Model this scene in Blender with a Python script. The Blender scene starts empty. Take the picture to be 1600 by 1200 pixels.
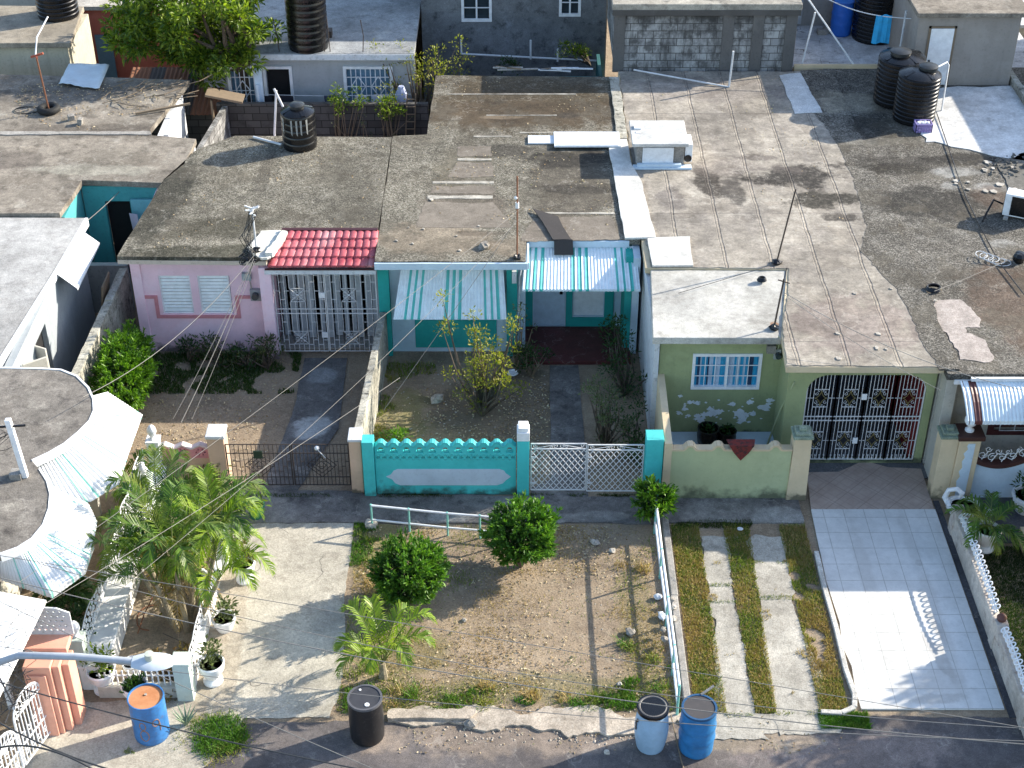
import bpy, bmesh, math, random
import numpy as np
from mathutils import Vector, Matrix, noise as mn
from mathutils.geometry import tessellate_polygon
SC = bpy.context.scene
COL = SC.collection
R = math.radians
# ---------------------------------------------------------------- camera
FPX, PITCH, CH = 2400.0, R(35), 19.6          # focal length in photo pixels (1600 wide), pitch down, height
cd = bpy.data.cameras.new("camera"); cam = bpy.data.objects.new("camera", cd); COL.objects.link(cam)
cd.sensor_fit = 'HORIZONTAL'; cd.sensor_width = 36; cd.lens = 36 * FPX / 1600
cd.clip_start = .5; cd.clip_end = 2000
cam.location = (0, 0, CH); cam.rotation_euler = (math.pi/2 - PITCH, 0, 0)
SC.camera = cam
# ---------------------------------------------------------------- sky and sun
SUN_EL = R(26); SUN_DIR = Vector((.918 * math.cos(SUN_EL), .396 * math.cos(SUN_EL), math.sin(SUN_EL)))
w = bpy.data.worlds.new("World"); SC.world = w; w.use_nodes = True
nt = w.node_tree; bg = nt.nodes['Background']
sky = nt.nodes.new('ShaderNodeTexSky'); sky.sky_type = 'NISHITA'; sky.sun_disc = False
sky.sun_elevation = SUN_EL; sky.sun_rotation = math.atan2(SUN_DIR.x, SUN_DIR.y)
nt.links.new(sky.outputs[0], bg.inputs[0]); bg.inputs[1].default_value = .15
sl = bpy.data.lights.new("sun", 'SUN'); sl.energy = 4.3; sl.angle = R(.5); sl.color = (1, .92, .78)
so = bpy.data.objects.new("sun", sl); COL.objects.link(so)
so.rotation_euler = (-SUN_DIR).to_track_quat('-Z', 'Y').to_euler()
SC.view_settings.view_transform = 'Standard'; SC.view_settings.look = 'None'
SC.view_settings.gamma = 1; SC.view_settings.exposure = 1.2
# ---------------------------------------------------------------- photo pixel -> point in the place
_c, _s = math.cos(PITCH), math.sin(PITCH)
def _dir(u, v):
    a = (u - 800) / FPX; b = -(v - 600) / FPX
    return Vector((a, _c + b*_s, -_s + b*_c))
def P(u, v, h=0.0):
    d = _dir(u, v); t = (h - CH) / d.z
    return Vector((t*d.x, t*d.y, h))
def W(u, v, y):
    d = _dir(u, v); t = y / d.y
    return Vector((t*d.x, y, CH + t*d.z))
def PP(l, h): return [tuple(P(u, v, h)[:2]) for u, v in l]
rnd = random.Random(7)
RS = np.random.RandomState(11)
# ---------------------------------------------------------------- objects
WL = {}
def tag(o, label=None, cat=None, group=None, kind=None):
    if label: o['label'] = label
    if cat: o['category'] = cat
    if group: o['group'] = group
    if kind: o['kind'] = kind
    return o
def thing(name, label, cat, loc=(0, 0, 0), group=None):
    o = bpy.data.objects.new(name, None); COL.objects.link(o)
    o.empty_display_size = .2
    o.location = loc; WL[o.name] = Vector(loc)
    return tag(o, label, cat, group)
def link(o, parent=None, loc=None):
    COL.objects.link(o)
    if parent is not None:
        o.parent = parent; WL[o.name] = WL[parent.name]
    else:
        o.location = loc or (0, 0, 0); WL[o.name] = Vector(loc or (0, 0, 0))
def dup(o, loc=None, rotz=None, scale=None, parent=None):
    c = o.copy(); COL.objects.link(c)
    if parent is not None: c.parent = parent
    for ch in list(o.children): dup(ch, parent=c)
    if loc is not None: c.location = loc
    if rotz is not None: c.rotation_euler = (0, 0, rotz)
    if scale is not None: c.scale = (scale,)*3 if isinstance(scale, (int, float)) else scale
    return c
def mesh_np(name, V, Fq, mats, parent=None, loc=(0, 0, 0), smooth=False, mi=None):
    """V (n,3) world coords, Fq (m,k) equal-size faces"""
    off = WL[parent.name] if parent is not None else Vector(loc)
    V = np.asarray(V, dtype=np.float32) - np.array(off, dtype=np.float32)
    Fq = np.asarray(Fq, dtype=np.int32); k = Fq.shape[1]
    me = bpy.data.meshes.new(name); me.vertices.add(len(V)); me.vertices.foreach_set('co', V.ravel())
    me.loops.add(Fq.size); me.loops.foreach_set('vertex_index', Fq.ravel())
    me.polygons.add(len(Fq)); me.polygons.foreach_set('loop_start', np.arange(0, Fq.size, k, dtype=np.int32))
    if mi is not None: me.polygons.foreach_set('material_index', np.asarray(mi, dtype=np.int32))
    if smooth: me.polygons.foreach_set('use_smooth', np.ones(len(Fq), dtype=bool))
    me.update(calc_edges=True); me.validate()
    for m in (mats if isinstance(mats, (list, tuple)) else [mats]): me.materials.append(m)
    o = bpy.data.objects.new(name, me); link(o, parent, loc)
    return o
def orient(n, up=Vector((0, 0, 1))):
    n = n.normalized()
    a = n.cross(up)
    if a.length < 1e-4: a = n.cross(Vector((1, 0, 0)))
    a.normalize(); return a, a.cross(n).normalized()
class MB:
    def __init__(s): s.v = []; s.f = []; s.m = []; s.cur = 0
    def add(s, vs, fs):
        b = len(s.v); s.v += [tuple(v) for v in vs]; s.f += [tuple(b+i for i in f) for f in fs]; s.m += [s.cur]*len(fs); return s
    def box(s, a, b):
        x0, x1 = sorted((a[0], b[0])); y0, y1 = sorted((a[1], b[1])); z0, z1 = sorted((a[2], b[2]))
        return s.add([(x0,y0,z0),(x1,y0,z0),(x1,y1,z0),(x0,y1,z0),(x0,y0,z1),(x1,y0,z1),(x1,y1,z1),(x0,y1,z1)],
                     [(0,3,2,1),(4,5,6,7),(0,1,5,4),(1,2,6,5),(2,3,7,6),(3,0,4,7)])
    def obox(s, c, size, M):
        hx, hy, hz = [q/2 for q in size]; c = Vector(c)
        vs = [c + M @ Vector((sx*hx, sy*hy, sz*hz)) for sz in (-1,1) for sx, sy in ((-1,-1),(1,-1),(1,1),(-1,1))]
        return s.add(vs, [(0,3,2,1),(4,5,6,7),(0,1,5,4),(1,2,6,5),(2,3,7,6),(3,0,4,7)])
    def bar(s, a, b, w, h=None, up=Vector((0,0,1))):
        a = Vector(a); b = Vector(b); d = b - a; h = h or w
        if d.length < 1e-5: return s
        x, y = orient(d, up)
        vs = []
        for p in (a, b):
            for i, j in ((-1,-1),(1,-1),(1,1),(-1,1)): vs.append(p + x*(i*w/2) + y*(j*h/2))
        return s.add(vs, [(0,3,2,1),(4,5,6,7),(0,1,5,4),(1,2,6,5),(2,3,7,6),(3,0,4,7)])
    def tube(s, pts, r, n=8, cap=True):
        pts = [Vector(p) for p in pts]; rr = r if isinstance(r, (list, tuple)) else [r]*len(pts)
        b = len(s.v); last = None; vs = []
        for i, p in enumerate(pts):
            d = (pts[min(i+1, len(pts)-1)] - pts[max(i-1, 0)])
            if d.length < 1e-6: d = Vector((0,0,1))
            d.normalize()
            if last is None: x, y = orient(d)
            else:
                x = last - d*last.dot(d)
                if x.length < 1e-4: x, y = orient(d)
                x.normalize(); y = d.cross(x)
            last = x
            y = d.cross(x)
            for k in range(n):
                a = 2*math.pi*k/n; vs.append(p + (x*math.cos(a) + y*math.sin(a))*rr[i])
        fs = []
        for i in range(len(pts)-1):
            for k in range(n):
                k2 = (k+1) % n; fs.append((i*n+k, i*n+k2, (i+1)*n+k2, (i+1)*n+k))
        if cap:
            fs.append(tuple(reversed(range(n)))); fs.append(tuple((len(pts)-1)*n+k for k in range(n)))
        return s.add(vs, fs)
    def lathe(s, prof, c=(0,0,0), n=28, sx=1, sy=1):
        c = Vector(c); vs = []; fs = []
        for r, z in prof:
            for k in range(n):
                a = 2*math.pi*k/n; vs.append((c.x + r*math.cos(a)*sx, c.y + r*math.sin(a)*sy, c.z + z))
        for i in range(len(prof)-1):
            for k in range(n):
                k2 = (k+1) % n; fs.append((i*n+k, i*n+k2, (i+1)*n+k2, (i+1)*n+k))
        if prof[0][0] > 1e-4: fs.append(tuple(reversed(range(n))))
        if prof[-1][0] > 1e-4: fs.append(tuple((len(prof)-1)*n+k for k in range(n)))
        return s.add(vs, fs)
    def ball(s, c, r, n=12, m=8, sz=1):
        return s.lathe([(max(1e-5, r*math.sin(math.pi*i/m)), -r*sz*math.cos(math.pi*i/m)) for i in range(m+1)], c, n)
    def prism(s, poly, z0, z1):
        n = len(poly)
        if sum(poly[i][0]*poly[(i+1)%n][1]-poly[(i+1)%n][0]*poly[i][1] for i in range(n)) < 0: poly = poly[::-1]
        tri = tessellate_polygon([[Vector((x, y, 0)) for x, y in poly]])
        vs = [(x, y, z1) for x, y in poly] + [(x, y, z0) for x, y in poly]
        fs = []
        for t in tri:
            a, b, c_ = t; p, q, r_ = poly[a], poly[b], poly[c_]
            if (q[0]-p[0])*(r_[1]-p[1])-(q[1]-p[1])*(r_[0]-p[0]) < 0: t = (a, c_, b)
            fs.append(tuple(t)); fs.append(tuple(n+i for i in reversed(t)))
        for i in range(n): j = (i+1) % n; fs.append((n+i, n+j, j, i))
        return s.add(vs, fs)
    def plate(s, loops, fn, t):
        """2-D loops (outline + holes) extruded by t; fn(a, b, depth) -> world point"""
        L = [[Vector((a, b, 0)) for a, b in lp] for lp in loops]
        tri = tessellate_polygon(L); flat = [p for lp in loops for p in lp]; n = len(flat)
        vs = [fn(a, b, 0) for a, b in flat] + [fn(a, b, t) for a, b in flat]
        fs = [tuple(q) for q in tri] + [tuple(n+i for i in reversed(q)) for q in tri]
        k = 0
        for lp in loops:
            m = len(lp)
            for i in range(m): j = (i+1) % m; fs.append((k+i, k+j, n+k+j, n+k+i))
            k += m
        return s.add(vs, fs)
    def wall(s, a0, a1, z0, z1, pos, th, holes=(), axis='x'):
        """wall along an axis with rectangular openings (h0,h1,hz0,hz1), occupying pos..pos+th"""
        A = sorted({a0, a1, *[h[0] for h in holes], *[h[1] for h in holes]}); Z = sorted({z0, z1, *[h[2] for h in holes], *[h[3] for h in holes]})
        A = [a for a in A if a0 <= a <= a1]; Z = [z for z in Z if z0 <= z <= z1]
        def pt(a, d, z): return (a, pos+d, z) if axis == 'x' else (pos+d, a, z)
        def solid(i, j):
            if i < 0 or j < 0 or i >= len(A)-1 or j >= len(Z)-1: return False
            ca, cz = (A[i]+A[i+1])/2, (Z[j]+Z[j+1])/2
            return not any(h[0] < ca < h[1] and h[2] < cz < h[3] for h in holes)
        for i in range(len(A)-1):
            for j in range(len(Z)-1):
                if not solid(i, j): continue
                x0, x1, y0, y1 = A[i], A[i+1], Z[j], Z[j+1]
                fs = [[pt(x0,0,y0),pt(x1,0,y0),pt(x1,0,y1),pt(x0,0,y1)], [pt(x1,th,y0),pt(x0,th,y0),pt(x0,th,y1),pt(x1,th,y1)]]
                if not solid(i-1, j): fs.append([pt(x0,th,y0),pt(x0,0,y0),pt(x0,0,y1),pt(x0,th,y1)])
                if not solid(i+1, j): fs.append([pt(x1,0,y0),pt(x1,th,y0),pt(x1,th,y1),pt(x1,0,y1)])
                if not solid(i, j-1): fs.append([pt(x0,th,y0),pt(x1,th,y0),pt(x1,0,y0),pt(x0,0,y0)])
                if not solid(i, j+1): fs.append([pt(x0,0,y1),pt(x1,0,y1),pt(x1,th,y1),pt(x0,th,y1)])
                for f in fs: s.add(f, [(0,1,2,3)])
        return s
    def build(s, name, mats, parent=None, loc=(0,0,0), smooth=False, bevel=0, normals=True):
        off = WL[parent.name] if parent is not None else Vector(loc)
        me = bpy.data.meshes.new(name)
        me.from_pydata([(x-off.x, y-off.y, z-off.z) for x, y, z in s.v], [], s.f)
        for m in (mats if isinstance(mats, (list, tuple)) else [mats]): me.materials.append(m)
        me.polygons.foreach_set('material_index', s.m)
        if normals:
            bm = bmesh.new(); bm.from_mesh(me); bmesh.ops.recalc_face_normals(bm, faces=bm.faces); bm.to_mesh(me); bm.free()
        if smooth:
            me.polygons.foreach_set('use_smooth', [True]*len(me.polygons))
            if hasattr(me, 'set_sharp_from_angle'): me.set_sharp_from_angle(angle=R(38))
        me.update()
        o = bpy.data.objects.new(name, me); link(o, parent, loc)
        if bevel:
            b = o.modifiers.new('bevel', 'BEVEL'); b.width = bevel; b.segments = 2; b.limit_method = 'ANGLE'; b.angle_limit = R(50)
        return o
def jag(poly, amp=.03, step=.12, seed=0):
    """outline with a ragged edge"""
    out = []; n = len(poly)
    for i in range(n):
        a = Vector(poly[i] + (0,)) if len(poly[i]) == 2 else Vector(poly[i]); b = Vector(tuple(poly[(i+1) % n]) + (0,))
        L = (b-a).length; k = max(1, int(L/step)); d = (b-a)/max(L, 1e-6); nrm = Vector((-d.y, d.x, 0))
        for j in range(k):
            p = a + (b-a)*(j/k)
            o = mn.noise(Vector((p.x*1.7+seed, p.y*1.7, seed*3.1)))*1.6 + mn.noise(Vector((p.x*7+seed, p.y*7, 5)))*.9
            if j: p = p + nrm*(o*amp)
            out.append((p.x, p.y))
    return out
def sheet(name, poly, z, mat, kind='structure', amp=0, step=.12, th=.0, seed=0, parent=None):
    if amp: poly = jag(poly, amp, step, seed)
    m = MB(); m.prism(poly, z-th if th else z-.003, z)
    o = m.build(name, mat, parent)
    if kind and parent is None: tag(o, kind=kind)
    return o
# ---------------------------------------------------------------- materials
class NM:
    def __init__(s, name):
        s.m = bpy.data.materials.new(name); s.m.use_nodes = True; s.t = s.m.node_tree; s.b = s.t.nodes['Principled BSDF']
        s.b.inputs['Specular IOR Level'].default_value = .3
        g = s.t.nodes.new('ShaderNodeNewGeometry'); s.pos = g.outputs['Position']; s.isl = g.outputs['Random Per Island']; s.g = g
    def n(s, ty, **kw):
        x = s.t.nodes.new(ty)
        for k, v in kw.items(): setattr(x, k, v)
        return x
    def put(s, sock, v):
        if isinstance(v, bpy.types.NodeSocket): s.t.links.new(v, sock)
        elif isinstance(v, (tuple, list)): sock.default_value = tuple(v)+((1,) if len(v) == 3 and sock.type == 'RGBA' else ())
        else: sock.default_value = v
    def math(s, op, a, b=0.0, c=None, clamp=False):
        x = s.n('ShaderNodeMath', operation=op, use_clamp=clamp); s.put(x.inputs[0], a); s.put(x.inputs[1], b)
        if c is not None: s.put(x.inputs[2], c)
        return x.outputs[0]
    def vec(s, op, a, b=(0,0,0)):
        x = s.n('ShaderNodeVectorMath', operation=op); s.put(x.inputs[0], a); s.put(x.inputs[1], b); return x.outputs[0]
    def sc(s, x, y, z): return s.vec('MULTIPLY', s.pos, (x, y, z))
    def noise(s, scale, detail=5, rough=.6, vec=None, dist=0):
        x = s.n('ShaderNodeTexNoise'); s.put(x.inputs['Vector'], vec if vec is not None else s.pos)
        x.inputs['Scale'].default_value = scale; x.inputs['Detail'].default_value = detail; x.inputs['Roughness'].default_value = rough; x.inputs['Distortion'].default_value = dist
        return x.outputs['Fac']
    def vor(s, scale, feat='F1', vec=None, out='Distance', rand=1):
        x = s.n('ShaderNodeTexVoronoi', feature=feat); s.put(x.inputs['Vector'], vec if vec is not None else s.pos); x.inputs['Scale'].default_value = scale
        x.inputs['Randomness'].default_value = rand
        return x.outputs[out]
    def rng(s, f, a, b, c=0.0, d=1.0, smooth=False):
        x = s.n('ShaderNodeMapRange', interpolation_type='SMOOTHSTEP' if smooth else 'LINEAR'); s.put(x.inputs[0], f)
        for i, v in enumerate((a, b, c, d)): s.put(x.inputs[i+1], v)
        return x.outputs[0]
    def ramp(s, f, stops):
        x = s.n('ShaderNodeValToRGB'); s.put(x.inputs[0], f); e = x.color_ramp.elements
        while len(e) < len(stops): e.new(.5)
        for i, (p, c) in enumerate(stops): e[i].position = p; e[i].color = tuple(c)+(1,)
        return x.outputs[0]
    def mix(s, f, a, b, mode='MIX'):
        x = s.n('ShaderNodeMix', data_type='RGBA', blend_type=mode); s.put(x.inputs[0], f); s.put(x.inputs[6], a); s.put(x.inputs[7], b); return x.outputs[2]
    def xyz(s, v=None):
        x = s.n('ShaderNodeSeparateXYZ'); s.put(x.inputs[0], v if v is not None else s.pos); return x.outputs
    def blob(s, x, y, rx, ry, rot=0, soft=.5, dist=.5, plane='xy', nz=1.4):
        """a noise-edged elliptical patch of the surface itself, in the place's own metres"""
        if not hasattr(s, '_d'):
            q = s.n('ShaderNodeTexNoise'); s.put(q.inputs['Vector'], s.pos); q.inputs['Scale'].default_value = nz; q.inputs['Detail'].default_value = 6; q.inputs['Roughness'].default_value = .65
            s._d = q.outputs['Fac']
        o = s.xyz(); A, B = (o[0], o[1]) if plane == 'xy' else ((o[0], o[2]) if plane == 'xz' else (o[1], o[2]))
        dx = s.math('SUBTRACT', A, x); dy = s.math('SUBTRACT', B, y)
        c, n_ = math.cos(rot), math.sin(rot)
        u = s.math('ADD', s.math('MULTIPLY', dx, c/rx), s.math('MULTIPLY', dy, n_/rx))
        v = s.math('ADD', s.math('MULTIPLY', dx, -n_/ry), s.math('MULTIPLY', dy, c/ry))
        r = s.math('SQRT', s.math('ADD', s.math('MULTIPLY', u, u), s.math('MULTIPLY', v, v)))
        r = s.math('ADD', r, s.rng(s._d, .25, .75, -dist, dist))
        k = s.rng(r, 1+soft/2, 1-soft/2, 0, 1, True)
        if not hasattr(s, '_d2'): s._d2 = s.rng(s.noise(8.5, 5, .75), .33, .52, .62, 1)
        return s.math('MULTIPLY', k, s._d2)
    def grid(s, f, step, width, off=0.0):
        """1 on thin lines every `step` metres"""
        q = s.math('FRACT', s.math('DIVIDE', s.math('ADD', f, off+1000*step), step))
        q = s.math('MINIMUM', q, s.math('SUBTRACT', 1, q))
        return s.rng(q, width/step, width/step*.4, 0, 1)
    def out(s, col, rough=.85, bump=None, bs=.5, bd=.02, metal=0, spec=None):
        s.put(s.b.inputs['Base Color'], col); s.put(s.b.inputs['Roughness'], rough); s.b.inputs['Metallic'].default_value = metal
        if spec is not None: s.b.inputs['Specular IOR Level'].default_value = spec
        if bump is not None:
            x = s.n('ShaderNodeBump'); x.inputs['Strength'].default_value = bs; x.inputs['Distance'].default_value = bd
            s.put(x.inputs['Height'], bump); s.t.links.new(x.outputs[0], s.b.inputs['Normal'])
        return s.m
def plaster(name, c, dirt=.35, dc=(.08,.075,.06), rough=.85, top=.0, sc=1.0, streak=.3, low=0.0):
    """painted render: faint mottling, run-down streaks, splashed dirt near the ground"""
    m = NM(name)
    a = m.noise(1.3*sc, 6); b = m.noise(14*sc, 4, .7); st = m.noise(1.0, 5, .7, vec=m.sc(5, 5, .6))
    col = m.mix(m.rng(a, .3, .7), tuple(q*.88 for q in c), tuple(min(.92, q*1.08) for q in c))
    col = m.mix(m.math('MULTIPLY', m.rng(st, .5, .78), streak), col, tuple((q*.45+dc[i]*.4) for i, q in enumerate(c)))
    col = m.mix(m.math('MULTIPLY', m.rng(b, .54, .7), dirt), col, dc); p_ = m.noise(.8*sc, 7, .7, vec=m.vec('ADD', m.pos, (4, 19, 6)))
    col = m.mix(m.math('MULTIPLY', m.rng(p_, .52, .6), .22), col, tuple(min(.9, q*1.25+.05) for q in c)); col = m.mix(m.math('MULTIPLY', m.rng(m.noise(7*sc, 5, .8), .6, .64), .5*dirt), col, tuple(q*.5+.08 for q in c))
    if low:
        z = m.xyz()[2]; lo = m.rng(m.math('ADD', z, m.rng(m.noise(3, 5), .3, .7, -.2, .2)), low, 0.02)
        col = m.mix(m.math('MULTIPLY', lo, .8), col, (.05,.055,.04))
    return m.out(col, rough, m.math('ADD', m.math('MULTIPLY', b, .5), m.noise(60, 2)), .25, .01)
def weather(m, col, k=1.0, ring=.35, spots=.5):
    """old slab look: blotches at several sizes, tide rings where water stood, dark specks"""
    a = m.noise(.45, 8, .72, vec=m.vec('ADD', m.pos, (17, 3, 9))); b = m.noise(2.7, 8, .78, vec=m.vec('ADD', m.pos, (2, 11, 5))); c = m.noise(11, 5, .8)
    f = m.math('MULTIPLY', m.rng(a, .35, .65, 1-.36*k, 1+.2*k), m.math('MULTIPLY', m.rng(b, .36, .64, 1-.38*k, 1+.24*k), m.rng(c, .34, .66, 1-.25*k, 1+.2*k)))
    cc = m.n('ShaderNodeCombineColor'); [m.put(cc.inputs[i], f) for i in range(3)]
    col = m.mix(1, col, cc.outputs[0], 'MULTIPLY')
    if ring:
        r = m.math('ABSOLUTE', m.math('SUBTRACT', m.noise(.7, 5, .6, vec=m.vec('ADD', m.pos, (40, 8, 1))), .53))
        col = m.mix(m.math('MULTIPLY', m.rng(r, .007, .001), m.math('MULTIPLY', m.rng(b, .4, .6), ring)), col, (.5,.47,.41))
        d = m.rng(m.noise(.7, 5, .6, vec=m.vec('ADD', m.pos, (40, 8, 1))), .525, .545); col = m.mix(m.math('MULTIPLY', d, .3*k), col, m.mix(1, col, (.62,.58,.54), 'MULTIPLY'))
    if spots: col = m.mix(m.math('MULTIPLY', m.math('MULTIPLY', m.rng(m.noise(17, 4, .8), .62, .68), m.rng(a, .45, .6)), spots), col, (.035,.032,.028))
    return col
def concrete(name, c=(.3,.28,.25), dark=(.07,.065,.06), pale=(.5,.48,.44), amt=.5, sc=1.0, cracks=.0, blobs=(), fine=1, rough=.92, pl='xy'):
    m = NM(name)
    a = m.noise(.6*sc, 8, .68); b = m.noise(3.1*sc, 7, .7); f = m.noise(38, 3, .75)
    col = m.mix(m.rng(a, .35, .65), tuple(q*.8 for q in c), tuple(q*1.1 for q in c))
    col = m.mix(m.math('MULTIPLY', m.rng(b, .52, .68), amt), col, dark)
    col = m.mix(m.math('MULTIPLY', m.rng(m.noise(1.9*sc, 7, .7, vec=m.vec('ADD', m.pos, (31, 7, 3))), .56, .7), amt*.8), col, pale)
    for (x, y, rx, ry, rot, cc, st) in blobs:
        col = m.mix(m.math('MULTIPLY', m.blob(x, y, rx, ry, rot, .45, .55, pl), st), col, cc)
    col = m.mix(.55*fine, col, m.mix(1, col, m.ramp(f, [(.3,(.45,.45,.45)),(.7,(1.5,1.5,1.5))]), 'MULTIPLY'))
    col = weather(m, col, .55*amt+.25*(pl=='xy'), .3*(pl=='xy'))
    if cracks:
        v = m.vor(cracks, 'DISTANCE_TO_EDGE', vec=m.vec('ADD', m.pos, m.vec('MULTIPLY', m.n_color(2.5), (.5,.5,.5))))
        col = m.mix(m.math('MULTIPLY', m.rng(v, .01*cracks, .003*cracks), m.rng(m.noise(.7, 3), .5, .56)), col, (.09,.08,.07))
    return m.out(col, rough, m.math('ADD', f, b), .45, .015)
def _ncol(s, scale):
    x = s.n('ShaderNodeTexNoise'); s.put(x.inputs['Vector'], s.pos); x.inputs['Scale'].default_value = scale; return x.outputs['Color']
NM.n_color = _ncol
def gravel(name, stops, blobs=(), big=.5, scale=36, dark=(.07,.065,.055)):
    m = NM(name)
    f = m.noise(scale, 4, .85); f2 = m.vor(scale*1.25, out='Color')
    f3 = m.n('ShaderNodeSeparateColor'); m.put(f3.inputs[0], f2)
    g = m.math('ADD', m.math('MULTIPLY', f, .55), m.math('MULTIPLY', f3.outputs[0], .45))
    col = m.ramp(m.rng(g, .16, .86), stops)
    a = m.noise(.75, 7, .7)
    col = m.mix(m.math('MULTIPLY', m.rng(a, .5, .7), big), col, m.mix(.7, col, dark))
    b = m.noise(2.2, 6, .7, vec=m.vec('ADD', m.pos, (9, 4, 1)))
    col = m.mix(m.math('MULTIPLY', m.rng(b, .55, .72), .35), col, tuple(q*1.0 for q in stops[-1][1]))
    for (x, y, rx, ry, rot, cc, st) in blobs:
        col = m.mix(m.math('MULTIPLY', m.blob(x, y, rx, ry, rot, .5, .5), st), col, m.mix(.45, cc, m.mix(1, col, (2.2*cc[0]+.2, 2.2*cc[1]+.2, 2.2*cc[2]+.2), 'MULTIPLY')))
    e = m.noise(.9, 6, .7, vec=m.vec('ADD', m.pos, (3, 29, 2))); col = m.mix(m.math('MULTIPLY', m.rng(e, .53, .56), .7), col, m.mix(.3, (.12,.105,.08), col))
    v = m.vor(.5, 'DISTANCE_TO_EDGE', vec=m.vec('ADD', m.pos, m.vec('MULTIPLY', m.n_color(2.2), (.6,.6,.6)))); col = m.mix(m.math('MULTIPLY', m.rng(v, .007, .002), m.rng(a, .48, .56, 0, .6)), col, (.04,.035,.03))
    col = weather(m, col, .8, .35, .6)
    return m.out(col, .95, g, .8, .03)
def paint(name, c, rough=.45, wear=.0, wc=(.2,.12,.08), sc=6, metal=0, spec=.4, var=.12):
    m = NM(name); a = m.noise(sc, 5, .65)
    col = m.mix(m.rng(a, .3, .7), tuple(q*(1-var) for q in c), tuple(min(.95, q*(1+var)) for q in c))
    if wear: col = m.mix(m.math('MULTIPLY', m.rng(m.noise(sc*2.4, 6, .75), .55, .68), wear), col, wc)
    return m.out(col, m.rng(a, .2, .8, rough*.8, min(1, rough*1.25)), m.noise(sc*5, 3), .08, .01, metal, spec)
def leafmat(name, c1, c2, c3=None, tr=.35, rough=.45):
    m = NM(name); q = m.noise(1.6, 3, .6)
    col = m.mix(m.isl, c1, c2)
    if c3: col = m.mix(m.math('MULTIPLY', m.rng(q, .48, .66), .75), col, c3)
    m.out(col, rough, spec=.35)
    t = m.n('ShaderNodeBsdfTranslucent'); m.put(t.inputs[0], m.mix(1, col, (1.5, 1.7, .6), 'MULTIPLY'))
    mx = m.n('ShaderNodeMixShader'); mx.inputs[0].default_value = tr
    o = m.t.nodes['Material Output']; m.t.links.new(m.b.outputs[0], mx.inputs[1]); m.t.links.new(t.outputs[0], mx.inputs[2]); m.t.links.new(mx.outputs[0], o.inputs[0])
    return m.m
# ---------------------------------------------------------------- plants
def norm(a): return a/np.maximum(np.linalg.norm(a, axis=1, keepdims=True), 1e-6)
def leaves(name, C, D, L, Wd, mat, parent=None, loc=(0,0,0), fold=.25, droop=.0, jit=.5):
    """one folded leaf (two quads) per point; C centres, D directions"""
    n = len(C); C = np.asarray(C); D = norm(np.asarray(D) + RS.normal(0, jit, (n, 3)))
    L = L*RS.uniform(.6, 1.3, (n, 1)); Wd = Wd*RS.uniform(.7, 1.2, (n, 1))
    S = norm(np.cross(D, RS.normal(0, 1, (n, 3)) + np.array([0, 0, 1.5]))); Nn = np.cross(S, D)
    a = C; m1 = C + D*L*.5 - np.array([0,0,1])*L*droop*.25; t = C + D*L - np.array([0,0,1])*L*droop
    l = m1 + S*Wd*.5 + Nn*Wd*fold; r = m1 - S*Wd*.5 + Nn*Wd*fold
    V = np.stack([a, l, t, r], 1).reshape(-1, 3); k = np.arange(n)[:, None]*4
    F = np.concatenate([k+np.array([[0,1,2]]), k+np.array([[0,2,3]])], 1).reshape(-1, 3)
    return mesh_np(name, V, F, mat, parent, loc)
def shell(n, c, r, inner=.7, up=-1.0, bump=.1, seed=0):
    """points through the outer layer of a lumpy ellipsoid, with outward directions"""
    D = norm(RS.normal(0, 1, (n*2, 3))); D = D[D[:, 2] > up][:n]
    k = D*2.3 + seed; b = 1 + bump*(np.sin(k[:, 0]*2.1+seed)*np.cos(k[:, 1]*2.7) + np.sin(k[:, 2]*3.1+k[:, 0]*1.7))
    q = (inner + (1-inner)*RS.rand(len(D))**.6)*b
    return np.array(c) + D*np.array(r)*q[:, None], D
def clumps(centres, rad, per, flat=.75):
    Cc, Dd = [], []
    for c in centres:
        D = norm(RS.normal(0, 1, (per, 3))); q = RS.rand(per, 1)**.45
        Cc.append(np.array(c) + D*q*rad*np.array([1, 1, flat])); Dd.append(D + np.array([0, 0, .5]))
    return np.concatenate(Cc), np.concatenate(Dd)
def branch_tree(mb, base, tips, r0=.1, bend=.25):
    base = Vector(base)
    for t in tips:
        t = Vector(t); m1 = base.lerp(t, .45) + Vector((rnd.uniform(-1,1), rnd.uniform(-1,1), rnd.uniform(0,1)))*bend
        pts = [base, base.lerp(m1, .5), m1, m1.lerp(t, .5), t]
        mb.tube(pts, [r0, r0*.8, r0*.55, r0*.35, r0*.12], 6)
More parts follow.
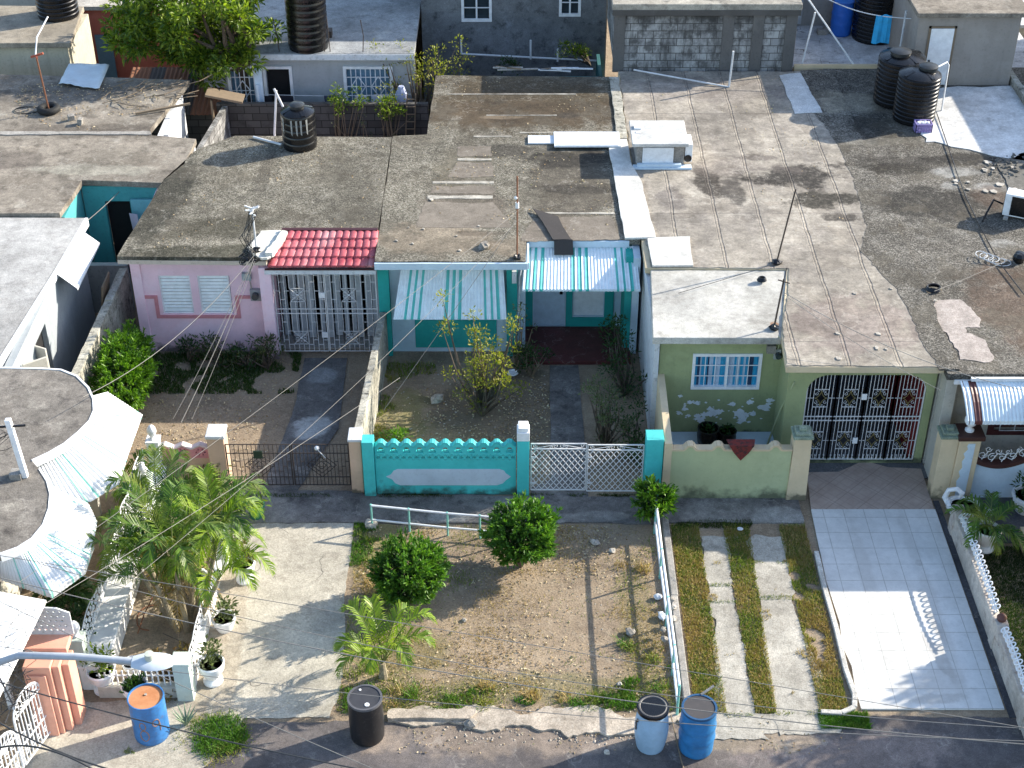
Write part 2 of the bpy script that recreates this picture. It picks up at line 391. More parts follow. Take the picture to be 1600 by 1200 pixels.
def frond(mb_r, VL, FL, base, az, length, rise, drop, nl=34, lw=.028, ll=.42, r=.012, ang=55, twist=0):
    """one feather palm frond: arching rachis plus drooping leaflets both sides"""
    base = Vector(base); d = Vector((math.cos(az), math.sin(az), 0)); side = Vector((-d.y, d.x, 0)); pts = []
    for i in range(9):
        t = i/8; pts.append(base + d*(length*(t*.95 - .1*t*t)) + Vector((0,0,1))*(rise*math.sin(t*math.pi*.62) - drop*t**2.4) + side*(twist*t*t))
    mb_r.tube(pts, [r*(1-.8*i/8) for i in range(9)], 5)
    for k in range(nl):
        t = .16 + .84*k/(nl-1); f = t*8; i = min(7, int(f)); p = pts[i].lerp(pts[i+1], f-i); tg = (pts[i+1]-pts[i]).normalized()
        s2 = tg.cross(Vector((0,0,1))).normalized(); upn = s2.cross(tg)
        for sg in (-1, 1):
            L = ll*(math.sin(math.pi*min(1, .18+t*.86))**.6)*rnd.uniform(.85, 1.1)
            a = R(ang*(1-.45*t)+rnd.uniform(-6, 6)); dd = (tg*math.cos(a) + s2*sg*math.sin(a) + upn*rnd.uniform(.15, .4)).normalized()
            wv = tg.cross(dd).cross(dd).normalized(); b = len(VL); w = lw
            m = p + dd*L*.55; e = p + dd*L*.97 - Vector((0,0,1))*L*rnd.uniform(.28, .55)
            VL += [p - wv*w*.35, p + wv*w*.35, m + wv*w*.5, m - wv*w*.5, e]
            FL.append((b, b+1, b+2, b+3)); FL.append((b+3, b+2, b+4, b+4))
def palm_crown(parent, base, n, length, rise, drop, mat, rmat, az0=0, up=0, nl=34, lw=.03, ll=.42, name='frond', scatter=.25, inc=None):
    for i in range(n):
        mr = MB(); VL = []; FL = []
        az = az0 + 2*math.pi*i/n + rnd.uniform(-scatter, scatter); k = rnd.uniform(.8, 1.12)
        rs = rise*rnd.uniform(.6, 1.35); frond(mr, VL, FL, base, az, length*k, rs, drop*rnd.uniform(.6, 1.2), nl, lw, ll, twist=rnd.uniform(-.15, .15))
        b = len(mr.v); mr.v += [tuple(v) for v in VL]; mr.cur = 1
        for f in FL:
            f = f[:3] if f[2] == f[3] or len(set(f)) == 3 else f
            mr.f.append(tuple(b+q for q in f)); mr.m.append(1)
        mr.build(name, [rmat, mat], parent, normals=False)
def blades(name, area, n, h, w, mat, mask=None, z=.0, lean=.5, kind='stuff', parent=None):
    """grass: one bent blade (2 tris) per tuft point; area = list of (x0,x1,y0,y1)"""
    pts = []
    tot = sum((a[1]-a[0])*(a[3]-a[2]) for a in area)
    for a in area:
        k = int(n*(a[1]-a[0])*(a[3]-a[2])/tot); pts.append(np.stack([RS.uniform(a[0], a[1], k), RS.uniform(a[2], a[3], k)], 1))
    X = np.concatenate(pts)
    if mask is not None: X = X[mask(X)]
    n = len(X); A = RS.uniform(0, 2*np.pi, n); H = h*RS.uniform(.4, 1.4, n)
    side = np.stack([np.cos(A), np.sin(A), 0*A], 1)*w*.5; B = RS.uniform(0, 2*np.pi, n)
    ln = np.stack([np.cos(B), np.sin(B), 0*B], 1)*(H*lean*RS.rand(n)*2)[:, None]
    p = np.concatenate([X, np.full((n, 1), z)], 1); t = p + ln; t[:, 2] += H; m_ = p + ln*.35; m_[:, 2] += H*.6
    V = np.stack([p-side, p+side, m_+side*.8, m_-side*.8, t], 1).reshape(-1, 3); k = np.arange(n)[:, None]*5
    F = np.concatenate([k+np.array([[0,1,2]]), k+np.array([[0,2,3]]), k+np.array([[3,2,4]])], 1).reshape(-1, 3)
    o = mesh_np(name, V, F, mat, parent)
    if kind and parent is None: tag(o, kind=kind)
    return o
def fbm(X, s, seed=0):
    """cheap smooth noise in -1..1 for planting masks"""
    v = np.zeros(len(X)); r = np.random.RandomState(seed)
    for k in range(7):
        a = r.uniform(0, 6.28); f = s*(1.35**k); v += np.sin(X[:, 0]*f*np.cos(a)+X[:, 1]*f*np.sin(a)+r.uniform(0, 6.28)+1.3*np.sin(X[:, 1]*f*.7+k))/(1+.35*k)
    return v/3
# ---------------------------------------------------------------- corrugated awning between two polylines
def resample(pts, n):
    pts = [Vector(p) for p in pts]; L = [0]
    for a, b in zip(pts, pts[1:]): L.append(L[-1]+(b-a).length)
    out = []
    for i in range(n):
        t = L[-1]*i/(n-1); j = 0
        while j < len(L)-2 and L[j+1] < t: j += 1
        out.append(pts[j].lerp(pts[j+1], (t-L[j])/max(1e-6, L[j+1]-L[j])))
    return out
def corrugated(name, inner, outer, mats, parent=None, pitch=.075, amp=.014, stripes=(), bow=.0, rows=6, lip=0.0, loc=(0,0,0)):
    Lo = sum((Vector(a)-Vector(b)).length for a, b in zip(outer, outer[1:])); n = max(8, int(Lo/pitch))*4+1
    I = resample(inner, n); O = resample(outer, n); m = MB(); vs = []
    for i in range(n):
        t = i/(n-1)
        tang = (O[min(n-1, i+1)]-O[max(0, i-1)]).normalized(); nr = tang.cross(O[i]-I[i]).normalized()
        if nr.z < 0: nr = -nr
        h = amp*math.sin(i*math.pi/2)
        for j in range(rows):
            s_ = j/(rows-1); p = I[i].lerp(O[i], s_) + nr*h + Vector((0,0,1))*(bow*math.sin(math.pi*s_))
            vs.append(p)
        if lip: vs.append(O[i] + nr*h - Vector((0,0,lip)))
    rr = rows + (1 if lip else 0); fs = []; mi = []
    for i in range(n-1):
        t = (i+.5)/(n-1); c = 1 if any(a <= t <= b for a, b in stripes) else 0
        for j in range(rr-1):
            fs.append((i*rr+j, (i+1)*rr+j, (i+1)*rr+j+1, i*rr+j+1)); mi.append(c)
    m.v = [tuple(v) for v in vs]; m.f = fs; m.m = mi
    o = m.build(name, mats, parent, loc, normals=False, smooth=False)
    sd = o.modifiers.new('sheet', 'SOLIDIFY'); sd.thickness = .006; sd.offset = -1
    return o
def arc(cx, cz, r, a0, a1, n=8): return [(cx+r*math.cos(R(a0+(a1-a0)*i/n)), cz+r*math.sin(R(a0+(a1-a0)*i/n))) for i in range(n+1)]
def spiral(m, fn, cx, cz, r, a0, turns, sg=1, w=.012, n=14):
    pts = []
    for i in range(n+1):
        t = i/n; a = a0 + sg*turns*2*math.pi*t; q = r*(1-.75*t); pts.append(fn(cx+q*math.cos(a), cz+q*math.sin(a)))
    m.tube(pts, w/2, 4, False)
def rock(m, c, r, seed=0, fl=.7):
    c = Vector(c); n, k = 8, 5; prof = []
    vs = []; fs = []
    for i in range(k+1):
        for j in range(n):
            th = math.pi*i/k; ph = 2*math.pi*j/n; d = Vector((math.sin(th)*math.cos(ph), math.sin(th)*math.sin(ph), math.cos(th)))
            q = r*(1+.55*mn.noise(d*1.6+Vector((seed*3.7, seed, 1)))); vs.append((c.x+d.x*q, c.y+d.y*q, c.z+d.z*q*fl))
    for i in range(k):
        for j in range(n): j2 = (j+1) % n; fs.append((i*n+j, (i+1)*n+j, (i+1)*n+j2, i*n+j2))
    m.add(vs, fs)
# ================================================================ materials used in many places
BLK = (.022,.021,.02)
m_white = paint('white_paint', (.78,.79,.8), .5, .12, (.45,.42,.38))
m_whitemetal = paint('white_metal', (.72,.75,.78), .4, .25, (.3,.2,.13), 9)
m_wroughtw = paint('white_wrought_iron', (.66,.66,.66), .5, .35, (.28,.17,.1), 14)
m_teal = paint('teal_paint', (.07,.5,.48), .55, .15, (.02,.12,.11), 2)
m_tealwall = plaster('teal_render', (.07,.56,.55), .12, (.03,.2,.19), streak=.12, low=.22)
m_tealdark = plaster('deep_teal_render', (.025,.34,.31), .15, (.02,.1,.09), streak=.15)
m_paleblue = plaster('pale_blue_render', (.54,.65,.74), .2, (.2,.26,.3), streak=.15)
m_pink = plaster('pink_render', (.84,.6,.68), .12, (.45,.3,.33), streak=.18, low=.15)
m_pinkband = paint('dusty_rose_paint', (.58,.24,.27), .7, .1, (.5,.35,.35))
m_green = plaster('green_render', (.32,.36,.185), .2, (.11,.16,.08), streak=.3, low=.2)
m_greenp = plaster('pale_green_render', (.38,.42,.24), .2, (.2,.26,.15), streak=.2, low=.25)
m_beige = plaster('beige_render', (.62,.5,.33), .15, (.35,.28,.18), streak=.2, low=.2)
m_peach = plaster('peach_render', (.62,.43,.31), .15, (.3,.22,.17), streak=.25, low=.12)
m_grey = plaster('grey_render', (.3,.31,.31), .5, (.09,.09,.09), streak=.6, sc=.7)
m_cream = plaster('cream_render', (.5,.48,.42), .4, (.2,.19,.16), streak=.4)
m_oldwhite = plaster('aged_white_render', (.6,.62,.64), .45, (.16,.16,.15), streak=.45)
m_dark = paint('unlit_dark', (.012,.012,.013), .9)  # near-black colour standing in for unlit depth
m_blackdrum = paint('scuffed_black_plastic', (.014,.014,.016), .4, .6, (.055,.052,.05), 7)
m_black = paint('black_plastic', (.005,.005,.006), .27, .04, (.09,.09,.085), 5, spec=.5)
m_rubber = paint('black_rubber', (.015,.015,.015), .75)
m_rust = paint('rusty_iron', (.2,.085,.045), .85, .5, (.1,.045,.03), 20)
m_iron = paint('dark_iron', (.05,.04,.035), .7, .5, (.16,.07,.04), 20)
m_wood = paint('weathered_wood', (.2,.15,.1), .85, .3, (.08,.06,.05), 9)
m_trunk = concrete('bark', (.13,.1,.075), (.05,.04,.03), (.2,.17,.13), .7)
m_palmtrunk = concrete('palm_trunk', (.34,.29,.2), (.14,.12,.08), (.45,.4,.3), .6)
m_stone = concrete('limestone', (.5,.46,.4), (.2,.18,.15), (.6,.57,.5), .5)
m_rubble = concrete('rubble', (.34,.31,.27), (.1,.09,.08), (.5,.47,.42), .6)
m_stem = paint('green_stem', (.12,.15,.04), .6)
m_mosswall = concrete('mossy_block', (.45,.43,.36), (.04,.04,.035), (.62,.6,.54), 1.0, 2.2)
m_glass = paint('window_glass', (.03,.045,.055), .08, spec=.8)
m_cement = concrete('cement', (.36,.34,.31), (.13,.12,.11), (.48,.46,.42), .5)
m_soil = concrete('potting_soil', (.07,.05,.035), (.03,.022,.015), (.13,.1,.07), .6)
L_bush = leafmat('clipped_leaf', (.035,.12,.015), (.16,.3,.035), (.03,.09,.015), .3)
L_hedge = leafmat('hedge_leaf', (.045,.13,.012), (.18,.33,.025), (.035,.1,.012), .3)
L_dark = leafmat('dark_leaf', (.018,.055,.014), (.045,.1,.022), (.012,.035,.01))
L_mango = leafmat('mango_leaf', (.03,.08,.01), (.26,.33,.03), (.03,.075,.01), .35)
L_yellow = leafmat('yellow_leaf', (.16,.2,.02), (.34,.31,.03), (.12,.13,.03))
L_palm = leafmat('palm_leaf', (.02,.07,.012), (.11,.2,.025), (.2,.22,.035))
L_palmy = leafmat('young_palm_leaf', (.12,.22,.015), (.28,.36,.03), (.1,.18,.02))
L_olive = leafmat('olive_leaf', (.06,.08,.035), (.14,.17,.08), (.05,.06,.03))
L_dry = leafmat('dry_grass', (.34,.23,.1), (.5,.39,.18), (.26,.17,.06), .2, .8)
L_grass = leafmat('green_grass', (.09,.15,.02), (.22,.26,.05), (.34,.28,.08), .25, .7)
L_lush = leafmat('lush_grass', (.05,.14,.012), (.1,.22,.02), (.14,.2,.03), .25, .7)
# ================================================================ ground, road, paving
def earth(name, c, d, g, blobs=()):
    m = NM(name)
    a = m.noise(.8, 7, .65); b = m.noise(5, 6, .75); f = m.noise(26, 4, .8)
    col = m.mix(m.rng(a, .35, .65), d, c)
    col = m.mix(m.math('MULTIPLY', m.rng(b, .48, .66), .55), col, g)
    col = m.mix(m.math('MULTIPLY', m.rng(m.noise(9, 5, .8, vec=m.vec('ADD', m.pos, (5,5,5))), .6, .7), .6), col, tuple(q*.35 for q in c))
    for (x, y, rx, ry, rot, cc, st) in blobs: col = m.mix(m.math('MULTIPLY', m.blob(x, y, rx, ry, rot, .5, .6), st), col, cc)
    col = m.mix(.6, col, m.mix(1, col, m.ramp(f, [(.28,(.4,.4,.4)),(.72,(1.6,1.55,1.5))]), 'MULTIPLY'))
    p = m.vor(30, 'F1'); pm = m.math('MULTIPLY', m.rng(p, .13, .08), m.rng(m.noise(7, 2), .58, .66))
    col = m.mix(pm, col, (.55,.5,.42))
    return m.out(col, .97, m.math('ADD', f, b), .7, .03)
m_earth = earth('bare_earth', (.34,.265,.185), (.21,.162,.115), (.41,.34,.25),
    [(-1.9,19.6,.8,.6,0,(.15,.14,.05),.5), (.6,18.8,2.6,.35,0,(.15,.15,.06),.5), (2.3,20.2,.35,2,0,(.2,.17,.07),.4), (-2.6,22.4,.5,.9,0,(.2,.19,.06),.6), (-2.3,26.4,.6,1.2,0,(.16,.17,.05),.6), (-1.2,25.6,.9,.9,0,(.38,.3,.17),.7),(-.2,27,1.6,1.4,.3,(.1,.085,.06),.6)])
g = MB(); g.add([(-300,-100,0),(300,-100,0),(300,500,0),(-300,500,0)], [(0,1,2,3)]); o = g.build('ground', m_earth); tag(o, kind='structure')
m = NM('asphalt'); a = m.noise(1.1, 7, .7); f = m.noise(55, 3, .8)
col = m.mix(m.rng(a, .35, .65), (.095,.085,.086), (.15,.133,.128)); col = m.mix(m.math('MULTIPLY', m.rng(m.noise(.5, 5), .5, .65), .5), col, (.2,.165,.14))
col = m.mix(m.math('MULTIPLY', m.blob(.1, 17.75, 2.6, .45, .05, .5, .6), .75), col, (.3,.24,.19)); col = m.mix(m.math('MULTIPLY', m.blob(5.6, 17.3, 1.6, .45, .05, .6, .6), .7), col, (.27,.22,.2))
col = m.mix(m.math('MULTIPLY', m.blob(3.9, 17.7, 1.1, .3, 0, .5, .7), .7), col, (.3,.24,.17))
col = m.mix(.6, col, m.mix(1, col, m.ramp(f, [(.3,(.45,.45,.45)),(.7,(1.6,1.6,1.6))]), 'MULTIPLY')); col = weather(m, col, .6, .25, .3); m_asph = m.out(col, .9, f, .5, .012)
sheet('road', [(-4.55,17.95),(-4.9,17.2),(-5.4,16.6),(-5.6,15),(-60,-8),(-60,-60),(80,-60),(80,18.12),(8.4,18.12),(6.0,18.15),(5.4,17.95),(3.6,17.9),(2.5,18.0),(-2,18.02),(-3,18.05)], .004, m_asph, amp=.035)
m_conc = concrete('drive_concrete', (.5,.46,.38), (.24,.21,.17), (.6,.56,.49), .5, .8, blobs=[(-5.0,19.6,.18,2.4,.02,(.3,.25,.19),.55),(-5.35,20,.25,2.6,0,(.36,.3,.23),.7),(-3.3,20.4,.35,.35,0,(.36,.34,.3),.5)], cracks=.3)
sheet('driveway', [(-5.9,24.0),(-5.9,23.9),(-5.6,23.2),(-3.12,23.22),(-3.1,21),(-3.0,20),(-2.98,18.6),(-3.1,18.1),(-4.55,18.1),(-4.7,17.7),(-5.0,17.1),(-5.4,16.5),(-6.0,15.6),(-8.2,15.6),(-8.2,18.45),(-5.75,18.5),(-5.75,20.0)], .012, m_conc, amp=.03, seed=3)
m_conc2 = concrete('garden_paving', (.36,.29,.21), (.15,.13,.08), (.5,.43,.33), .6, 1.2, cracks=1.3)
sheet('path', [(-7.0,18.6),(-5.62,18.6),(-5.62,23.9),(-7.0,23.9)], .008, m_conc2)
m_walk = concrete('dark_pavement', (.2,.185,.175), (.06,.056,.055), (.38,.36,.33), .8, 1.1, blobs=[(-4.9,23.5,.6,.6,0,(.36,.34,.3),.6),(-1.2,23.35,.5,.15,0,(.4,.4,.38),.5),(1.8,23.4,.8,.14,0,(.36,.34,.31),.6),(5.3,23.35,.6,.3,0,(.42,.41,.38),.6),(4.0,23.5,.8,.3,0,(.26,.25,.23),.5)])
sheet('pavement', [(-5.6,23.2),(5.75,23.2),(5.75,23.98),(2.95,24.0),(-3.0,24.06),(-3.0,24.2),(-5.6,24.2)], .028, m_walk, amp=.03, seed=5, th=.03)
sheet('path', [(.4,23.9),(1.55,23.9),(1.5,28.7),(.85,28.7),(.8,24.6),(.4,24.3)], .022, m_walk, amp=.012)
sheet('path', [(-5.05,24.2),(-4.35,24.15),(-3.7,26.3),(-3.75,29.0),(-4.72,29.0),(-4.75,26.8)], .022, concrete('stained_path', (.16,.155,.15), (.055,.05,.05), (.4,.4,.38), .6, 1.2, blobs=[(-4.3,26.4,.42,.38,0,(.42,.43,.42),1),(-4.25,28.3,.3,.3,0,(.3,.31,.31),.8)]), amp=.015)
m_kerb = concrete('crumbled_kerb', (.5,.43,.35), (.2,.17,.13), (.62,.57,.49), .6, 3)
kb = MB(); kb.prism(jag([(-2.1,18.0),(-1.0,17.96),(-.2,17.8),(1.6,17.68),(2.1,17.7),(2.9,17.95),(2.9,18.22),(1.6,18.26),(0,18.24),(-2.1,18.2)], .11, .07, 3), 0, .045); kb.prism(jag([(-2.1,18.02),(-.7,18.02),(-.6,18.2),(-2.1,18.2)], .03, .06, 6), .03, .1)
tag(kb.build('kerb', m_kerb, bevel=.01), kind='structure')
m_track = concrete('track_concrete', (.45,.42,.36), (.2,.18,.14), (.56,.54,.48), .5, 1.5)
sheet('path', [(3.66,22.8),(4.2,22.78),(4.12,20.9),(4.15,18.0),(4.3,17.6),(3.3,17.6),(3.5,18.2),(3.62,20.6)], .02, m_track, amp=.075, seed=8)
sheet('path', [(4.62,22.75),(5.25,22.8),(5.2,20.6),(5.4,19.3),(5.3,17.8),(4.5,17.7),(4.5,20)], .02, m_track, amp=.08, seed=9)
sheet('path', [(3.0,17.7),(3.0,18.2),(5.6,18.2),(5.5,17.75)], .016, m_track, amp=.06, seed=2)
# white tiled drive, brown tiled apron
m = NM('white_tile'); o3 = m.xyz(); g1 = m.math('MAXIMUM', m.grid(o3[0], .405, .009, -.1), m.grid(o3[1], .46, .009, .11)); a = m.noise(1.4, 7, .7); b = m.noise(9, 5, .7)
col = m.mix(m.rng(a, .3, .7), (.62,.615,.59), (.72,.715,.69)); col = m.mix(m.math('MULTIPLY', m.rng(b, .55, .7), .25), col, (.42,.42,.4))
for q in ((7.55,19.6,.12,.5,.3),(7.7,20.3,.1,.35,.2),(7.35,18.5,.5,.12,.1),(7.75,22.0,.08,.1,0)): col = m.mix(m.math('MULTIPLY', m.blob(*q, .5, .8), .6), col, (.4,.38,.35))
col = m.mix(m.math('MULTIPLY', g1, m.rng(b, .35, .65, .5, .95)), col, (.3,.29,.26)); col = weather(m, col, .22, .12, .15); wn = m.n('ShaderNodeTexWhiteNoise'); fv = m.n('ShaderNodeVectorMath', operation='FLOOR'); m.put(fv.inputs[0], m.vec('MULTIPLY', m.vec('ADD', m.pos, (-.1+.405*100, .11+.46*100, 0)), (1/.405, 1/.46, 0))); m.t.links.new(fv.outputs[0], wn.inputs['Vector']); col = m.mix(m.rng(wn.outputs['Value'], .0, 1, 0, .16), col, (.62,.61,.58))
for q in ((6.7,20.8,.14,2.4,.02),(7.75,20.6,.13,2.6,.02),(7.5,18.9,.35,.25,0),(6.6,19.4,.12,.1,0)): col = m.mix(m.math('MULTIPLY', m.blob(*q, .8, .7), .3), col, (.4,.38,.35))
m_tile = m.out(col, .65, g1, .3, .004)
sheet('driveway', [(5.95,23.6),(8.42,23.6),(8.4,18.28),(5.96,18.28),(5.94,18.7),(5.98,19.3),(5.9,19.8),(5.96,20.4),(5.9,21.5),(5.92,22.3)], .036, m_tile, th=.03)
m = NM('brown_tile'); o3 = m.xyz(); u = m.math('ADD', o3[0], o3[1]); v = m.math('SUBTRACT', o3[0], o3[1]); g1 = m.math('MAXIMUM', m.grid(u, .62, .012, .1), m.grid(v, .62, .012, 0)); g2 = m.math('MAXIMUM', m.grid(u, .31, .03, .2), m.grid(v, .31, .03, .12)); a = m.noise(3, 6, .7)
col = m.mix(m.rng(a, .3, .7), (.36,.27,.22), (.48,.38,.32)); col = m.mix(m.math('MULTIPLY', g2, .3), col, (.28,.22,.19)); col = m.mix(m.math('MULTIPLY', g1, .6), col, (.16,.13,.11)); m_btile = m.out(col, .5, g1, .3, .004)
sheet('porch_floor', [(5.95,23.6),(8.4,23.6),(8.42,24.9),(7.75,24.95),(7.45,25.1),(7.2,25.12),(6.95,24.95),(6.7,24.8),(6.05,24.78)], .037, m_btile, th=.03)
sheet('porch_floor', [(5.6,24.6),(8.5,24.6),(8.5,27.9),(5.6,27.9)], .03, concrete('porch_screed', (.15,.15,.155), (.06,.06,.06), (.24,.24,.24), .6))
m_white_edge = concrete('white_kerb', (.62,.6,.55), (.3,.28,.24), (.7,.68,.64), .5, 2)
kb = MB(); pts = [(5.84,22.3),(5.83,21.2),(5.86,20.2),(5.85,19.2),(5.9,18.6),(5.84,18.3),(5.6,18.17),(5.25,18.19)]
for p, q in zip(pts, pts[1:]): kb.bar((p[0],p[1],.04), (q[0],q[1],.04), .09, .09)
tag(kb.build('kerb', m_white_edge, bevel=.01), kind='structure')
m_darkpave = concrete('dark_brick_paving', (.09,.09,.1), (.035,.035,.04), (.17,.16,.16), .6, 2)
sheet('path', [(8.44,23.9),(8.44,18.1),(8.56,18.1),(8.56,23.9)], .012, m_darkpave)
sheet('path', [(8.7,22.6),(14,22.6),(14,24.6),(8.7,24.6)], .012, m_darkpave)
sheet('path', [(10.15,16),(10.75,16),(10.75,22.6),(10.15,22.6)], .014, m_beige)
# grass and weeds: nobody could count it
def msk_strip(X): return (fbm(X, 2.2, 3) > -.75) & ~(((X[:,0] > 3.66) & (X[:,0] < 4.14)) | ((X[:,0] > 4.62-.03*(22-X[:,1])) & (X[:,0] < 5.24))) & (X[:,0] < 5.75+.06*(21-X[:,1])*(X[:,1] < 21)*0)
blades('grass', [(3.12,5.85,18.2,23.1)], 66000, .06, .012, L_dry, lambda X: (msk_strip(X) | ((fbm(X, 5.5, 77) > .75) & (X[:,0] < 5.5))) & (fbm(X, 1.6, 9)+.35*(21.0-X[:,1])*.12+RS.normal(0,.35,len(X)) > -.05), .0)
blades('grass', [(3.12,5.85,18.2,23.15)], 60000, .055, .012, L_grass, lambda X: msk_strip(X) & (fbm(X, 1.6, 9)-.9*(X[:,1] > 21.6)*1.0-.7*(X[:,1] < 19)+RS.normal(0,.35,len(X)) < .05), .0)
blades('grass', [(5.2,6.05,17.85,18.3)], 5000, .06, .012, L_lush, lambda X: X[:,1] < 18.22-.0*X[:,0])
blades('grass', [(-3.0,2.9,18.25,23.15)], 60000, .035, .011, L_dry, lambda X: fbm(X, 1.9, 4)+RS.normal(0,.4,len(X)) > .55)
blades('grass', [(-3.0,2.9,18.25,23.15)], 52000, .05, .012, L_grass, lambda X: fbm(X, 1.7, 14)+RS.normal(0,.3,len(X)) - .9*(np.abs(X[:,1]-18.5) < .35) - .7*(X[:,0] < -2.2) - .5*(np.abs(X[:,0]-2.4) < .3)*(X[:,1] < 21) < -.85)
blades('grass', [(-2.9,2.9,18.2,18.75),(-3.1,-2.3,21.3,23.2),(1.9,2.8,18.3,19.3)], 13000, .07, .014, L_lush, lambda X: fbm(X, 3.1, 24) > .25)
blades('grass', [(-2.95,-.6,24.3,28.8)], 12000, .08, .016, L_grass, lambda X: fbm(X, 1.9, 5)-.5*(X[:,0]+1.8) > .35)
blades('grass', [(-8.7,-4.8,27.6,29.2)], 14000, .08, .016, leafmat('shade_grass', (.03,.07,.015), (.06,.11,.02)), lambda X: fbm(X, 1.9, 5) > -.1)  # darker grass copy: the house's shade is put into its colour
blades('grass', [(-5.6,-4.3,17.1,18.4)], 9000, .075, .014, L_lush, lambda X: ((X[:,0]+4.95)/.5)**2+((X[:,1]-17.7)/.5)**2+.5*fbm(X,4,3)+RS.normal(0,.22,len(X)) < .75)
blades('grass', [(-5.7,-4.2,17.0,18.5)], 5000, .05, .013, L_grass, lambda X: ((X[:,0]+4.95)/.65)**2+((X[:,1]-17.7)/.6)**2+.6*fbm(X,5,7)+RS.normal(0,.3,len(X)) < .8)
blades('grass', [(3.6,4.2,21.35,21.45),(3.6,4.2,20.9,20.98),(4.6,5.25,21.0,21.12),(4.6,5.25,22.0,22.08),(3.6,4.1,18.1,18.2),(4.5,5.3,18.15,18.25)], 1500, .04, .012, L_grass, lambda X: fbm(X, 4, 2) > -.5)
blades('grass', [(-7.1,-6.2,17.3,18.4)], 5000, .05, .012, L_grass, lambda X: fbm(X, 4, 6) > .45)
blades('grass', [(8.8,10.15,15,22.5)], 50000, .045, .012, leafmat('lawn', (.02,.045,.012), (.045,.08,.02)), None)
blades('grass', [(3.0,5.8,23.05,23.28),(-5.6,5.7,23.98,24.1)], 9000, .05, .012, leafmat('moss_grass', (.03,.05,.012), (.07,.1,.02)), lambda X: fbm(X, 3, 8) > .0)
for k_ in range(30):
    x_, y_ = rnd.choice(((rnd.uniform(-2.8,2.6), rnd.uniform(18.32,18.9)),(rnd.uniform(1.8,2.6), rnd.uniform(18.5,22)),(rnd.uniform(-2.9,-2.3), rnd.uniform(19,22.8))))
    if (x_+1.9)**2+(y_-21)**2 < .5 or (x_-.2)**2+(y_-22)**2 < .5: continue
    blades('weeds', [(x_-.16,x_+.16,y_-.14,y_+.14)], int(rnd.uniform(40,130)), rnd.uniform(.07,.16), .016, rnd.choice((L_grass, L_lush, L_dry)), lambda X: ((X[:,0]-x_)/.16)**2+((X[:,1]-y_)/.14)**2+RS.normal(0,.2,len(X)) < .9, lean=.9)
# leaf litter and pebbles
def litter(name, area, n, sz, mat, mask=None, z=0):
    X = np.stack([RS.uniform(area[0], area[1], n), RS.uniform(area[2], area[3], n)], 1)
    if mask is not None: X = X[mask(X)]
    n = len(X); C = np.concatenate([X, RS.uniform(.008, .022, (n, 1))+z], 1); A = RS.uniform(0, 6.28, n); D = np.stack([np.cos(A), np.sin(A), 0*A+.1], 1)
    o = leaves(name, C, D, sz, sz*.6, mat, jit=.15); tag(o, kind='stuff')
m_leafl = leafmat('fallen_leaf', (.3,.2,.1), (.6,.52,.36), (.2,.12,.06), .1, .8)
litter('leaf_litter', (-2.9,2.9,18.3,23.1), 9000, .05, m_leafl, lambda X: fbm(X, 1.3, 33)+RS.normal(0,.5,len(X)) > .5)
litter('leaf_litter', (-1.9,5.6,17.3,18.25), 700, .045, m_leafl, lambda X: fbm(X, 2.3, 3)+RS.normal(0,.4,len(X)) > .2)
litter('leaf_litter', (-8.4,-5.0,24.8,29.0), 900, .055, m_leafl)
litter('leaf_litter', (-2.9,.8,24.3,28.9), 4000, .06, m_leafl, lambda X: fbm(X, 1.7, 13)+RS.normal(0,.5,len(X)) > .3)
def pebbles(n, area, r, mat, mask=None):
    m = MB(); 
    for i in range(n):
        x, y = rnd.uniform(area[0], area[1]), rnd.uniform(area[2], area[3])
        q = r*rnd.uniform(.5, 1.6); m.add([(x+q*math.cos(a+i)*rnd.uniform(.7,1.1), y+q*math.sin(a+i)*rnd.uniform(.7,1.1), .0+q*.3) for a in (0,1.57,3.14,4.71)]+[(x,y,q*.8)], [(0,1,4),(1,2,4),(2,3,4),(3,0,4)])
    tag(m.build('pebbles', mat), kind='stuff')
pebbles(260, (-2.9,2.8,18.3,23), .012, m_stone); pebbles(300, (-2.8,.8,24.4,28.8), .02, m_stone); pebbles(260, (-1.2,2.6,17.5,18.3), .022, m_kerb); pebbles(160, (-8.5,-5,24.8,28.5), .014, m_stone)
# ================================================================ pink house
GS = [(.0,(.035,.031,.025)),(.36,(.13,.118,.09)),(.6,(.235,.215,.17)),(1,(.5,.47,.4))]
m_gravel1 = gravel('gravel_roof_a', GS, [(-6.6,30.3,1.2,.5,.2,(.07,.065,.045),.8),(-8.1,31.5,.5,2.4,-.1,(.05,.05,.04),.9),(-6.5,29.15,2.2,.3,0,(.045,.045,.03),.9),(-3.6,31.3,.6,2.4,.15,(.12,.11,.09),.5),(-5.9,33,.15,1.6,0,(.08,.07,.06),.5)])
H1 = thing('pink_house', 'pink rendered terrace house with a gravelled slab roof', 'house', (-5.8, 29.4, 0))
pk = [(-8.6,28.98),(-5.35,28.92),(-5.3,29.98),(-2.99,29.98),(-2.99,34.85),(-6.9,34.93),(-7.72,34.2),(-8.25,32.6)]
m = MB(); m.prism(jag(pk, .012, .2, 2), 2.56, 2.7); roof1 = m.build('roof', [m_gravel1], H1, bevel=.02)
m = MB(); m.bar((-8.6,29.02,2.56), (-5.35,28.96,2.56), .1, .1); m.build('eave', plaster('eave_edge', (.5,.43,.36), .5, (.18,.15,.12)), roof1)
m = MB(); m.wall(-8.42, -5.5, 0, 2.52, 29.3, .18, [(-7.86,-7.16,1.02,2.02),(-7.0,-6.28,1.02,2.02)]); m.wall(29.48, 34.6, 0, 2.52, -8.42, .18, axis='y'); m.wall(29.9, 34.7, 0, 2.52, -5.5, .15, axis='y'); m.wall(-6.9, -3.0, 0, 2.52, 34.6, .18)
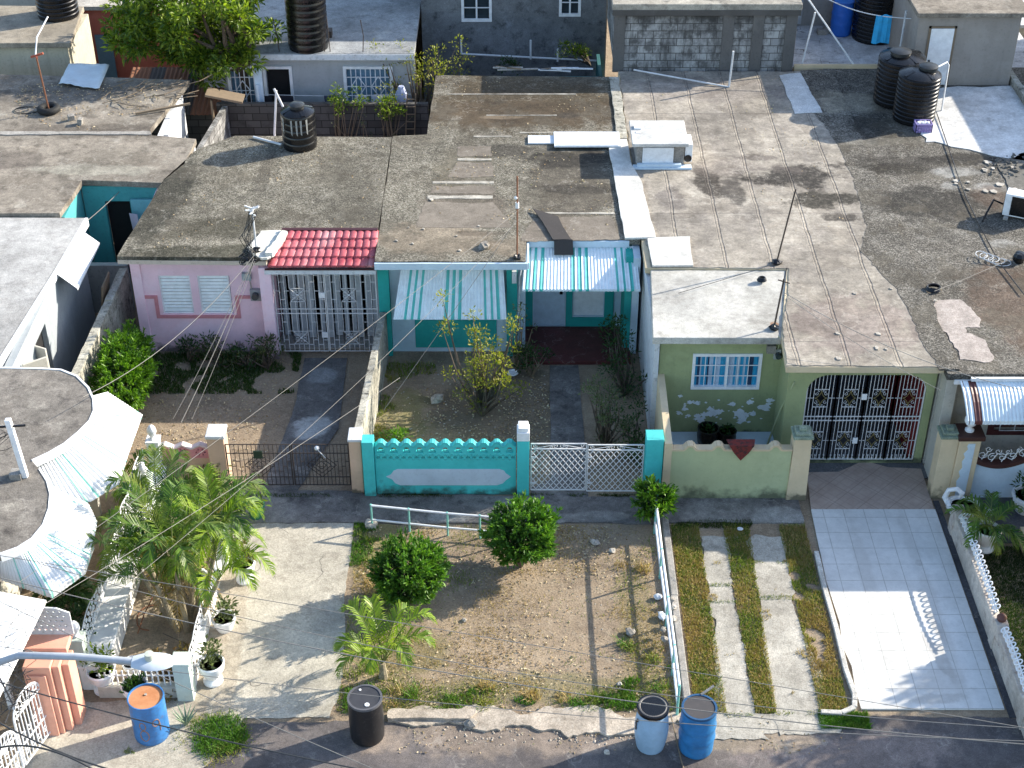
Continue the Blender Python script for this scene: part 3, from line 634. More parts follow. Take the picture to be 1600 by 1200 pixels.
m.box((-8.44,29.26,0), (-8.22,29.31,2.5)); m.box((-5.56,28.98,0), (-5.3,29.3,2.4))
m.build('wall', m_pink, H1, bevel=.008)
m = MB(); bz = 1.47
w_ = .04; m.plate([[(-8.22,bz-w_),(-7.98-w_,bz-w_),(-7.98-w_,.95-w_),(-6.16+w_,.95-w_),(-6.16+w_,bz-w_),(-5.57,bz-w_),(-5.57,bz+w_),(-6.16-w_,bz+w_),(-6.16-w_,.95+w_),(-7.98+w_,.95+w_),(-7.98+w_,bz+w_),(-8.22,bz+w_)]], lambda a, b, d: (a, 29.275+d, b), .03)
m.build('trim_band', m_pinkband, H1)
for wx in (-7.86, -7.0):
    ww = .7
    m = MB(); m.box((wx,29.33,1.02), (wx+.03,29.4,2.02)); m.box((wx+ww-.03,29.33,1.02), (wx+ww,29.4,2.02)); m.box((wx+.03,29.33,1.02), (wx+ww-.03,29.4,1.05)); m.box((wx+.03,29.33,1.99), (wx+ww-.03,29.4,2.02))
    wf = m.build('window', m_white, H1)
    m = MB()
    for k in range(11):
        z = 1.09 + k*.086; m.obox((wx+ww/2, 29.37, z), (ww-.06, .01, .066), Matrix.Rotation(R(-24), 3, 'X'))
    m.build('louvre', paint('louvre_white', (.8,.86,.86), .45), wf)
m = MB(); m.box((-5.98,29.2,1.95), (-5.78,29.3,2.12)); m.build('junction_box', paint('box_grey', (.3,.36,.38), .6), H1)
m = MB(); m.box((-5.84,29.2,1.42), (-5.6,29.3,1.7)); mt = m.build('electricity_meter', paint('meter_grey', (.3,.3,.31), .5), H1)
m = MB(); m.tube([(-5.72,29.22,1.58),(-5.72,29.08,1.58)], .075, 14); m.build('meter_dome', m_glass, mt)
m = MB(); m.tube([(-5.8,29.25,1.7),(-5.82,29.24,2.0),(-5.75,29.1,2.3),(-5.6,28.95,2.62)], .016, 5); m.build('conduit', m_cement, H1)
# porch: curtain panels, floor, front grille, red tiled canopy
m = MB(); m.box((-5.35,29.3,.05), (-3.0,33,.1)); m.build('porch_floor', m_cement, H1)
m = MB(); m.box((-5.33,30.55,0), (-3.0,30.7,2.5)); m.build('back_wall', m_dark, H1)  # black wall: the shade behind the screen's gaps is put into its colour
m = MB(); m_cur = paint('folding_screen_grey', (.45,.48,.5), .6, .3, (.2,.2,.2), 3)
x = -5.25
while x < -3.1:
    wv = rnd.choice((.1,.13,.16)); m.box((x, 29.7+rnd.uniform(0,.12), .12), (x+wv, 29.73+rnd.uniform(.1,.12), 2.4)); x += wv+rnd.choice((.03,.07,.11))
m.build('folding_screen', m_cur, H1)
def rosette(m, fn, x0, z0, s, w=.012):
    m_ = [(x0,z0),(x0+s,z0),(x0+s,z0+s),(x0,z0+s)]
    for a, b in zip(m_, m_[1:]+m_[:1]): m.bar(fn(*a), fn(*b), w)
    cx, cz = x0+s/2, z0+s/2
    for a, b in ((m_[0],m_[2]),(m_[1],m_[3])): m.bar(fn(*a), fn(*b), w)
    for k in range(4):
        a = math.pi/2*k
        for sg in (-1, 1):
            aa = a + sg*R(25); spiral(m, fn, cx+s*.3*math.cos(aa), cz+s*.3*math.sin(aa), s*.14, aa+math.pi, 1.1, sg, w*.8, 10)
    m.ball(fn(cx, cz), s*.09, 8, 5)
G1 = MB()
def f1(a, z): return (a, 29.14, z)
for leaf, (a0, a1) in enumerate(((-5.28,-4.17),(-4.14,-3.02))):
    n = 11; zt, zb = 2.26, .12
    xs = [a0+(a1-a0)*i/(n-1) for i in range(n)]; r0 = xs[3]; r1 = xs[3]+.34
    for i, x in enumerate(xs):
        segs = [(zb,zt)]
        if r0 < x-.01 and x < r1-.01: segs = [(zb,.3),(.66,1.42),(1.8,zt)] 
        for s0, s1 in segs: G1.bar(f1(x,s0), f1(x,s1), .02 if i in (0,n-1) else .012)
    for z in (zb, 1.13, 1.25, zt): G1.bar(f1(a0,z), f1(a1,z), .018)
    for i in range(n-1):
        if r0-.01 < xs[i] < r1-.01: continue
        for z in ((.42,.9,1.5,1.95) if i % 2 else (.3,.66,1.72,2.12)): G1.bar(f1(xs[i],z), f1(xs[i+1],z), .011)
    rosette(G1, f1, r0, .31, .34); rosette(G1, f1, r0, 1.44, .34)
gr = G1.build('front_grille', m_wroughtw, H1)
for q_ in (1.55,.5): m = MB(); m.box((-4.3,29.11,q_),(-4.16,29.13,q_+.14)); m.build('lock_plate', m_white, gr)
m = MB(); m.box((-5.42,28.93,2.27), (-2.98,29.1,2.37)); m.build('lintel', m_oldwhite, H1)
# tiles
m = MB(); nx, rows_ = 112, 4; x0, x1 = -5.12, -2.98; vs = []; rows_ = 4; nx = 98; y0, y1, zt, zb = 29.95, 28.92, 2.78, 2.44
for r_ in range(rows_):
    for e in (0, .25, .5, .75, .97, .999):
        t = (r_+e)/rows_; lift = .035*(e if e < .98 else 0)+(0 if e < .98 else -.0)
        for i in range(nx+1):
            u = i/nx; ph = u*14*2*math.pi; cn_ = int(u*14-1e-6); h = .016*abs(math.sin(ph/2))**.7*2 + .006*mn.noise(Vector((cn_*3.3, r_*5.1, 0)))
            xx = x0 - (.2*t if True else 0) + (x1-x0+.2*t)*u
            yy = y0+(y1-y0)*t + .03*mn.noise(Vector((cn_*2.7, r_*3.9, 4)))*(e > .9) + (.02*math.cos(ph) if e > .9 else 0); vs.append((xx, yy, zt+(zb-zt)*t + h + lift))
nr = rows_*6; fs = [(j*(nx+1)+i, j*(nx+1)+i+1, (j+1)*(nx+1)+i+1, (j+1)*(nx+1)+i) for j in range(nr-1) for i in range(nx)]
m.add(vs, fs); mm = NM('red_tile'); a = mm.noise(2.5, 5, .6); b_ = mm.noise(1.1, 3); col = mm.mix(mm.rng(a, .3, .7), (.4,.07,.09), (.53,.16,.18)); col = mm.mix(mm.math('MULTIPLY', mm.rng(mm.noise(1.0, 4, .6, vec=mm.sc(4,.7,1)), .52, .72), .55), col, (.62,.4,.4)); col = weather(mm, col, .5, 0, .3); mm.out(col, .5, mm.noise(40, 2), .1, .005)
cn = m.build('canopy', mm.m, H1, smooth=True, normals=False); sd = cn.modifiers.new('s', 'SOLIDIFY'); sd.thickness = .02
m = MB(); m.bar((-5.4,28.92,2.41), (-2.99,28.92,2.41), .03, .03); m.bar((-5.12,29.96,2.8), (-2.99,29.96,2.8), .1, .07); m.build('canopy_edging', paint('dark_red', (.05,.012,.015), .5), cn)
m = MB(); m.prism(jag([(-5.62,28.98),(-5.42,28.8),(-5.3,28.82),(-5.02,29.9),(-4.95,30.02),(-5.6,30.0),(-5.8,29.3)], .04, .07, 4), 2.705, 2.76); m.prism(jag([(-5.36,28.9),(-5.2,28.9),(-4.98,29.85),(-5.1,29.9)], .035, .06, 8), 2.72, 2.84)
m.build('parapet_patch', concrete('white_cement', (.7,.69,.62), (.3,.28,.24), (.75,.74,.7), .35, 3), H1, bevel=.01)
# ================================================================ turquoise house
brown = (.13,.1,.075); pale = (.44,.4,.34)
m_gravel2 = gravel('gravel_roof_b', GS, [(0.3,37,2.7,1.9,0,(.1,.075,.045),1),(.3,36.2,2.6,.8,0,(.12,.09,.06),.9),(1.4,32.5,1.0,2.2,0,(.13,.115,.095),1),(1.4,33.6,1.2,.45,0,(.04,.037,.033),.9),(-.2,34.1,.9,.35,0,(.05,.045,.04),.8),(1.2,32.1,.9,.25,0,(.05,.045,.04),.7),(-.3,36.0,.5,.12,0,(.4,.32,.23),.7),(1.4,36.1,.45,.2,0,(.06,.055,.05),.7),
  (-1.1,33.2,.7,1.0,0,(.2,.18,.14),.9),(-1.1,31.3,1.0,.75,0,(.17,.145,.12),.9),(-1.6,29.7,1.3,.8,0,(.33,.28,.22),1),(.2,29.4,.7,.5,0,(.33,.28,.22),.9),(-.6,30.0,.6,.12,0,(.13,.11,.09),.8),(1.6,30.3,1.2,.5,0,(.24,.21,.17),.9)], .25)
H2 = thing('turquoise_house', 'turquoise and white terrace house with striped awnings', 'house', (-.2, 29.4, 0))
tq = [(-2.97,28.76),(.3,28.76),(.32,29.74),(2.84,29.72),(2.84,38.5),(-2.05,38.6),(-2.12,35.0),(-2.97,34.9)]
m = MB(); m.prism(jag(tq, .01, .2, 6), 2.57, 2.705); roof2 = m.build('roof', m_gravel2, H2, bevel=.015)
m = MB(); m.bar((-2.98,28.73,2.6), (.34,28.73,2.6), .06, .16); m.bar((.36,29.7,2.6), (2.6,29.7,2.6), .06, .16); m.bar((.35,28.73,2.6), (.35,29.7,2.6), .05, .16); m.build('fascia', m_paleblue, roof2, bevel=.006)
m = MB(); m.wall(-2.95, .3, .0, 2.52, 29.3, .18, [(-2.3,-.35,1.0,2.1)]); m.wall(.3, 2.85, 0, 2.52, 30.25, .16, [(.5,1.22,.1,2.0),(1.42,2.12,.35,1.35)]); m.wall(29.48, 34.6, 0, 2.52, -2.95, .15, axis='y'); m.wall(29.48, 30.25, 0, 2.52, .15, .15, axis='y'); m.wall(29.2, 38.3, 0, 2.52, 2.68, .15, axis='y')
m.build('wall', m_paleblue, H2)
m = MB(); m.wall(-1.98, 2.68, 0, 2.52, 38.3, .12); m.wall(34.9, 38.3, 0, 2.52, -1.98, .12, axis='y'); m.wall(-2.8, -2.0, 0, 2.52, 34.62, .12); m.build('rear_wall', m_grey, H2)
m = MB(); m.box((-2.97,29.1,0), (-2.72,29.3,2.5)); m.box((-2.2,29.275,.12), (-.35,29.3,.86)); m.box((-.12,29.1,0), (.12,29.3,2.5)); m.box((.3,30.2,.06),(.48,30.26,2.5)); m.box((1.25,30.2,.08),(2.35,30.25,.33)); m.box((1.25,30.2,.33),(1.4,30.25,1.5)); m.box((2.14,30.2,.33),(2.35,30.25,1.5)); m.box((1.4,30.2,1.37),(2.14,30.25,1.5)); m.box((2.52,29.3,0),(2.68,30.24,2.5))
m.build('painted_trim', m_tealdark, H2, bevel=.006)
m = MB(); m.box((-2.3,29.4,1.0), (-.35,29.42,2.1)); m.build('window', m_glass, H2)
m = MB(); m.box((1.42,30.3,.35), (2.12,30.33,1.35)); m.build('window_panel', m_white, H2)
m = MB(); m.box((.5,30.28,.1), (1.22,30.33,2.0)); dr = m.build('door', paint('door_bluewhite', (.5,.6,.7), .5), H2)
m = MB(); m.box((1.1,30.24,.95), (1.17,30.28,1.1)); m.build('handle', m_black, dr)
m_floor = concrete('oxblood_floor', (.13,.035,.035), (.05,.02,.02), (.2,.08,.07), .4, rough=.5)
m = MB(); m.box((.15,28.75,0), (2.7,30.2,.1)); m.build('porch_floor', m_floor, H2, bevel=.01)
aw_w = paint('awning_white', (.7,.78,.82), .35); aw_g = paint('awning_green', (.07,.45,.4), .35)
corrugated('window_awning', [(-2.42,29.26,2.42),(-.2,29.26,2.42)], [(-2.62,28.62,1.3),(-.12,28.62,1.3)], [aw_w, aw_g], H2, amp=.008, stripes=[(.09,.115),(.15,.175),(.21,.235),(.45,.475),(.51,.535),(.57,.595),(.8,.825),(.86,.885),(.92,.945)])
m = MB()
for x in (-2.55,-.2): m.add([(x,29.26,2.42),(x,28.64,1.3),(x,29.26,1.3)], [(0,1,2)])
corrugated('porch_awning', [(.3,29.74,2.52),(2.74,29.74,2.52)], [(.22,28.62,2.08),(2.8,28.62,2.08)], [aw_w, aw_g], H2, amp=.008, stripes=[(.03,.055),(.085,.11),(.15,.175),(.42,.445),(.48,.505),(.54,.565),(.8,.825),(.86,.885),(.92,.945)], lip=.05)
m = MB(); m.tube([(.15,29.05,1.2),(.18,29.0,2.2),(.22,29.0,2.5)], .015, 5); m.box((-.0,29.0,2.0),(.1,29.08,2.3)); m.build('conduit', m_oldwhite, H2)
# cement screed bands and boards across the worn part of the roof
m = MB(); sc_ = concrete('pale_screed', (.46,.43,.37), (.2,.18,.15), (.55,.52,.46), .6, 3)
def band(m, u0, u1, v, th, z=2.711):
    a = P(u0, v, z); b = P(u1, v, z); m.prism(jag([(a.x,a.y-th/2),(b.x,b.y-th/2),(b.x,b.y+th/2),(a.x,a.y+th/2)], .02, .1, v), z-.008, z+.004); m.build('screed_band', sc_, roof2)
for u0, u1, v, th in ((715,768,249,.11),(676,772,285,.12),(668,770,308,.14),(740,800,213,.05),(812,950,207,.05),(700,900,147,.03),(760,870,180,.05),(845,960,333,.07)): band(MB(), u0, u1, v, th)
dk = concrete('brown_screed', (.22,.19,.155), (.12,.1,.08), (.3,.27,.22), .5, 2)
m = MB()
for pl in ([(715,253),(768,253),(772,276),(700,276)],[(676,291),(772,291),(770,302),(672,302)],[(665,316),(770,316),(800,355),(650,355)],[(838,340),(955,338),(968,374),(815,376)],[(715,228),(768,228),(768,244),(715,244)]): m.prism(jag(PP(pl, 2.71), .05, .1, 3), 2.703, 2.709)
m.build('screed_patch', dk, roof2)
# ================================================================ green house
m = NM('felt_roof'); o3 = m.xyz(); wob = m.rng(m.noise(.9, 5, .7), .3, .7, -.025, .025); X = m.math('ADD', o3[0], wob)
a = m.noise(.7, 7, .65); b = m.noise(3.3, 6, .75); st = m.noise(1, 5, .7, vec=m.sc(3.5, .7, 1)); st2 = m.noise(1, 5, .7, vec=m.sc(.8, 4.2, 1))
col = m.mix(m.rng(a, .32, .68), (.25,.222,.19), (.4,.358,.295)); col = m.mix(m.math('MULTIPLY', m.rng(st, .5, .72), .35), col, (.22,.2,.19)); col = m.mix(m.math('MULTIPLY', m.rng(st2, .52, .7), .4), col, (.52,.48,.41))
for q, cc, s_ in (((6.7,32.8,1.1,.6,0),(.045,.04,.035),1),((7.1,31.5,.8,.35,0),(.055,.05,.04),1),((7.4,30.7,.4,.2,0),(.07,.06,.05),.9),((4.6,32.3,.3,.8,.1),(.07,.06,.05),1),((5.2,31.9,.25,.6,.1),(.09,.08,.07),.9),((6.0,33.7,.5,.2,0),(.12,.1,.09),.7),((3.7,31.5,.3,.6,0),(.16,.14,.13),.6),((5.4,33.2,1.5,.35,0),(.2,.17,.15),.5),((7.9,29.7,.3,.3,0),(.12,.11,.1),.6),((5,37.6,2.2,.8,0),(.24,.21,.19),.5),((7.0,26.3,1.4,1.0,0),(.27,.21,.19),.5)):
    col = m.mix(m.math('MULTIPLY', m.blob(*q, .5, .75), s_), col, cc)
g1 = m.grid(X, .98, .022, .25); g2 = m.math('MULTIPLY', m.grid(X, .98, .012, .31), .7); gg = m.math('MAXIMUM', g1, g2)
col = m.mix(m.math('MULTIPLY', gg, m.rng(m.noise(8, 4), .35, .6, .1, .75)), col, (.14,.12,.105))
hz = m.math('MAXIMUM', m.grid(m.math('ADD', o3[1], wob), 5.3, .02, .9), 0); col = m.mix(m.math('MULTIPLY', hz, .6), col, (.14,.12,.11))
col = m.mix(m.math('MULTIPLY', m.rng(b, .57, .7), .3), col, (.16,.14,.125)); f = m.noise(30, 3, .8); col = m.mix(.35, col, m.mix(1, col, m.ramp(f, [(.3,(.6,.6,.6)),(.7,(1.35,1.35,1.35))]), 'MULTIPLY'))
col = weather(m, col, .85, .4, .7); m_felt = m.out(col, .9, m.math('SUBTRACT', m.math('ADD', m.math('MULTIPLY', b, .6), m.math('MULTIPLY', f, .3)), gg), .6, .02)
H3 = thing('green_house', 'green rendered house with felted flat roof and arched gate front', 'house', (5.6, 26.0, 0))
fl = [(3.0,28.5),(5.95,28.45),(5.45,25.9),(5.35,24.75),(8.42,24.72),(8.3,26),(8.25,27.6),(7.9,28.6),(7.95,29.4),(8.15,30.4),(8.2,31.3),(8.25,32.3),(8.3,33.6),(8.0,35.2),(7.9,36.2),(7.95,38.85),(2.88,38.85),(2.9,34)]
m = MB(); m.prism([(2.87,28.5),(5.9,28.45),(5.42,25.9),(5.35,24.73),(8.44,24.7),(8.44,38.85),(2.87,38.9)], 2.55, 2.692); m.build('roof_slab', m_beige, H3, bevel=.01)
m = MB(); m.prism(jag(fl, .035, .12, 12), 2.693, 2.712); m.build('roof', m_felt, H3)
m_wslab = concrete('white_slab', (.5,.485,.44), (.27,.25,.22), (.62,.6,.56), .6, .8, blobs=[(3.6,27.3,.5,.9,.1,(.45,.44,.41),.5),(4.6,27,.25,1.4,0,(.55,.53,.49),.5),(5.35,26.3,.12,.14,0,(.4,.17,.06),.8)], fine=.5)
m = MB(); m.prism([(2.83,25.82),(5.96,25.8),(5.98,28.45),(2.98,28.47)], 2.5, 2.66); sl_ = m.build('front_room_roof', m_wslab, H3, bevel=.015)
m = MB(); m.prism([(5.47,25.78),(5.98,25.78),(5.99,28.3),(5.47,28.3)], 2.664, 2.716); 
m = MB(); m.wall(3.02, 5.62, 0, 2.5, 26.05, .16, [(3.7,5.12,1.24,2.12)]); m.wall(26.21, 38.5, 0, 2.5, 3.02, .16, axis='y'); m.wall(3.02, 8.3, 0, 2.5, 38.4, .16)
m.wall(25.25, 26.05, 0, 2.54, 5.5, .14, axis='y'); m.wall(25.3, 38.4, 0, 2.54, 8.36, .1, axis='y')
m.build('wall', m_green, H3, bevel=.006)
m = MB(); m.box((2.9,25.98,0), (3.0,29.9,2.5)); m.build('side_wall', m_oldwhite, H3)
# arched gate front
ar = []; ax0, ax1, az0, az1, rr = 5.9, 8.3, .06, 2.24, .42
hole = [(ax0,az0),(ax1,az0)] + arc(ax1-rr, az1-rr, rr, 0, 90) + arc(ax0+rr, az1-rr, rr, 90, 180)
m = MB(); m.plate([[(5.5,.03),(8.46,.03),(8.46,2.54),(5.5,2.54)], hole], lambda a, b, d: (a, 25.1+d, b), .16); m.build('arched_front', m_green, H3, bevel=.006)
m = MB(); out_ = [(ax0-.01,az0),(ax1+.03,az0)] + arc(ax1-rr, az1-rr, rr+.03, 0, 90) + arc(ax0+rr, az1-rr, rr+.01, 90, 180)
m = MB(); m.box((8.2,25.28,.03),(8.34,27.8,2.5)); m.build('red_inner_wall', paint('red_paint', (.2,.025,.025), .6, .2, (.1,.02,.02)), H3)
m = MB(); m.box((5.62,27.8,.03),(8.3,27.9,2.52)); m.box((5.6,25.3,.03),(5.7,27.8,2.5)); m.build('porch_wall', paint('dark_blue_wall', (.035,.04,.06), .7), H3)
G = MB()
def f3(a, z): return (a, 25.16, z)
ys_top = lambda x: az1 if ax0+rr < x < ax1-rr else az1-rr+math.sqrt(max(0, rr*rr-(min(abs(x-ax0-rr), abs(x-ax1+rr)))**2))
golds = []
for pn in range(4):
    a0 = ax0+.02+pn*(ax1-ax0-.04)/4; a1 = ax0+.02+(pn+1)*(ax1-ax0-.04)/4; nb = 8
    for i in range(nb+1):
        x = a0+(a1-a0)*i/nb
        wv = .026 if i in (0, nb) else .011
        sg = [(az0+.03, ys_top(x)-.01)]
        if 2 < i < 6 and pn < 4: sg = [(az0+.03,.36),(.78,1.42),(1.86,ys_top(x)-.01)]
        for s0, s1 in sg: G.bar(f3(x,s0), f3(x,s1), wv)
    xa, xb = a0+(a1-a0)*2/nb, a0+(a1-a0)*6/nb
    for z0 in (.36, 1.42):
        z1 = z0+.43
        for a, b in (((xa,z0),(xb,z0)),((xa,z1),(xb,z1))): G.bar(f3(*a), f3(*b), .014)
        cx, cz = (xa+xb)/2, (z0+z1)/2; w2, h2 = (xb-xa)*.42, .19; gold = MB(); golds.append(gold)
        for sx, sz in ((1,1),(-1,1),(1,-1),(-1,-1)):
            pts = [f3(cx+sx*w2*(1-t)**1.6, cz+sz*h2*t**1.6) for t in [i/6 for i in range(7)]]; gold.tube(pts, .007, 4, False)
            spiral(G, f3, cx+sx*w2*.8, cz+sz*h2*.55, .045, R(90), 1, sx, .011, 8); spiral(G, f3, cx+sx*w2*.4, cz+sz*h2*.95, .04, R(0), 1, -sx, .011, 8)
    for z in (1.08, 1.18, az0+.03, .57, 1.64): 
        if z in (.57, 1.64):
            G.bar(f3(a0,z), f3(xa,z), .011); G.bar(f3(xb,z), f3(a1,z), .011)
        else: G.bar(f3(a0,z), f3(a1,z), .02)
    for i in range(6):
        x = a0+(a1-a0)*(i+.8)/6.6; G.tube([f3(x,.1),f3(x,.15),f3(x,.2)], [.022,.008,.022], 6)
pts = [f3(x, z) for x, z in arc(ax1-rr, az1-rr, rr-.015, 0, 90) + arc(ax0+rr, az1-rr, rr-.015, 90, 180)]
G.tube(pts, .012, 5)
gt = G.build('gate_grille', m_wroughtw, H3); m_gold = paint('gold_paint', (.24,.19,.07), .5)
for gold in golds: gold.build('gold_scrollwork', m_gold, gt)
for q_ in ((7.03,1.62),(6.98,.52)): m = MB(); m.box((q_[0],25.12,q_[1]),(q_[0]+.1,25.14,q_[1]+.14)); m.build('lock_plate', m_white, gt)
# window with curtains
m = MB()
for a, b in (((3.7,1.24),(5.12,1.3)),((3.7,2.06),(5.12,2.12)),((3.7,1.3),(3.76,2.06)),((5.06,1.3),(5.12,2.06)),((4.39,1.3),(4.44,2.06))): m.box((a[0],26.02,a[1]), (b[0],26.12,b[1]))
for x in (3.97,4.18,4.65,4.86): m.box((x-.008,26.07,1.3), (x+.008,26.085,2.06))
for z in (1.55,1.81): m.box((3.76,26.068,z-.008), (5.06,26.083,z+.008))
wd = m.build('window', m_white, H3)
m = MB(); cols = [paint('curtain_blue', (.03,.3,.5), .3), paint('curtain_pale', (.4,.5,.62), .3), paint('curtain_navy', (.03,.06,.12), .3)]
x = 3.76
while x < 5.06:
    m.cur = rnd.choice((0,1,1,2,0)); wv = rnd.uniform(.03,.08); x2 = min(5.06, x+wv); m.add([(x,26.1,1.3),((x+x2)/2,26.115,1.3),(x2,26.1,1.3),(x,26.1,2.06),((x+x2)/2,26.115,2.06),(x2,26.1,2.06)], [(0,1,4,3),(1,2,5,4)]); x = x2
m.build('curtain', cols, wd, normals=False)
m_flake = paint('flaked_render', (.74,.79,.8), .8)
fx = [(3.5,1.05,.04),(3.72,.9,.05),(3.85,.88,.06),(4.2,.62,.1),(4.05,.58,.07),(3.9,.55,.06),(3.98,.46,.1),(4.35,.66,.07),(3.5,.62,.05),(3.62,.72,.05),(4.6,.85,.06),(4.95,.9,.07),(4.75,.6,.11),(4.9,.55,.08),(5.05,.6,.07),(4.85,.45,.08),(4.8,.38,.05),(5.3,.75,.1),(5.38,.95,.07),(5.36,.85,.05),(4.15,.72,.06),(3.7,.55,.04)]
fx += [(rnd.choice((rnd.uniform(3.5,4.4), rnd.uniform(4.5,5.4))), rnd.uniform(.35,1.0), rnd.uniform(.012,.028)) for k in range(34)]
for i, (x, z, r_) in enumerate(fx):
    lp = [(x+r_*1.2*math.cos(a)*(1+.9*mn.noise(Vector((math.cos(a)*2.6+i, math.sin(a)*2.6, i*1.7)))), z+r_*.8*math.sin(a)*(1+.9*mn.noise(Vector((math.cos(a)*2.6, math.sin(a)*2.6+i, i*2.3))))) for a in [k*math.pi/9 for k in range(18)]]
    m = MB(); m.plate([lp], lambda a, b, d, i=i: (a, 26.047-.00008*i+d, b), .003); m.build('flaked_patch', m_flake, H3)
m = MB(); m.box((5.18,25.95,2.18),(5.36,26.05,2.36)); m.build('junction_box', m_cement, H3)
m = MB(); m.box((5.34,25.98,2.02),(5.48,26.05,2.26)); mt = m.build('electricity_meter', paint('meter_case', (.35,.37,.36), .5), H3)
m = MB(); m.tube([(5.42,25.99,2.14),(5.42,25.88,2.14)], .06, 12); m.build('meter_dome', m_glass, mt)
m = MB(); m.tube([(5.62,25.06,2.1),(5.45,25.3,1.2),(5.3,25.5,.1)], .02, 6); m.tube([(5.4,25.95,2.3),(5.41,25.9,2.5),(5.35,25.8,2.7)], .012, 5); m.build('drain_pipe', m_greenp, H3)
m = MB(); m.box((3.05,25.4,0), (5.5,26.04,.14)); m.build('plinth', m_paleblue, H3, bevel=.01)
# rooftop hatch room
HC = thing('roof_hatch', 'small white rooftop hatch room with a flat grey lid', 'roof hatch', (3.6, 33.6, 2.71))
m = MB(); m.box((2.98,33.25,2.71), (4.12,34.3,3.28)); m.build('wall', m_cement, HC, bevel=.01)
m = MB(); m.box((2.86,33.12,3.28), (4.2,34.42,3.36)); m.build('lid', concrete('lid_white', (.6,.6,.58), (.3,.3,.28), (.7,.7,.68), .4, fine=.4), HC, bevel=.01)
m = MB(); m.box((3.12,33.2,2.78), (3.86,33.24,3.22)); m.build('door_panel', m_whitemetal, HC, bevel=.005)
m = MB(); m.box((4.14,33.3,2.8), (4.32,33.85,3.26)); ac = m.build('air_conditioner', m_white, HC, bevel=.01)
m = MB(); m.tube([(4.22,33.29,2.9),(4.22,33.27,2.9)], .09, 14); m.build('fan', m_black, ac)
m = MB(); m.box((2.9,33.05,2.712),(4.3,33.25,2.76)); m.box((3.0,33.1,2.76),(4.05,33.2,2.83)); m.build('step', m_paleblue, HC, bevel=.008)
m = MB(); m.box((2.95,33.9,3.361), (3.12,34.1,3.4)); m.box((2.98,33.7,3.361), (3.1,33.78,3.37)); tag(m.build('board', m_white, loc=(3.03,34,3.36)), 'small white board lying on the roof hatch lid', 'board')
litter('roof_litter', (-8,-3.1,29.2,34.6), 500, .05, m_leafl, lambda X: (fbm(X, 1.5, 3) > .2) & (X[:,0] > -8.2+(X[:,1]-29)*.25) & ~((X[:,0] > -5.5) & (X[:,1] < 30.1)), 2.7)
litter('roof_litter', (-1.9,2.3,30,38.2), 900, .05, m_leafl, lambda X: fbm(X, 1.5, 8) > .1, 2.705)
litter('roof_litter', (3.2,7.6,28.6,38.5), 500, .05, m_leafl, lambda X: fbm(X, 1.8, 18) > .4, 2.712)
litter('roof_litter', (-13,-9.2,33,38), 1300, .055, m_leafl, lambda X: fbm(X, 1.5, 28)+.25*(X[:,1]-36) > .3, 2.7)
# white flashing strip between the two roofs
m = MB(); m.prism(jag([(2.36,34.6),(2.84,34.62),(2.88,33.1),(3.02,32.5),(3.2,28.9),(3.2,29.75),(3.95,29.75),(3.85,28.52),(3.0,28.5),(3.05,29.7),(2.5,29.66)], .012, .15), 2.716, 2.76)
m = MB(); m.prism(jag([(2.36,34.6),(2.84,34.62),(2.88,33.2),(3.05,32.4),(3.18,29.72),(2.5,29.68)], .015, .15, 2), 2.716, 2.765); m.prism(jag([(3.02,28.5),(3.9,28.52),(3.95,29.78),(3.19,29.72),(3.0,29.68)], .012, .15, 4), 2.716, 2.756)
tag(m.build('flashing_strip', concrete('lime_wash', (.68,.67,.63), (.4,.39,.36), (.75,.74,.72), .35, 1.4, fine=.4), loc=(3,31,2.71), bevel=.006), 'whitewashed strip covering the joint between two roofs', 'flashing')
m = MB(); m.prism(jag([(2.62,34.7),(2.86,34.7),(2.86,38.4),(2.6,38.4)], .02, .1, 2), 2.71, 2.75); tag(m.build('parapet', m_mosswall, loc=(2.75,36,2.7), bevel=.01), 'low stained kerb along the back of the roof joint', 'parapet')
for k, (u0, u1, v0, v1) in enumerate(((825,873,212,224),(866,970,209,232))):
    a, b, c = P(u0, v1, 2.74), P(u1, v1, 2.74), P(u0, v0, 2.74)
    m = MB(); m.box((a.x,a.y,2.715+.05*k), (b.x,c.y,2.75+.05*k)); 
    if k: m.bar((a.x+.05,a.y+.03,2.8), (b.x-.05,a.y+.03,2.8), .03)
    tag(m.build('panel', m_whitemetal, loc=((a.x+b.x)/2, a.y, 2.72), bevel=.006), ['short white metal panel with its left end on the roof', 'long white metal panel beside the flashing strip'][k], 'panel')
m = MB(); a = PP([(833,326),(872,338),(896,378),(868,380),(850,350)], 2.74)
vs = []; c0 = P(833,328,2.78); rows = [(833,327,2.76,872,339,2.74),(848,348,2.75,880,356,2.74),(864,375,2.74,892,373,2.74),(864,382,2.72,896,380,2.72)]
for u0, v0, z0, u1, v1, z1 in rows:
    p, q = P(u0, v0, z0), P(u1, v1, z1); vs += [tuple(p), tuple(q)]
p, q = W(867,394,28.95), W(898,391,28.95); vs[-2] = (P(866,380,2.74).x, 29.66, 2.73); vs[-1] = (P(895,378,2.74).x, 29.66, 2.73); vs += [(p.x,29.45,2.46),(q.x,29.45,2.46)]
m.add(vs, [(2*i, 2*i+1, 2*i+3, 2*i+2) for i in range(4)]); fe = m.build('roofing_felt', paint('tar_felt', (.045,.04,.038), .85, .4, (.09,.08,.075)), loc=(1.2,30,2.72)); sd = fe.modifiers.new('s','SOLIDIFY'); sd.thickness = .02; sd.offset = 1
tag(fe, 'loose strip of black roofing felt hanging over the striped awning', 'roofing felt')
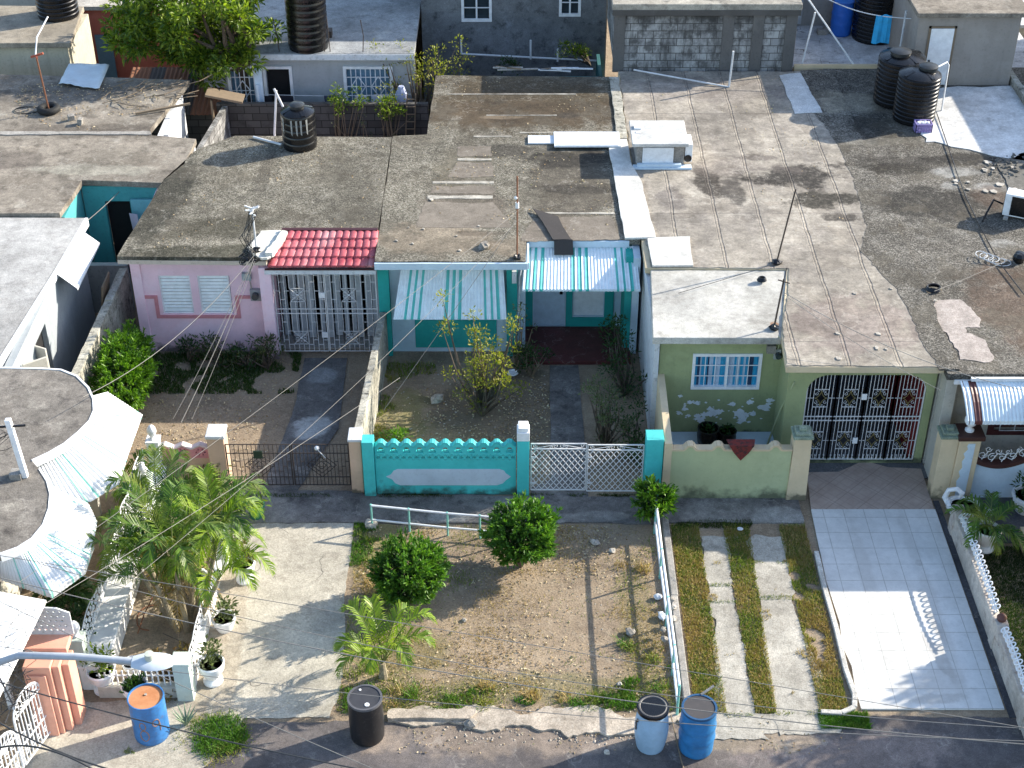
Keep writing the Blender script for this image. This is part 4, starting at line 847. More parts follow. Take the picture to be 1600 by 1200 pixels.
# ================================================================ front fences and gates
FT = thing('turquoise_fence', 'turquoise precast fence wall with scalloped top and white panel', 'fence', (-1.3, 24.15, 0))
m = MB(); xa, xb, y_ = -2.72, .08, 24.1
outl = [(xa,0),(xb,0)]; n = 11; st_ = (xb-xa)/n; holes = []
for i in range(n-1, -1, -1):
    cx = xa+st_*(i+.5); outl += [(cx+st_*.5, 1.2), (cx+st_*.3, 1.235), (cx+st_*.16, 1.29), (cx, 1.3), (cx-st_*.16, 1.29), (cx-st_*.3, 1.235)]
    a = .075; holes.append([(cx-a,1.06),(cx+a,1.06),(cx+a*.9,1.12),(cx+a*.4,1.19),(cx-a*.4,1.19),(cx-a*.9,1.12)])
    for dx in (-st_*.25, st_*.25): d = .042; holes.append([(cx+dx-d,.95),(cx+dx,.91),(cx+dx+d,.95),(cx+dx,.995)])
outl.append((xa,1.2))
m.plate([outl]+holes, lambda a, b, d: (a, y_+d, b), .12); m.build('fence_panel', m_tealwall, FT, bevel=.006)
m = MB()
for i in range(n):
    cx = xa+st_*(i+.5); pts = [(cx-st_*.5,y_+.06,1.21),(cx-st_*.3,y_+.06,1.245),(cx-st_*.16,y_+.06,1.3),(cx,y_+.06,1.31),(cx+st_*.16,y_+.06,1.3),(cx+st_*.3,y_+.06,1.245),(cx+st_*.5,y_+.06,1.21)]
    for a, b in zip(pts, pts[1:]): m.bar(a, b, .14, .025)
    m.tube([(cx-.05,y_-.01,1.13),(cx-.03,y_-.012,1.165),(cx+.03,y_-.012,1.165),(cx+.05,y_-.01,1.13)], .008, 4)
    m.bar((cx-.05,y_+.02,1.09),(cx+.05,y_+.02,1.09),.03,.02)
    m.bar((cx-st_*.5,y_+.0,.88),(cx,y_+.0,1.02),.016); m.bar((cx-st_*.5,y_+.0,1.02),(cx,y_+.0,.88),.016); m.bar((cx,y_+.0,.88),(cx+st_*.5,y_+.0,1.02),.016); m.bar((cx,y_+.0,1.02),(cx+st_*.5,y_+.0,.88),.016)
m.build('coping', m_teal, FT)
m = MB(); L = [(-2.52,.47),(-2.42,.52),(-2.36,.62),(-2.28,.66),(-.25,.66),(-.16,.62),(-.12,.55),(-.02,.47),(-.12,.38),(-.18,.3),(-.3,.25),(-2.24,.25),(-2.34,.3),(-2.4,.4)]
m.plate([L], lambda a, b, d: (a, y_-.012+d, b), .014); m.build('white_panel', m_paleblue, FT, bevel=.003)
def post(name, label, x0, x1, y0, y1, h, mat, cap=None, capm=None, taper=0, cat='gate post', group=None):
    o = thing(name, label, cat, ((x0+x1)/2, (y0+y1)/2, 0), group)
    m = MB(); m.v = []; t = taper
    m.add([(x0-t,y0-t,0),(x1+t,y0-t,0),(x1+t,y1+t,0),(x0-t,y1+t,0),(x0,y0,h),(x1,y0,h),(x1,y1,h),(x0,y1,h)], [(0,3,2,1),(4,5,6,7),(0,1,5,4),(1,2,6,5),(2,3,7,6),(3,0,4,7)])
    m.build('pillar', mat, o, bevel=.012)
    if cap:
        c = MB()
        for (d, z0, z1) in cap: c.box((x0-d,y0-d,h+z0), (x1+d,y1+d,h+z1))
        c.build('cap', capm or mat, o, bevel=.012)
    return o
post('gate_post', 'turquoise post beside the peach pillar at the left end of the scalloped fence', -2.96, -2.73, 24.02, 24.3, 1.36, m_tealwall, [(.0,0,.01)], m_teal)
post('gate_post', 'turquoise post with white cap between the scalloped fence and lattice gate', .1, .34, 24.0, 24.3, 1.62, m_tealwall, [(.004,-.2,.005),(-.02,.005,.1)], m_white)
post('gate_post', 'broad turquoise post at the right end of the lattice gate', 2.64, 2.98, 23.98, 24.32, 1.46, m_tealwall, [(.003,0,.01)], m_teal)
GT = thing('lattice_gate', 'white wrought iron double gate with diamond lattice between turquoise posts', 'gate', (1.5, 24.1, .1))
def f4(a, z): return (a, 24.1, z)
for gi, (a0, a1, zo) in enumerate(((.38,1.47,0),(1.5,2.6,-.03))):
    m = MB(); z0, z1 = .13+zo, 1.16+zo
    for a, b in (((a0,z0),(a1,z0)),((a0,z1),(a1,z1)),((a0,z0),(a0,z1+.13)),((a1,z0),(a1,z1+.13)),((a0,z1+.13),(a1,z1+.13))): m.bar(f4(*a), f4(*b), .022)
    s = .155; h_ = z1-z0; k = -h_*1.0
    sl_ = .72
    c0 = a0 - h_*sl_
    while c0 < a1:
        for sg in (1, -1):
            za = zb = None
            p0 = (c0, z0 if sg == 1 else z1); p1 = (c0+h_*sl_, z1 if sg == 1 else z0)
            def cl(p0, p1):
                (xa_, za_), (xb_, zb_) = p0, p1; t0, t1 = 0, 1; dx = xb_-xa_
                t0 = max(t0, (a0-xa_)/dx); t1 = min(t1, (a1-xa_)/dx)
                return None if t0 >= t1 else ((xa_+dx*t0, za_+(zb_-za_)*t0), (xa_+dx*t1, za_+(zb_-za_)*t1))
            q = cl(p0, p1)
            if q: a_, b_ = q; m.bar((a_[0],24.1+.006*sg,a_[1]), (b_[0],24.1+.006*sg,b_[1]), .012)
        c0 += .118
    cx = (a0+a1)/2
    for sg in (-1, 1):
        m.bar(f4(cx+sg*.08,z1+.1), f4(cx+sg*.5,z1+.01), .01); spiral(m, f4, cx+sg*.07, z1+.07, .05, R(90), 1.2, sg, .013); spiral(m, f4, cx+sg*.15, z1+.05, .035, R(180), 1.2, -sg, .012); spiral(m, f4, cx+sg*.47, z1+.08, .045, R(0), 1.2, sg, .012)
    m.box((a0 if gi else a0-.02, 24.07, .3), ((a0 if gi else a0)+.1, 24.09, .34)); m.box((a0,24.07,.95), (a0+.1,24.09,.98))
    m.build('gate_leaf', m_wroughtw, GT)
# peach pillars, brown gate, pink balustrade
post('gate_post', 'peach pillar joined to the left of the turquoise fence end', -3.22, -2.98, 24.12, 24.5, 1.32, m_peach, [(.02,0,.06)], m_oldwhite)
post('gate_post', 'peach pillar with a peeling white cap beside the pink balustrade', -6.06, -5.72, 24.3, 24.7, 1.25, m_peach, [(.02,0,.07)], m_oldwhite)
GB = thing('brown_gate', 'rusty brown wrought iron gate between the peach pillars', 'gate', (-4.5, 24.3, 0))
def f5(a, z): return (a, 24.3, z)
for (a0, a1) in ((-5.7,-4.42),(-4.38,-3.26)):
    m = MB(); z0, z1 = .1, 1.12; n = 15
    for i in range(n+1):
        x = a0+(a1-a0)*i/n; m.bar(f5(x,z0), f5(x,z1), .024 if i in (0,n) else .012)
    for z in (z0, z1, .9, .3): m.bar(f5(a0,z), f5(a1,z), .016)
    for i in range(n):
        x = a0+(a1-a0)*i/n; m.bar(f5(x, .45+.12*(i%3)), f5(x+(a1-a0)/n, .45+.12*(i%3)), .01)
    cx = (a0+a1)/2; q = .2
    for k in range(3):
        r_ = q*(k+1)/2
        for a, b in (((cx-r_,.6),(cx,.6+r_)),((cx,.6+r_),(cx+r_,.6)),((cx+r_,.6),(cx,.6-r_)),((cx,.6-r_),(cx-r_,.6))): m.bar(f5(*a), f5(*b), .012)
    gl = m.build('gate_leaf', m_iron, GB)
m = MB(); m.box((-5.16,24.28,.78),(-4.98,24.31,.96)); m.build('letter_plate', paint('dark_green_plate', (.03,.05,.03), .5), GB)
m = MB(); m.ball((-3.88,24.27,1.05), .05, 10, 6); m.bar((-3.86,24.25,1.02),(-3.72,24.25,.82),.012); m.build('handle', m_whitemetal, GB)
FPK = thing('pink_balustrade', 'rose pink pierced balustrade on a peach dwarf wall', 'fence', (-6.6, 24.55, 0))
m = MB(); m.box((-7.15,24.5,0), (-6.08,24.62,.62)); m.build('dwarf_wall', m_peach, FPK, bevel=.01)
m = MB(); lo = [(-7.15,.62),(-6.08,.62)]; hl = []
for i in range(2,-1,-1): c = -7.15+.357*(i+.5); lo += [(c+.178,.84),(c,.93),(c-.178,.84)]
for i in range(3):
    c = -7.15+.357*(i+.5)
    for k in range(6): a = k*math.pi/3; hl.append([(c+.085*math.cos(a)+.022*math.cos(b), .77+.07*math.sin(a)+.022*math.sin(b)) for b in [j*math.pi/3 for j in range(6)]])
m.plate([lo]+hl, lambda a, b, d: (a, 24.5+d, b), .11); m.build('pierced_block', m_pinkband, FPK)
m = MB()
for i in range(3):
    c = -7.15+.357*(i+.5); m.bar((c-.18,24.555,.85),(c,24.555,.945),.14,.03); m.bar((c,24.555,.945),(c+.18,24.555,.85),.14,.03)
m.build('coping', plaster('pale_pink', (.75,.62,.6), .3), FPK)
# wall between the pink and turquoise gardens
m = MB()
pa, pb = Vector((-2.88,29.05,0)), Vector((-3.1,24.45,0)); nseg = 22
for i in range(nseg):
    a, b = pa.lerp(pb, i/nseg), pa.lerp(pb, (i+1)/nseg); h = 1.22+.02*mn.noise(Vector((i*.7,0,0))); m.add([(a.x-.07,a.y,0),(b.x-.07,b.y,0),(b.x+.07,b.y,0),(a.x+.07,a.y,0),(a.x-.07,a.y,h),(b.x-.07,b.y,h),(b.x+.07,b.y,h),(a.x+.07,a.y,h)], [(4,5,6,7),(0,1,5,4),(2,3,7,6),(0,4,7,3),(1,2,6,5)])
tag(m.build('garden_wall', m_mosswall, loc=(-3,26.8,0)), 'mouldy white block wall between the pink and turquoise gardens', 'wall')
# green fence
FG = thing('green_fence', 'pale green fence wall with a wavy cream coping', 'fence', (4.3, 24, 0))
xa, xb = 3.14, 5.5
def topz(x):
    t = (x-xa)/(xb-xa); z = 1.26
    for c in (.15,.385,.62,.86): z += .1*math.exp(-((t-c)/.038)**4)
    return z
xs = [xa+(xb-xa)*i/70 for i in range(71)]
m = MB(); m.plate([[(xa,0),(xb,0)]+[(x,topz(x)-.03) for x in reversed(xs)]], lambda a, b, d: (a, 23.95+d, b), .13); m.build('fence_panel', plaster('fence_green', (.42,.46,.27), .15, (.2,.25,.13), streak=.15, low=.3), FG)
m = MB()
for a, b in zip(xs, xs[1:]): m.bar((a,24.015,topz(a)-.01), (b+.004,24.015,topz(b)-.01), .17, .045)
m.build('coping', m_beige, FG)
m = MB(); m.box((2.99,23.93,0),(3.14,24.1,1.42)); m.add([(3.0,24.1,0),(3.14,24.1,0),(3.0,26.1,0),(3.14,26.1,0),(3.0,24.1,1.42),(3.14,24.1,1.42),(3.0,26.1,1.62),(3.14,26.1,1.62)], [(0,1,5,4),(1,3,7,5),(3,2,6,7),(2,0,4,6),(4,5,7,6)]); m.build('side_wall', m_beige, FG)
capg = [(.03,0,.06),(-.02,.06,.12),(-.1,.12,.18)]
m_capg = concrete('cap_green', (.3,.36,.27), (.14,.18,.12), (.42,.46,.38), .5, 2)
post('gate_post', 'beige pillar with stepped green cap at the right end of the green fence', 5.52, 5.86, 23.93, 24.27, 1.52, m_beige, capg, m_capg, .03)
post('gate_post', 'beige pillar with stepped green cap right of the white drive, beside the brown capped pier', 8.4, 8.74, 23.95, 24.3, 1.52, m_beige, capg, m_capg, -.0)
m = MB(); cy = [(4.24,24.02,1.45),(4.5,23.9,1.3)]
a = P(1146,685,1.33); b = P(1186,683,1.33); c = P(1165,707,1.0)
m.add([(4.22,24.12,1.385),(4.78,24.12,1.385),(4.74,23.9,1.385),(4.26,23.9,1.385),(4.5,23.905,1.02),(4.36,23.9,1.2),(4.64,23.9,1.2)], [(0,1,2,3),(3,2,6,5),(5,6,4)])
mm = NM('red_mat'); q = mm.noise(14, 4, .7); mm.out(mm.mix(mm.rng(q, .45, .6), (.17,.03,.025), (.05,.025,.025)), .95)
o = m.build('door_mat', mm.m, loc=(4.5,24,1.3)); sd = o.modifiers.new('s','SOLIDIFY'); sd.thickness = .02; tag(o, 'dark red door mat hung over the green fence to dry', 'door mat')
m = MB(); m.tube([(3.55,24.9,.12)]+[(3.5+.22*math.cos(a/3), 24.9+.16*math.sin(a/3), .12+.004*a) for a in range(0, 38)], .014, 5); tag(m.build('garden_hose', paint('lilac_hose', (.5,.48,.62), .5), loc=(3.5,24.9,.1)), 'coiled pale hose behind the green fence', 'hose')
for k, (u, v) in enumerate(((1105,678),(1135,684))):
    c = P(u, v, .1); t = thing('flower_pot', ['larger round black pot below the green house window','smaller round black pot below the green house window, beside the red mat'][k], 'flower pot', ((4.08,4.48)[k], 25.6, .14), 'black pots behind the green fence'); c = WL[t.name]
    m = MB(); s_ = 1.25-.2*k; m.lathe([(.12*s_,0),(.17*s_,.08),(.185*s_,.2*s_),(.17*s_,.3*s_),(.185*s_,.31*s_),(.185*s_,.34*s_),(.16*s_,.34*s_),(.15*s_,.26*s_)], c, 18); m.build('pot', m_black, t, smooth=True)
    m = MB(); m.lathe([(.001,.27*s_),(.155*s_,.27*s_)], c, 14); m.build('soil', m_soil, t)
    Cc, Dd = clumps([(c.x, c.y, c.z+.38)], .12, 60); leaves('foliage', Cc, Dd, .09, .04, L_dark, t)
# railings in the front garden
m_railt = paint('teal_rail', (.2,.5,.45), .5, .3, (.4,.4,.38))
def railing(label, pts, h1, h2, loc, r=.022):
    t = thing('railing', label, 'railing', loc)
    m = MB(); m.tube([(p[0],p[1],h1) for p in pts], r, 8); m.build('top_rail', m_white, t, smooth=True)
    m = MB(); m.tube([(p[0],p[1],h2) for p in pts], r*.9, 8); m.build('lower_rail', m_white, t, smooth=True)
    for p in pts:
        m = MB(); m.tube([(p[0],p[1],0),(p[0],p[1],h1+.03)], r*.9, 7); m.build('post', m_railt, t, smooth=True)
    return t
railing('low white and teal pipe railing in front of the turquoise fence', [(-2.74,23.08),(-2.0,22.96),(-1.25,22.84),(-.62,22.76),(.05,22.65)], .56, .2, (-1.5,22.9,0))
rr_ = railing('long white pipe railing along the right edge of the bare yard', [(2.78,22.9),(2.78,21.6),(2.79,20.3),(2.8,19.1),(2.8,18.15)], .72, .3, (2.8,20.5,0), .026)
m = MB(); 
for x0, x1, y0, y1 in ((2.93,3.06,18.3,21.0),(2.94,3.07,21.0,23.2)): m.box((x0,y0,0),(x1,y1,.14 if y0 < 20 else .145))
tag(m.build('kerb', m_cement, bevel=.015), kind='structure')
def stone(label, x, y, r, seed, z=0, mat=None, group=None, cat='stone', name='stone'):
    m = MB(); rock(m, (x, y, z+r*.35), r, seed); o = m.build(name, mat or m_stone, loc=(x, y, z), smooth=False); return tag(o, label, cat, group)
for i, (u, v, r_, h, lb) in enumerate(((1038,1000,.07,.14,'grey stone on the low kerb, nearest the two barrels'),(1036,985,.06,.14,'pinkish stone on the low kerb just behind the grey one'),(1052,968,.07,.14,'pale stone on the low kerb at its middle'),(1052,950,.06,.14,'small stone on the low kerb, farther than the pale one'),(1050,938,.06,.14,'darker stone at the far end of the row on the kerb'),
    (580,822,.14,0,'rough white stone at the left foot of the teal railing'),(650,822,.11,0,'grey stone at the second foot of the teal railing'),(684,626,.15,0,'pale boulder lying below the straggly yellow bush'),(815,692-6,.0,0,''),(930,850,.09,0,'white scrap of rubble on the bare yard beside the path gate'),(957,862,.06,0,'small white stone beside the rubble scrap near the topiary'),(725,970,.05,0,'white stone in the middle of the bare yard'),(968,1070,.05,0,'pale stone in the yard near the white barrel'),(735,1133,.11,0,'dark lump of asphalt at the broken kerb'),(948,1176,.05,0,'small pale stone on the road beside the white barrel'),(1172,1028-58,.04,0,''),(757,387,.13,2.7,'dark rock on the turquoise house roof'),(985,990,.1,.0,'bluish grey stone beside the lower rail of the long railing'))):
    if not lb: continue
    c = P(u, v, h); stone(lb, c.x, c.y, r_, i+3, h, m_rubble if 'dark' in lb or 'grey' in lb else m_stone)
# ================================================================ barrels in the street
def barrel_profile(r, h, bulge=.0, rings=2):
    pr = [(r*.9,0),(r*.97,.02),(r,.05)]
    for i in range(1, 20):
        t = i/20; q = r*(1+bulge*math.sin(math.pi*t)); z = .05+(h-.1)*t
        for rg in ([.33,.66] if rings == 2 else []):
            if abs(t-rg) < .02: q += .014
        pr.append((q, z))
    return pr + [(r,h-.05),(r*.985,h-.03),(r*.93,h-.03),(r*.92,h-.07)]
def barrel(label, c, r, h, mats, bulge=0, top='lid', tilt=(0,0), rings=2, lidm=None):
    t = thing('barrel', label, 'barrel', c)
    m = MB(); m.lathe(barrel_profile(r, h, bulge, rings), (0,0,0), 40); 
    m.v = [(x+c[0], y+c[1], z+c[2]) for x, y, z in m.v]; b = m.build('body', mats, t, smooth=True)
    return t
t = barrel('black plastic barrel standing alone at the road edge', (-2.42,17.72,0), .285, .9, m_blackdrum, .02, rings=0)
def lid(t, c, r, h, mat, ring, bungs=True, rim=.03):
    m = MB(); m.lathe([(.001,h-.02),(r*.62,h-.02),(r*.66,h-.005),(r*.74,h-.005),(r*.78,h-.025),(r*.86,h-.025),(r*.9,h+.0)], c, 40); l = m.build('lid', mat, t, smooth=True)
    m = MB(); m.lathe([(r*.9,h-.03),(r*.9,h+.012),(r*1.02,h+.012),(r*1.02,h-.035)], c, 40); m.build('rim', ring, t, smooth=True)
    if bungs:
        for k, (dx, dy) in enumerate(((.05,-.16),(-.09,.17))):
            m = MB(); q = .04 if k == 0 else .02; m.lathe([(q,h-.03),(q,h+.012),(q*.5,h+.012),(q*.45,h+.004),(.001,h+.004)], (c[0]+dx, c[1]+dy, c[2]), 14); m.build('bung', m_white, l, smooth=True)
    return l
lid(t, (-2.42,17.72,0), .285, .9, paint('charcoal_lid', (.045,.045,.05), .45), paint('rim_grey', (.1,.1,.11), .5))
m_bbl = paint('pale_blue_plastic', (.3,.45,.6), .45, .35, (.22,.3,.38), 4)
t = barrel('pale blue grey barrel with a black screw lid and black drip mark', (2.3,17.5,0), .235, .92, m_bbl, .2, rings=0)
c = (2.3,17.5,0); m = MB(); m.lathe([(.001,.925),(.2,.925),(.215,.94),(.225,.935),(.25,.935),(.262,.925),(.262,.865),(.25,.86)], c, 40); l = m.build('lid', paint('grey_lid', (.16,.15,.14), .45, .5, (.25,.23,.2), 5), t, smooth=True)
m = MB(); m.lathe([(.225,.87),(.268,.872),(.272,.9),(.268,.935),(.236,.938),(.228,.93)], c, 40); m.build('clamp_ring', m_black, l, smooth=True)
m = MB()
for z, a, hh in ((.66,-2.5,.05),(.6,-2.45,.06),(.54,-2.42,.05),(.72,-2.38,.05)): 
    q = .235*(1+.2*math.sin(math.pi*(z/.92)))+.012; m.obox((c[0]+q*math.cos(a-.35), c[1]+q*math.sin(a-.35), z), (.01,.035,hh*1.2), Matrix.Rotation(a-.35, 3, 'Z'))
m.build('drip_mark', m_black, t)
m_bblue = paint('blue_plastic', (.025,.17,.4), .45, .4, (.07,.24,.42), 5, var=.25)
t = barrel('tall blue barrel with a dark lid and a paper label on top', (3.05,17.45,0), .285, .96, m_bblue, .03)
c = (3.05,17.45,0); l = lid(t, c, .285, .96, paint('dark_flat_lid', (.06,.055,.055), .6, .4, (.12,.1,.1), 3), paint('rim_blue', (.02,.08,.18), .5), False)
m = MB(); m.box((3.1,17.25,.945),(3.25,17.33,.949)); m.box((3.28,17.37,.945),(3.31,17.39,.949)); m.build('paper_label', paint('paper', (.75,.75,.72), .8), l)
m = MB(); m.bar((3.1,17.72,.97),(3.32,17.84,1.05),.03); m.build('stick', m_cement, t)
m_oil = paint('blue_drum_paint', (.04,.17,.42), .5, .55, (.12,.07,.05), 5, var=.3)
c = (-6.03,17.75,0); t = barrel('blue steel drum with rusty top and orange painted numbers', c, .295, .88, m_oil, .0, rings=0)
m = MB(); m.lathe([(.295,.84),(.305,.875),(.3,.9),(.282,.9),(.275,.86)], c, 44); rm = m.build('rim', m_oil, t, smooth=True)
mm = NM('rusty_top'); q = mm.noise(3, 6, .7); mm.out(mm.mix(mm.rng(q, .3, .7), (.42,.17,.07), (.6,.3,.15)), .6, q, .2)
m = MB(); m.lathe([(.001,.872),(.15,.868),(.283,.872)], c, 40); l = m.build('lid', mm.m, t); m = MB(); m.lathe([(.022,.87),(.022,.89),(.001,.89)], (c[0]-.01,c[1]+.06,0), 10); m.build('bung', m_stone, l)
# the numbers 8 9 and a faint mark before them, brushed on the drum
def stroke(m, pts, r=.295, w=.009):
    q = []
    for a, z in pts: q.append((c[0]+r*math.cos(a), c[1]+r*math.sin(a), z))
    m.tube(q, w, 5)
m = MB(); A0 = -math.pi/2
def loop(ca, cz, ra, rz, a0=0, a1=360, n=18): return [(ca+ra*math.cos(R(a0+(a1-a0)*i/n)), cz+rz*math.sin(R(a0+(a1-a0)*i/n))) for i in range(n+1)]
stroke(m, loop(A0-.16,.49,.17,.085,-90,270)); stroke(m, loop(A0-.13,.27,.24,.12,90,450)); 
stroke(m, loop(A0+.62,.53,.2,.075,0,360)); stroke(m, [(A0+.82,.53),(A0+.84,.4),(A0+.82,.32)]); 
stroke(m, [(A0-1.0,.5),(A0-.88,.47),(A0-.78,.43)], w=.007)
m.build('painted_number', paint('orange_brown_paint', (.28,.15,.08), .7), t)
# pallet of little things by the barrels
m = MB(); m.tube([(2.66,17.9,.3),(2.72,17.6,.15),(2.78,17.2,.03),(2.85,16.7,.02)], .012, 5); tag(m.build('stick', m_wood, loc=(2.7,17.4,0)), 'thin brown stick leaning between the pale and blue barrels', 'stick')
# ================================================================ houses and walls at the left
m_roofA = concrete('pale_slab', (.46,.45,.43), (.24,.23,.22), (.62,.61,.59), .5, .8, fine=.7)
HA = thing('grey_slab_house', 'low white house with a pale grey slab roof beside the alley', 'house', (-10.6, 27.5, 0))
m = MB(); m.prism([(-15,23.9),(-10.2,23.95),(-10.12,25.1),(-9.85,28.6),(-9.72,30.86),(-15,30.92)], 2.5, 2.62); m.build('roof', m_roofA, HA, bevel=.012)
m = MB(); m.bar((-10.2,23.95,2.52), (-9.84,28.65,2.52), .06, .2); m.bar((-9.84,28.65,2.52), (-9.7,30.86,2.52), .06, .2); m.build('fascia', m_white, HA)
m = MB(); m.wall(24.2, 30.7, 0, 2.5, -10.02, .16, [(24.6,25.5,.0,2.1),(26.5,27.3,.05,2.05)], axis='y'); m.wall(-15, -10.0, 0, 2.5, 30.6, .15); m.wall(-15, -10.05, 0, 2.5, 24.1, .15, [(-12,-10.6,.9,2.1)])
m.build('wall', plaster('shade_greyed_render', (.3,.33,.35), .3, (.12,.13,.13)), HA)  # white wall greyed: the alley's shade is put into the paint
m = MB(); m.box((-10.0,24.6,0),(-9.97,25.5,2.1)); m.box((-9.99,26.5,.05),(-9.97,27.3,2.05)); m.build('doorway_shade', m_dark, HA)  # black panels standing in for the shade inside the doorways
m = MB(); m.obox((-9.8,26.42,1.05), (.42,.05,2.0), Matrix.Rotation(R(-25),3,'Z')); m.obox((-9.62,25.6,1.3), (.5,.05,1.9), Matrix.Rotation(R(35),3,'Z')); m.build('door', m_cream, HA, bevel=.01)
m = MB(); m.box((-10.2,23.95,0),(-10.0,24.15,2.5)); m.box((-9.95,24.6,0),(-9.85,24.7,2.45)); m.build('post', m_white, HA, bevel=.01)
corrugated('side_awning', [(-9.83,28.5,2.55),(-9.72,30.4,2.55)], [(-9.42,28.45,2.2),(-9.38,30.45,2.2)], [m_whitemetal, m_white], HA, pitch=.09, lip=.04)
HB = thing('brown_roof_house', 'old house with a stained brown concrete roof and teal rear wall', 'house', (-11.5, 33, 0))
m_roofB = concrete('stained_slab', (.28,.245,.2), (.1,.085,.07), (.46,.43,.37), .9, .7, blobs=[(-10.2,35.2,2.6,.35,0,(.13,.11,.09),.7),(-12.3,33.6,.9,.5,0,(.12,.1,.085),.6),(-9.6,33.6,1.0,.6,.4,(.17,.15,.12),.5),(-11,37.6,3,.6,.1,(.12,.11,.1),.6),(-10,33.1,1.4,.3,0,(.42,.4,.33),.6)])
m = MB(); m.prism(jag([(-16,30.85),(-10.32,30.93),(-10.18,32.55),(-8.28,32.42),(-7.9,33.4),(-7.85,34.75),(-8.98,34.95),(-9.1,35.3),(-8.62,38.3),(-11,38.5),(-16,38.8)], .015, .2, 2), 2.56, 2.7); m.build('roof', m_roofB, HB, bevel=.015)
m = MB(); m.prism(jag([(-16,34.95),(-9.0,34.98),(-9.05,35.12),(-16,35.15)], .03, .1, 7), 2.702, 2.725); m.build('ridge', m_cement, HB)
m = MB(); m.wall(-10.25, -8.3, 0, 2.5, 32.62, .14, [(-9.75,-9.15,0,2.1)]); m.wall(31.1, 32.7, 0, 2.5, -10.4, .12, axis='y')
m.build('wall', plaster('teal_blue_render', (.08,.36,.37), .35, (.05,.12,.12), streak=.4), HB)
m = MB(); m.wall(34.9, 38.1, 0, 2.5, -8.95, .14, axis='y'); m.box((-8.8,35.4,.0),(-8.68,36.2,2.5)); m.build('side_wall', m_oldwhite, HB)
m = MB(); m.box((-9.75,32.8,0),(-9.15,32.82,2.1)); m.build('doorway_shade', m_dark, HB)  # black sheet, painted in place of the dark room behind
m = MB(); m.box((-9.1,32.5,.15),(-8.35,32.56,2.2)); m.build('door', plaster('pale_teal_door', (.2,.5,.55), .4, (.1,.2,.22)), HB)
m = MB(); m.box((-8.72,35.9,1.5),(-8.45,36.4,1.9)); m.build('air_conditioner', m_oldwhite, HB, bevel=.01)
m = MB(); m.bar((-9.62,36.1,2.75),(-8.3,36.6,2.8),.05,.05); tag(m.build('timber', m_wood, loc=(-9,36.3,2.72)), 'long thin timber laid across the brown roof edge', 'timber')
m = MB(); a = Vector((-9.15,32.4,1.9)); m.add([(a.x,a.y,a.z),(a.x+.22,a.y-.1,a.z+.02),(a.x+.24,a.y-.12,a.z-.6),(a.x+.05,a.y,a.z-.7)], [(0,1,2,3)]); tag(m.build('cloth', paint('pink_cloth', (.6,.5,.62), .9), loc=tuple(a)), 'pale pink cloth hung beside the teal door', 'cloth')
# alley wall (mossy) between the grey slab house and the pink house
m = MB(); pa, pb = Vector((-8.95,30.5,0)), Vector((-9.1,24.9,0)); nseg = 24
for i in range(nseg):
    a, b = pa.lerp(pb, i/nseg), pa.lerp(pb, (i+1)/nseg); h = 1.5+.03*mn.noise(Vector((i*.9,3,0))); m.add([(a.x-.09,a.y,0),(b.x-.09,b.y,0),(b.x+.09,b.y,0),(a.x+.09,a.y,0),(a.x-.09,a.y,h),(b.x-.09,b.y,h),(b.x+.09,b.y,h),(a.x+.09,a.y,h)], [(4,5,6,7),(0,1,5,4),(2,3,7,6),(0,4,7,3),(1,2,6,5)])
tag(m.build('garden_wall', m_mosswall, loc=(-9,27.7,0)), 'lichen stained block wall running beside the bright green hedge', 'wall')
m = MB(); m.box((-9.95,30.95,0),(-9.0,31.1,1.3)); tag(m.build('garden_wall', m_grey, loc=(-9.5,31,0)), 'short grey wall closing the alley below the teal door', 'wall')
m = MB(); m.obox((-9.25,29.6,.9), (.04,.7,1.7), Matrix.Rotation(R(8),3,'Y')); tag(m.build('board', m_wood, loc=(-9.25,29.6,0), bevel=.01), 'weathered board leaning on the mossy alley wall', 'board')
for k in range(3):
    m = MB(); m.lathe([(.09,0),(.11,.05),(.11,.22),(.04,.3),(.03,.34)], (-9.62+.16*k, 28.1+.1*(k%2), 0), 12); tag(m.build('jug', paint('milky_plastic', (.4,.45,.5), .5), loc=(-9.62+.16*k,28.1,0), smooth=True), 'milky plastic jug standing in the alley in a group of three', 'jug', 'plastic jugs in the alley')
# curved porch house with striped awnings
HCv = thing('curved_porch_house', 'white house with a curved concrete porch roof ringed by striped awnings', 'house', (-9.5, 21.5, 0))
m_roofC = concrete('curved_slab', (.25,.225,.195), (.085,.075,.07), (.44,.41,.35), .8, .9)
e1 = [(0,575),(60,576),(95,578),(120,588),(138,606),(146,624),(147,642),(140,658),(122,676),(100,694),(76,708),(50,720)]
e2 = [(62,733),(74,752),(79,772),(77,795),(68,820),(50,842),(28,856),(0,866)]
pc = [(-15,24.45)] + PP(e1, 2.85) + PP(e2, 2.85) + [(-8.7,18.95),(-15,18.9)]
m = MB(); m.prism(pc, 2.7, 2.85); m.build('roof', m_roofC, HCv, bevel=.01)
m_fas = m_white
m = MB(); q = [Vector((x, y, 2.78)) for x, y in PP(e1, 2.85)]; 
for a, b in zip(q, q[1:]): m.bar(a, b, .04, .17)
m.build('fascia', m_fas, HCv); m = MB(); q = [Vector((x, y, 2.78)) for x, y in PP(e2, 2.85)]
for a, b in zip(q, q[1:]): m.bar(a, b, .04, .17)
m.build('fascia', m_white, HCv)
m = MB(); m.wall(19.2, 24.2, 0, 2.7, -9.3, .15, [(20,21,.9,2.1),(22.2,23.4,.9,2.1)], axis='y'); m.wall(-15, -9.2, 0, 2.7, 24.1, .14); m.box((-8.75,21.4,0),(-8.6,21.55,2.7)); m.box((-8.3,23.4,0),(-8.15,23.55,2.7)); m.build('wall', m_cream, HCv)
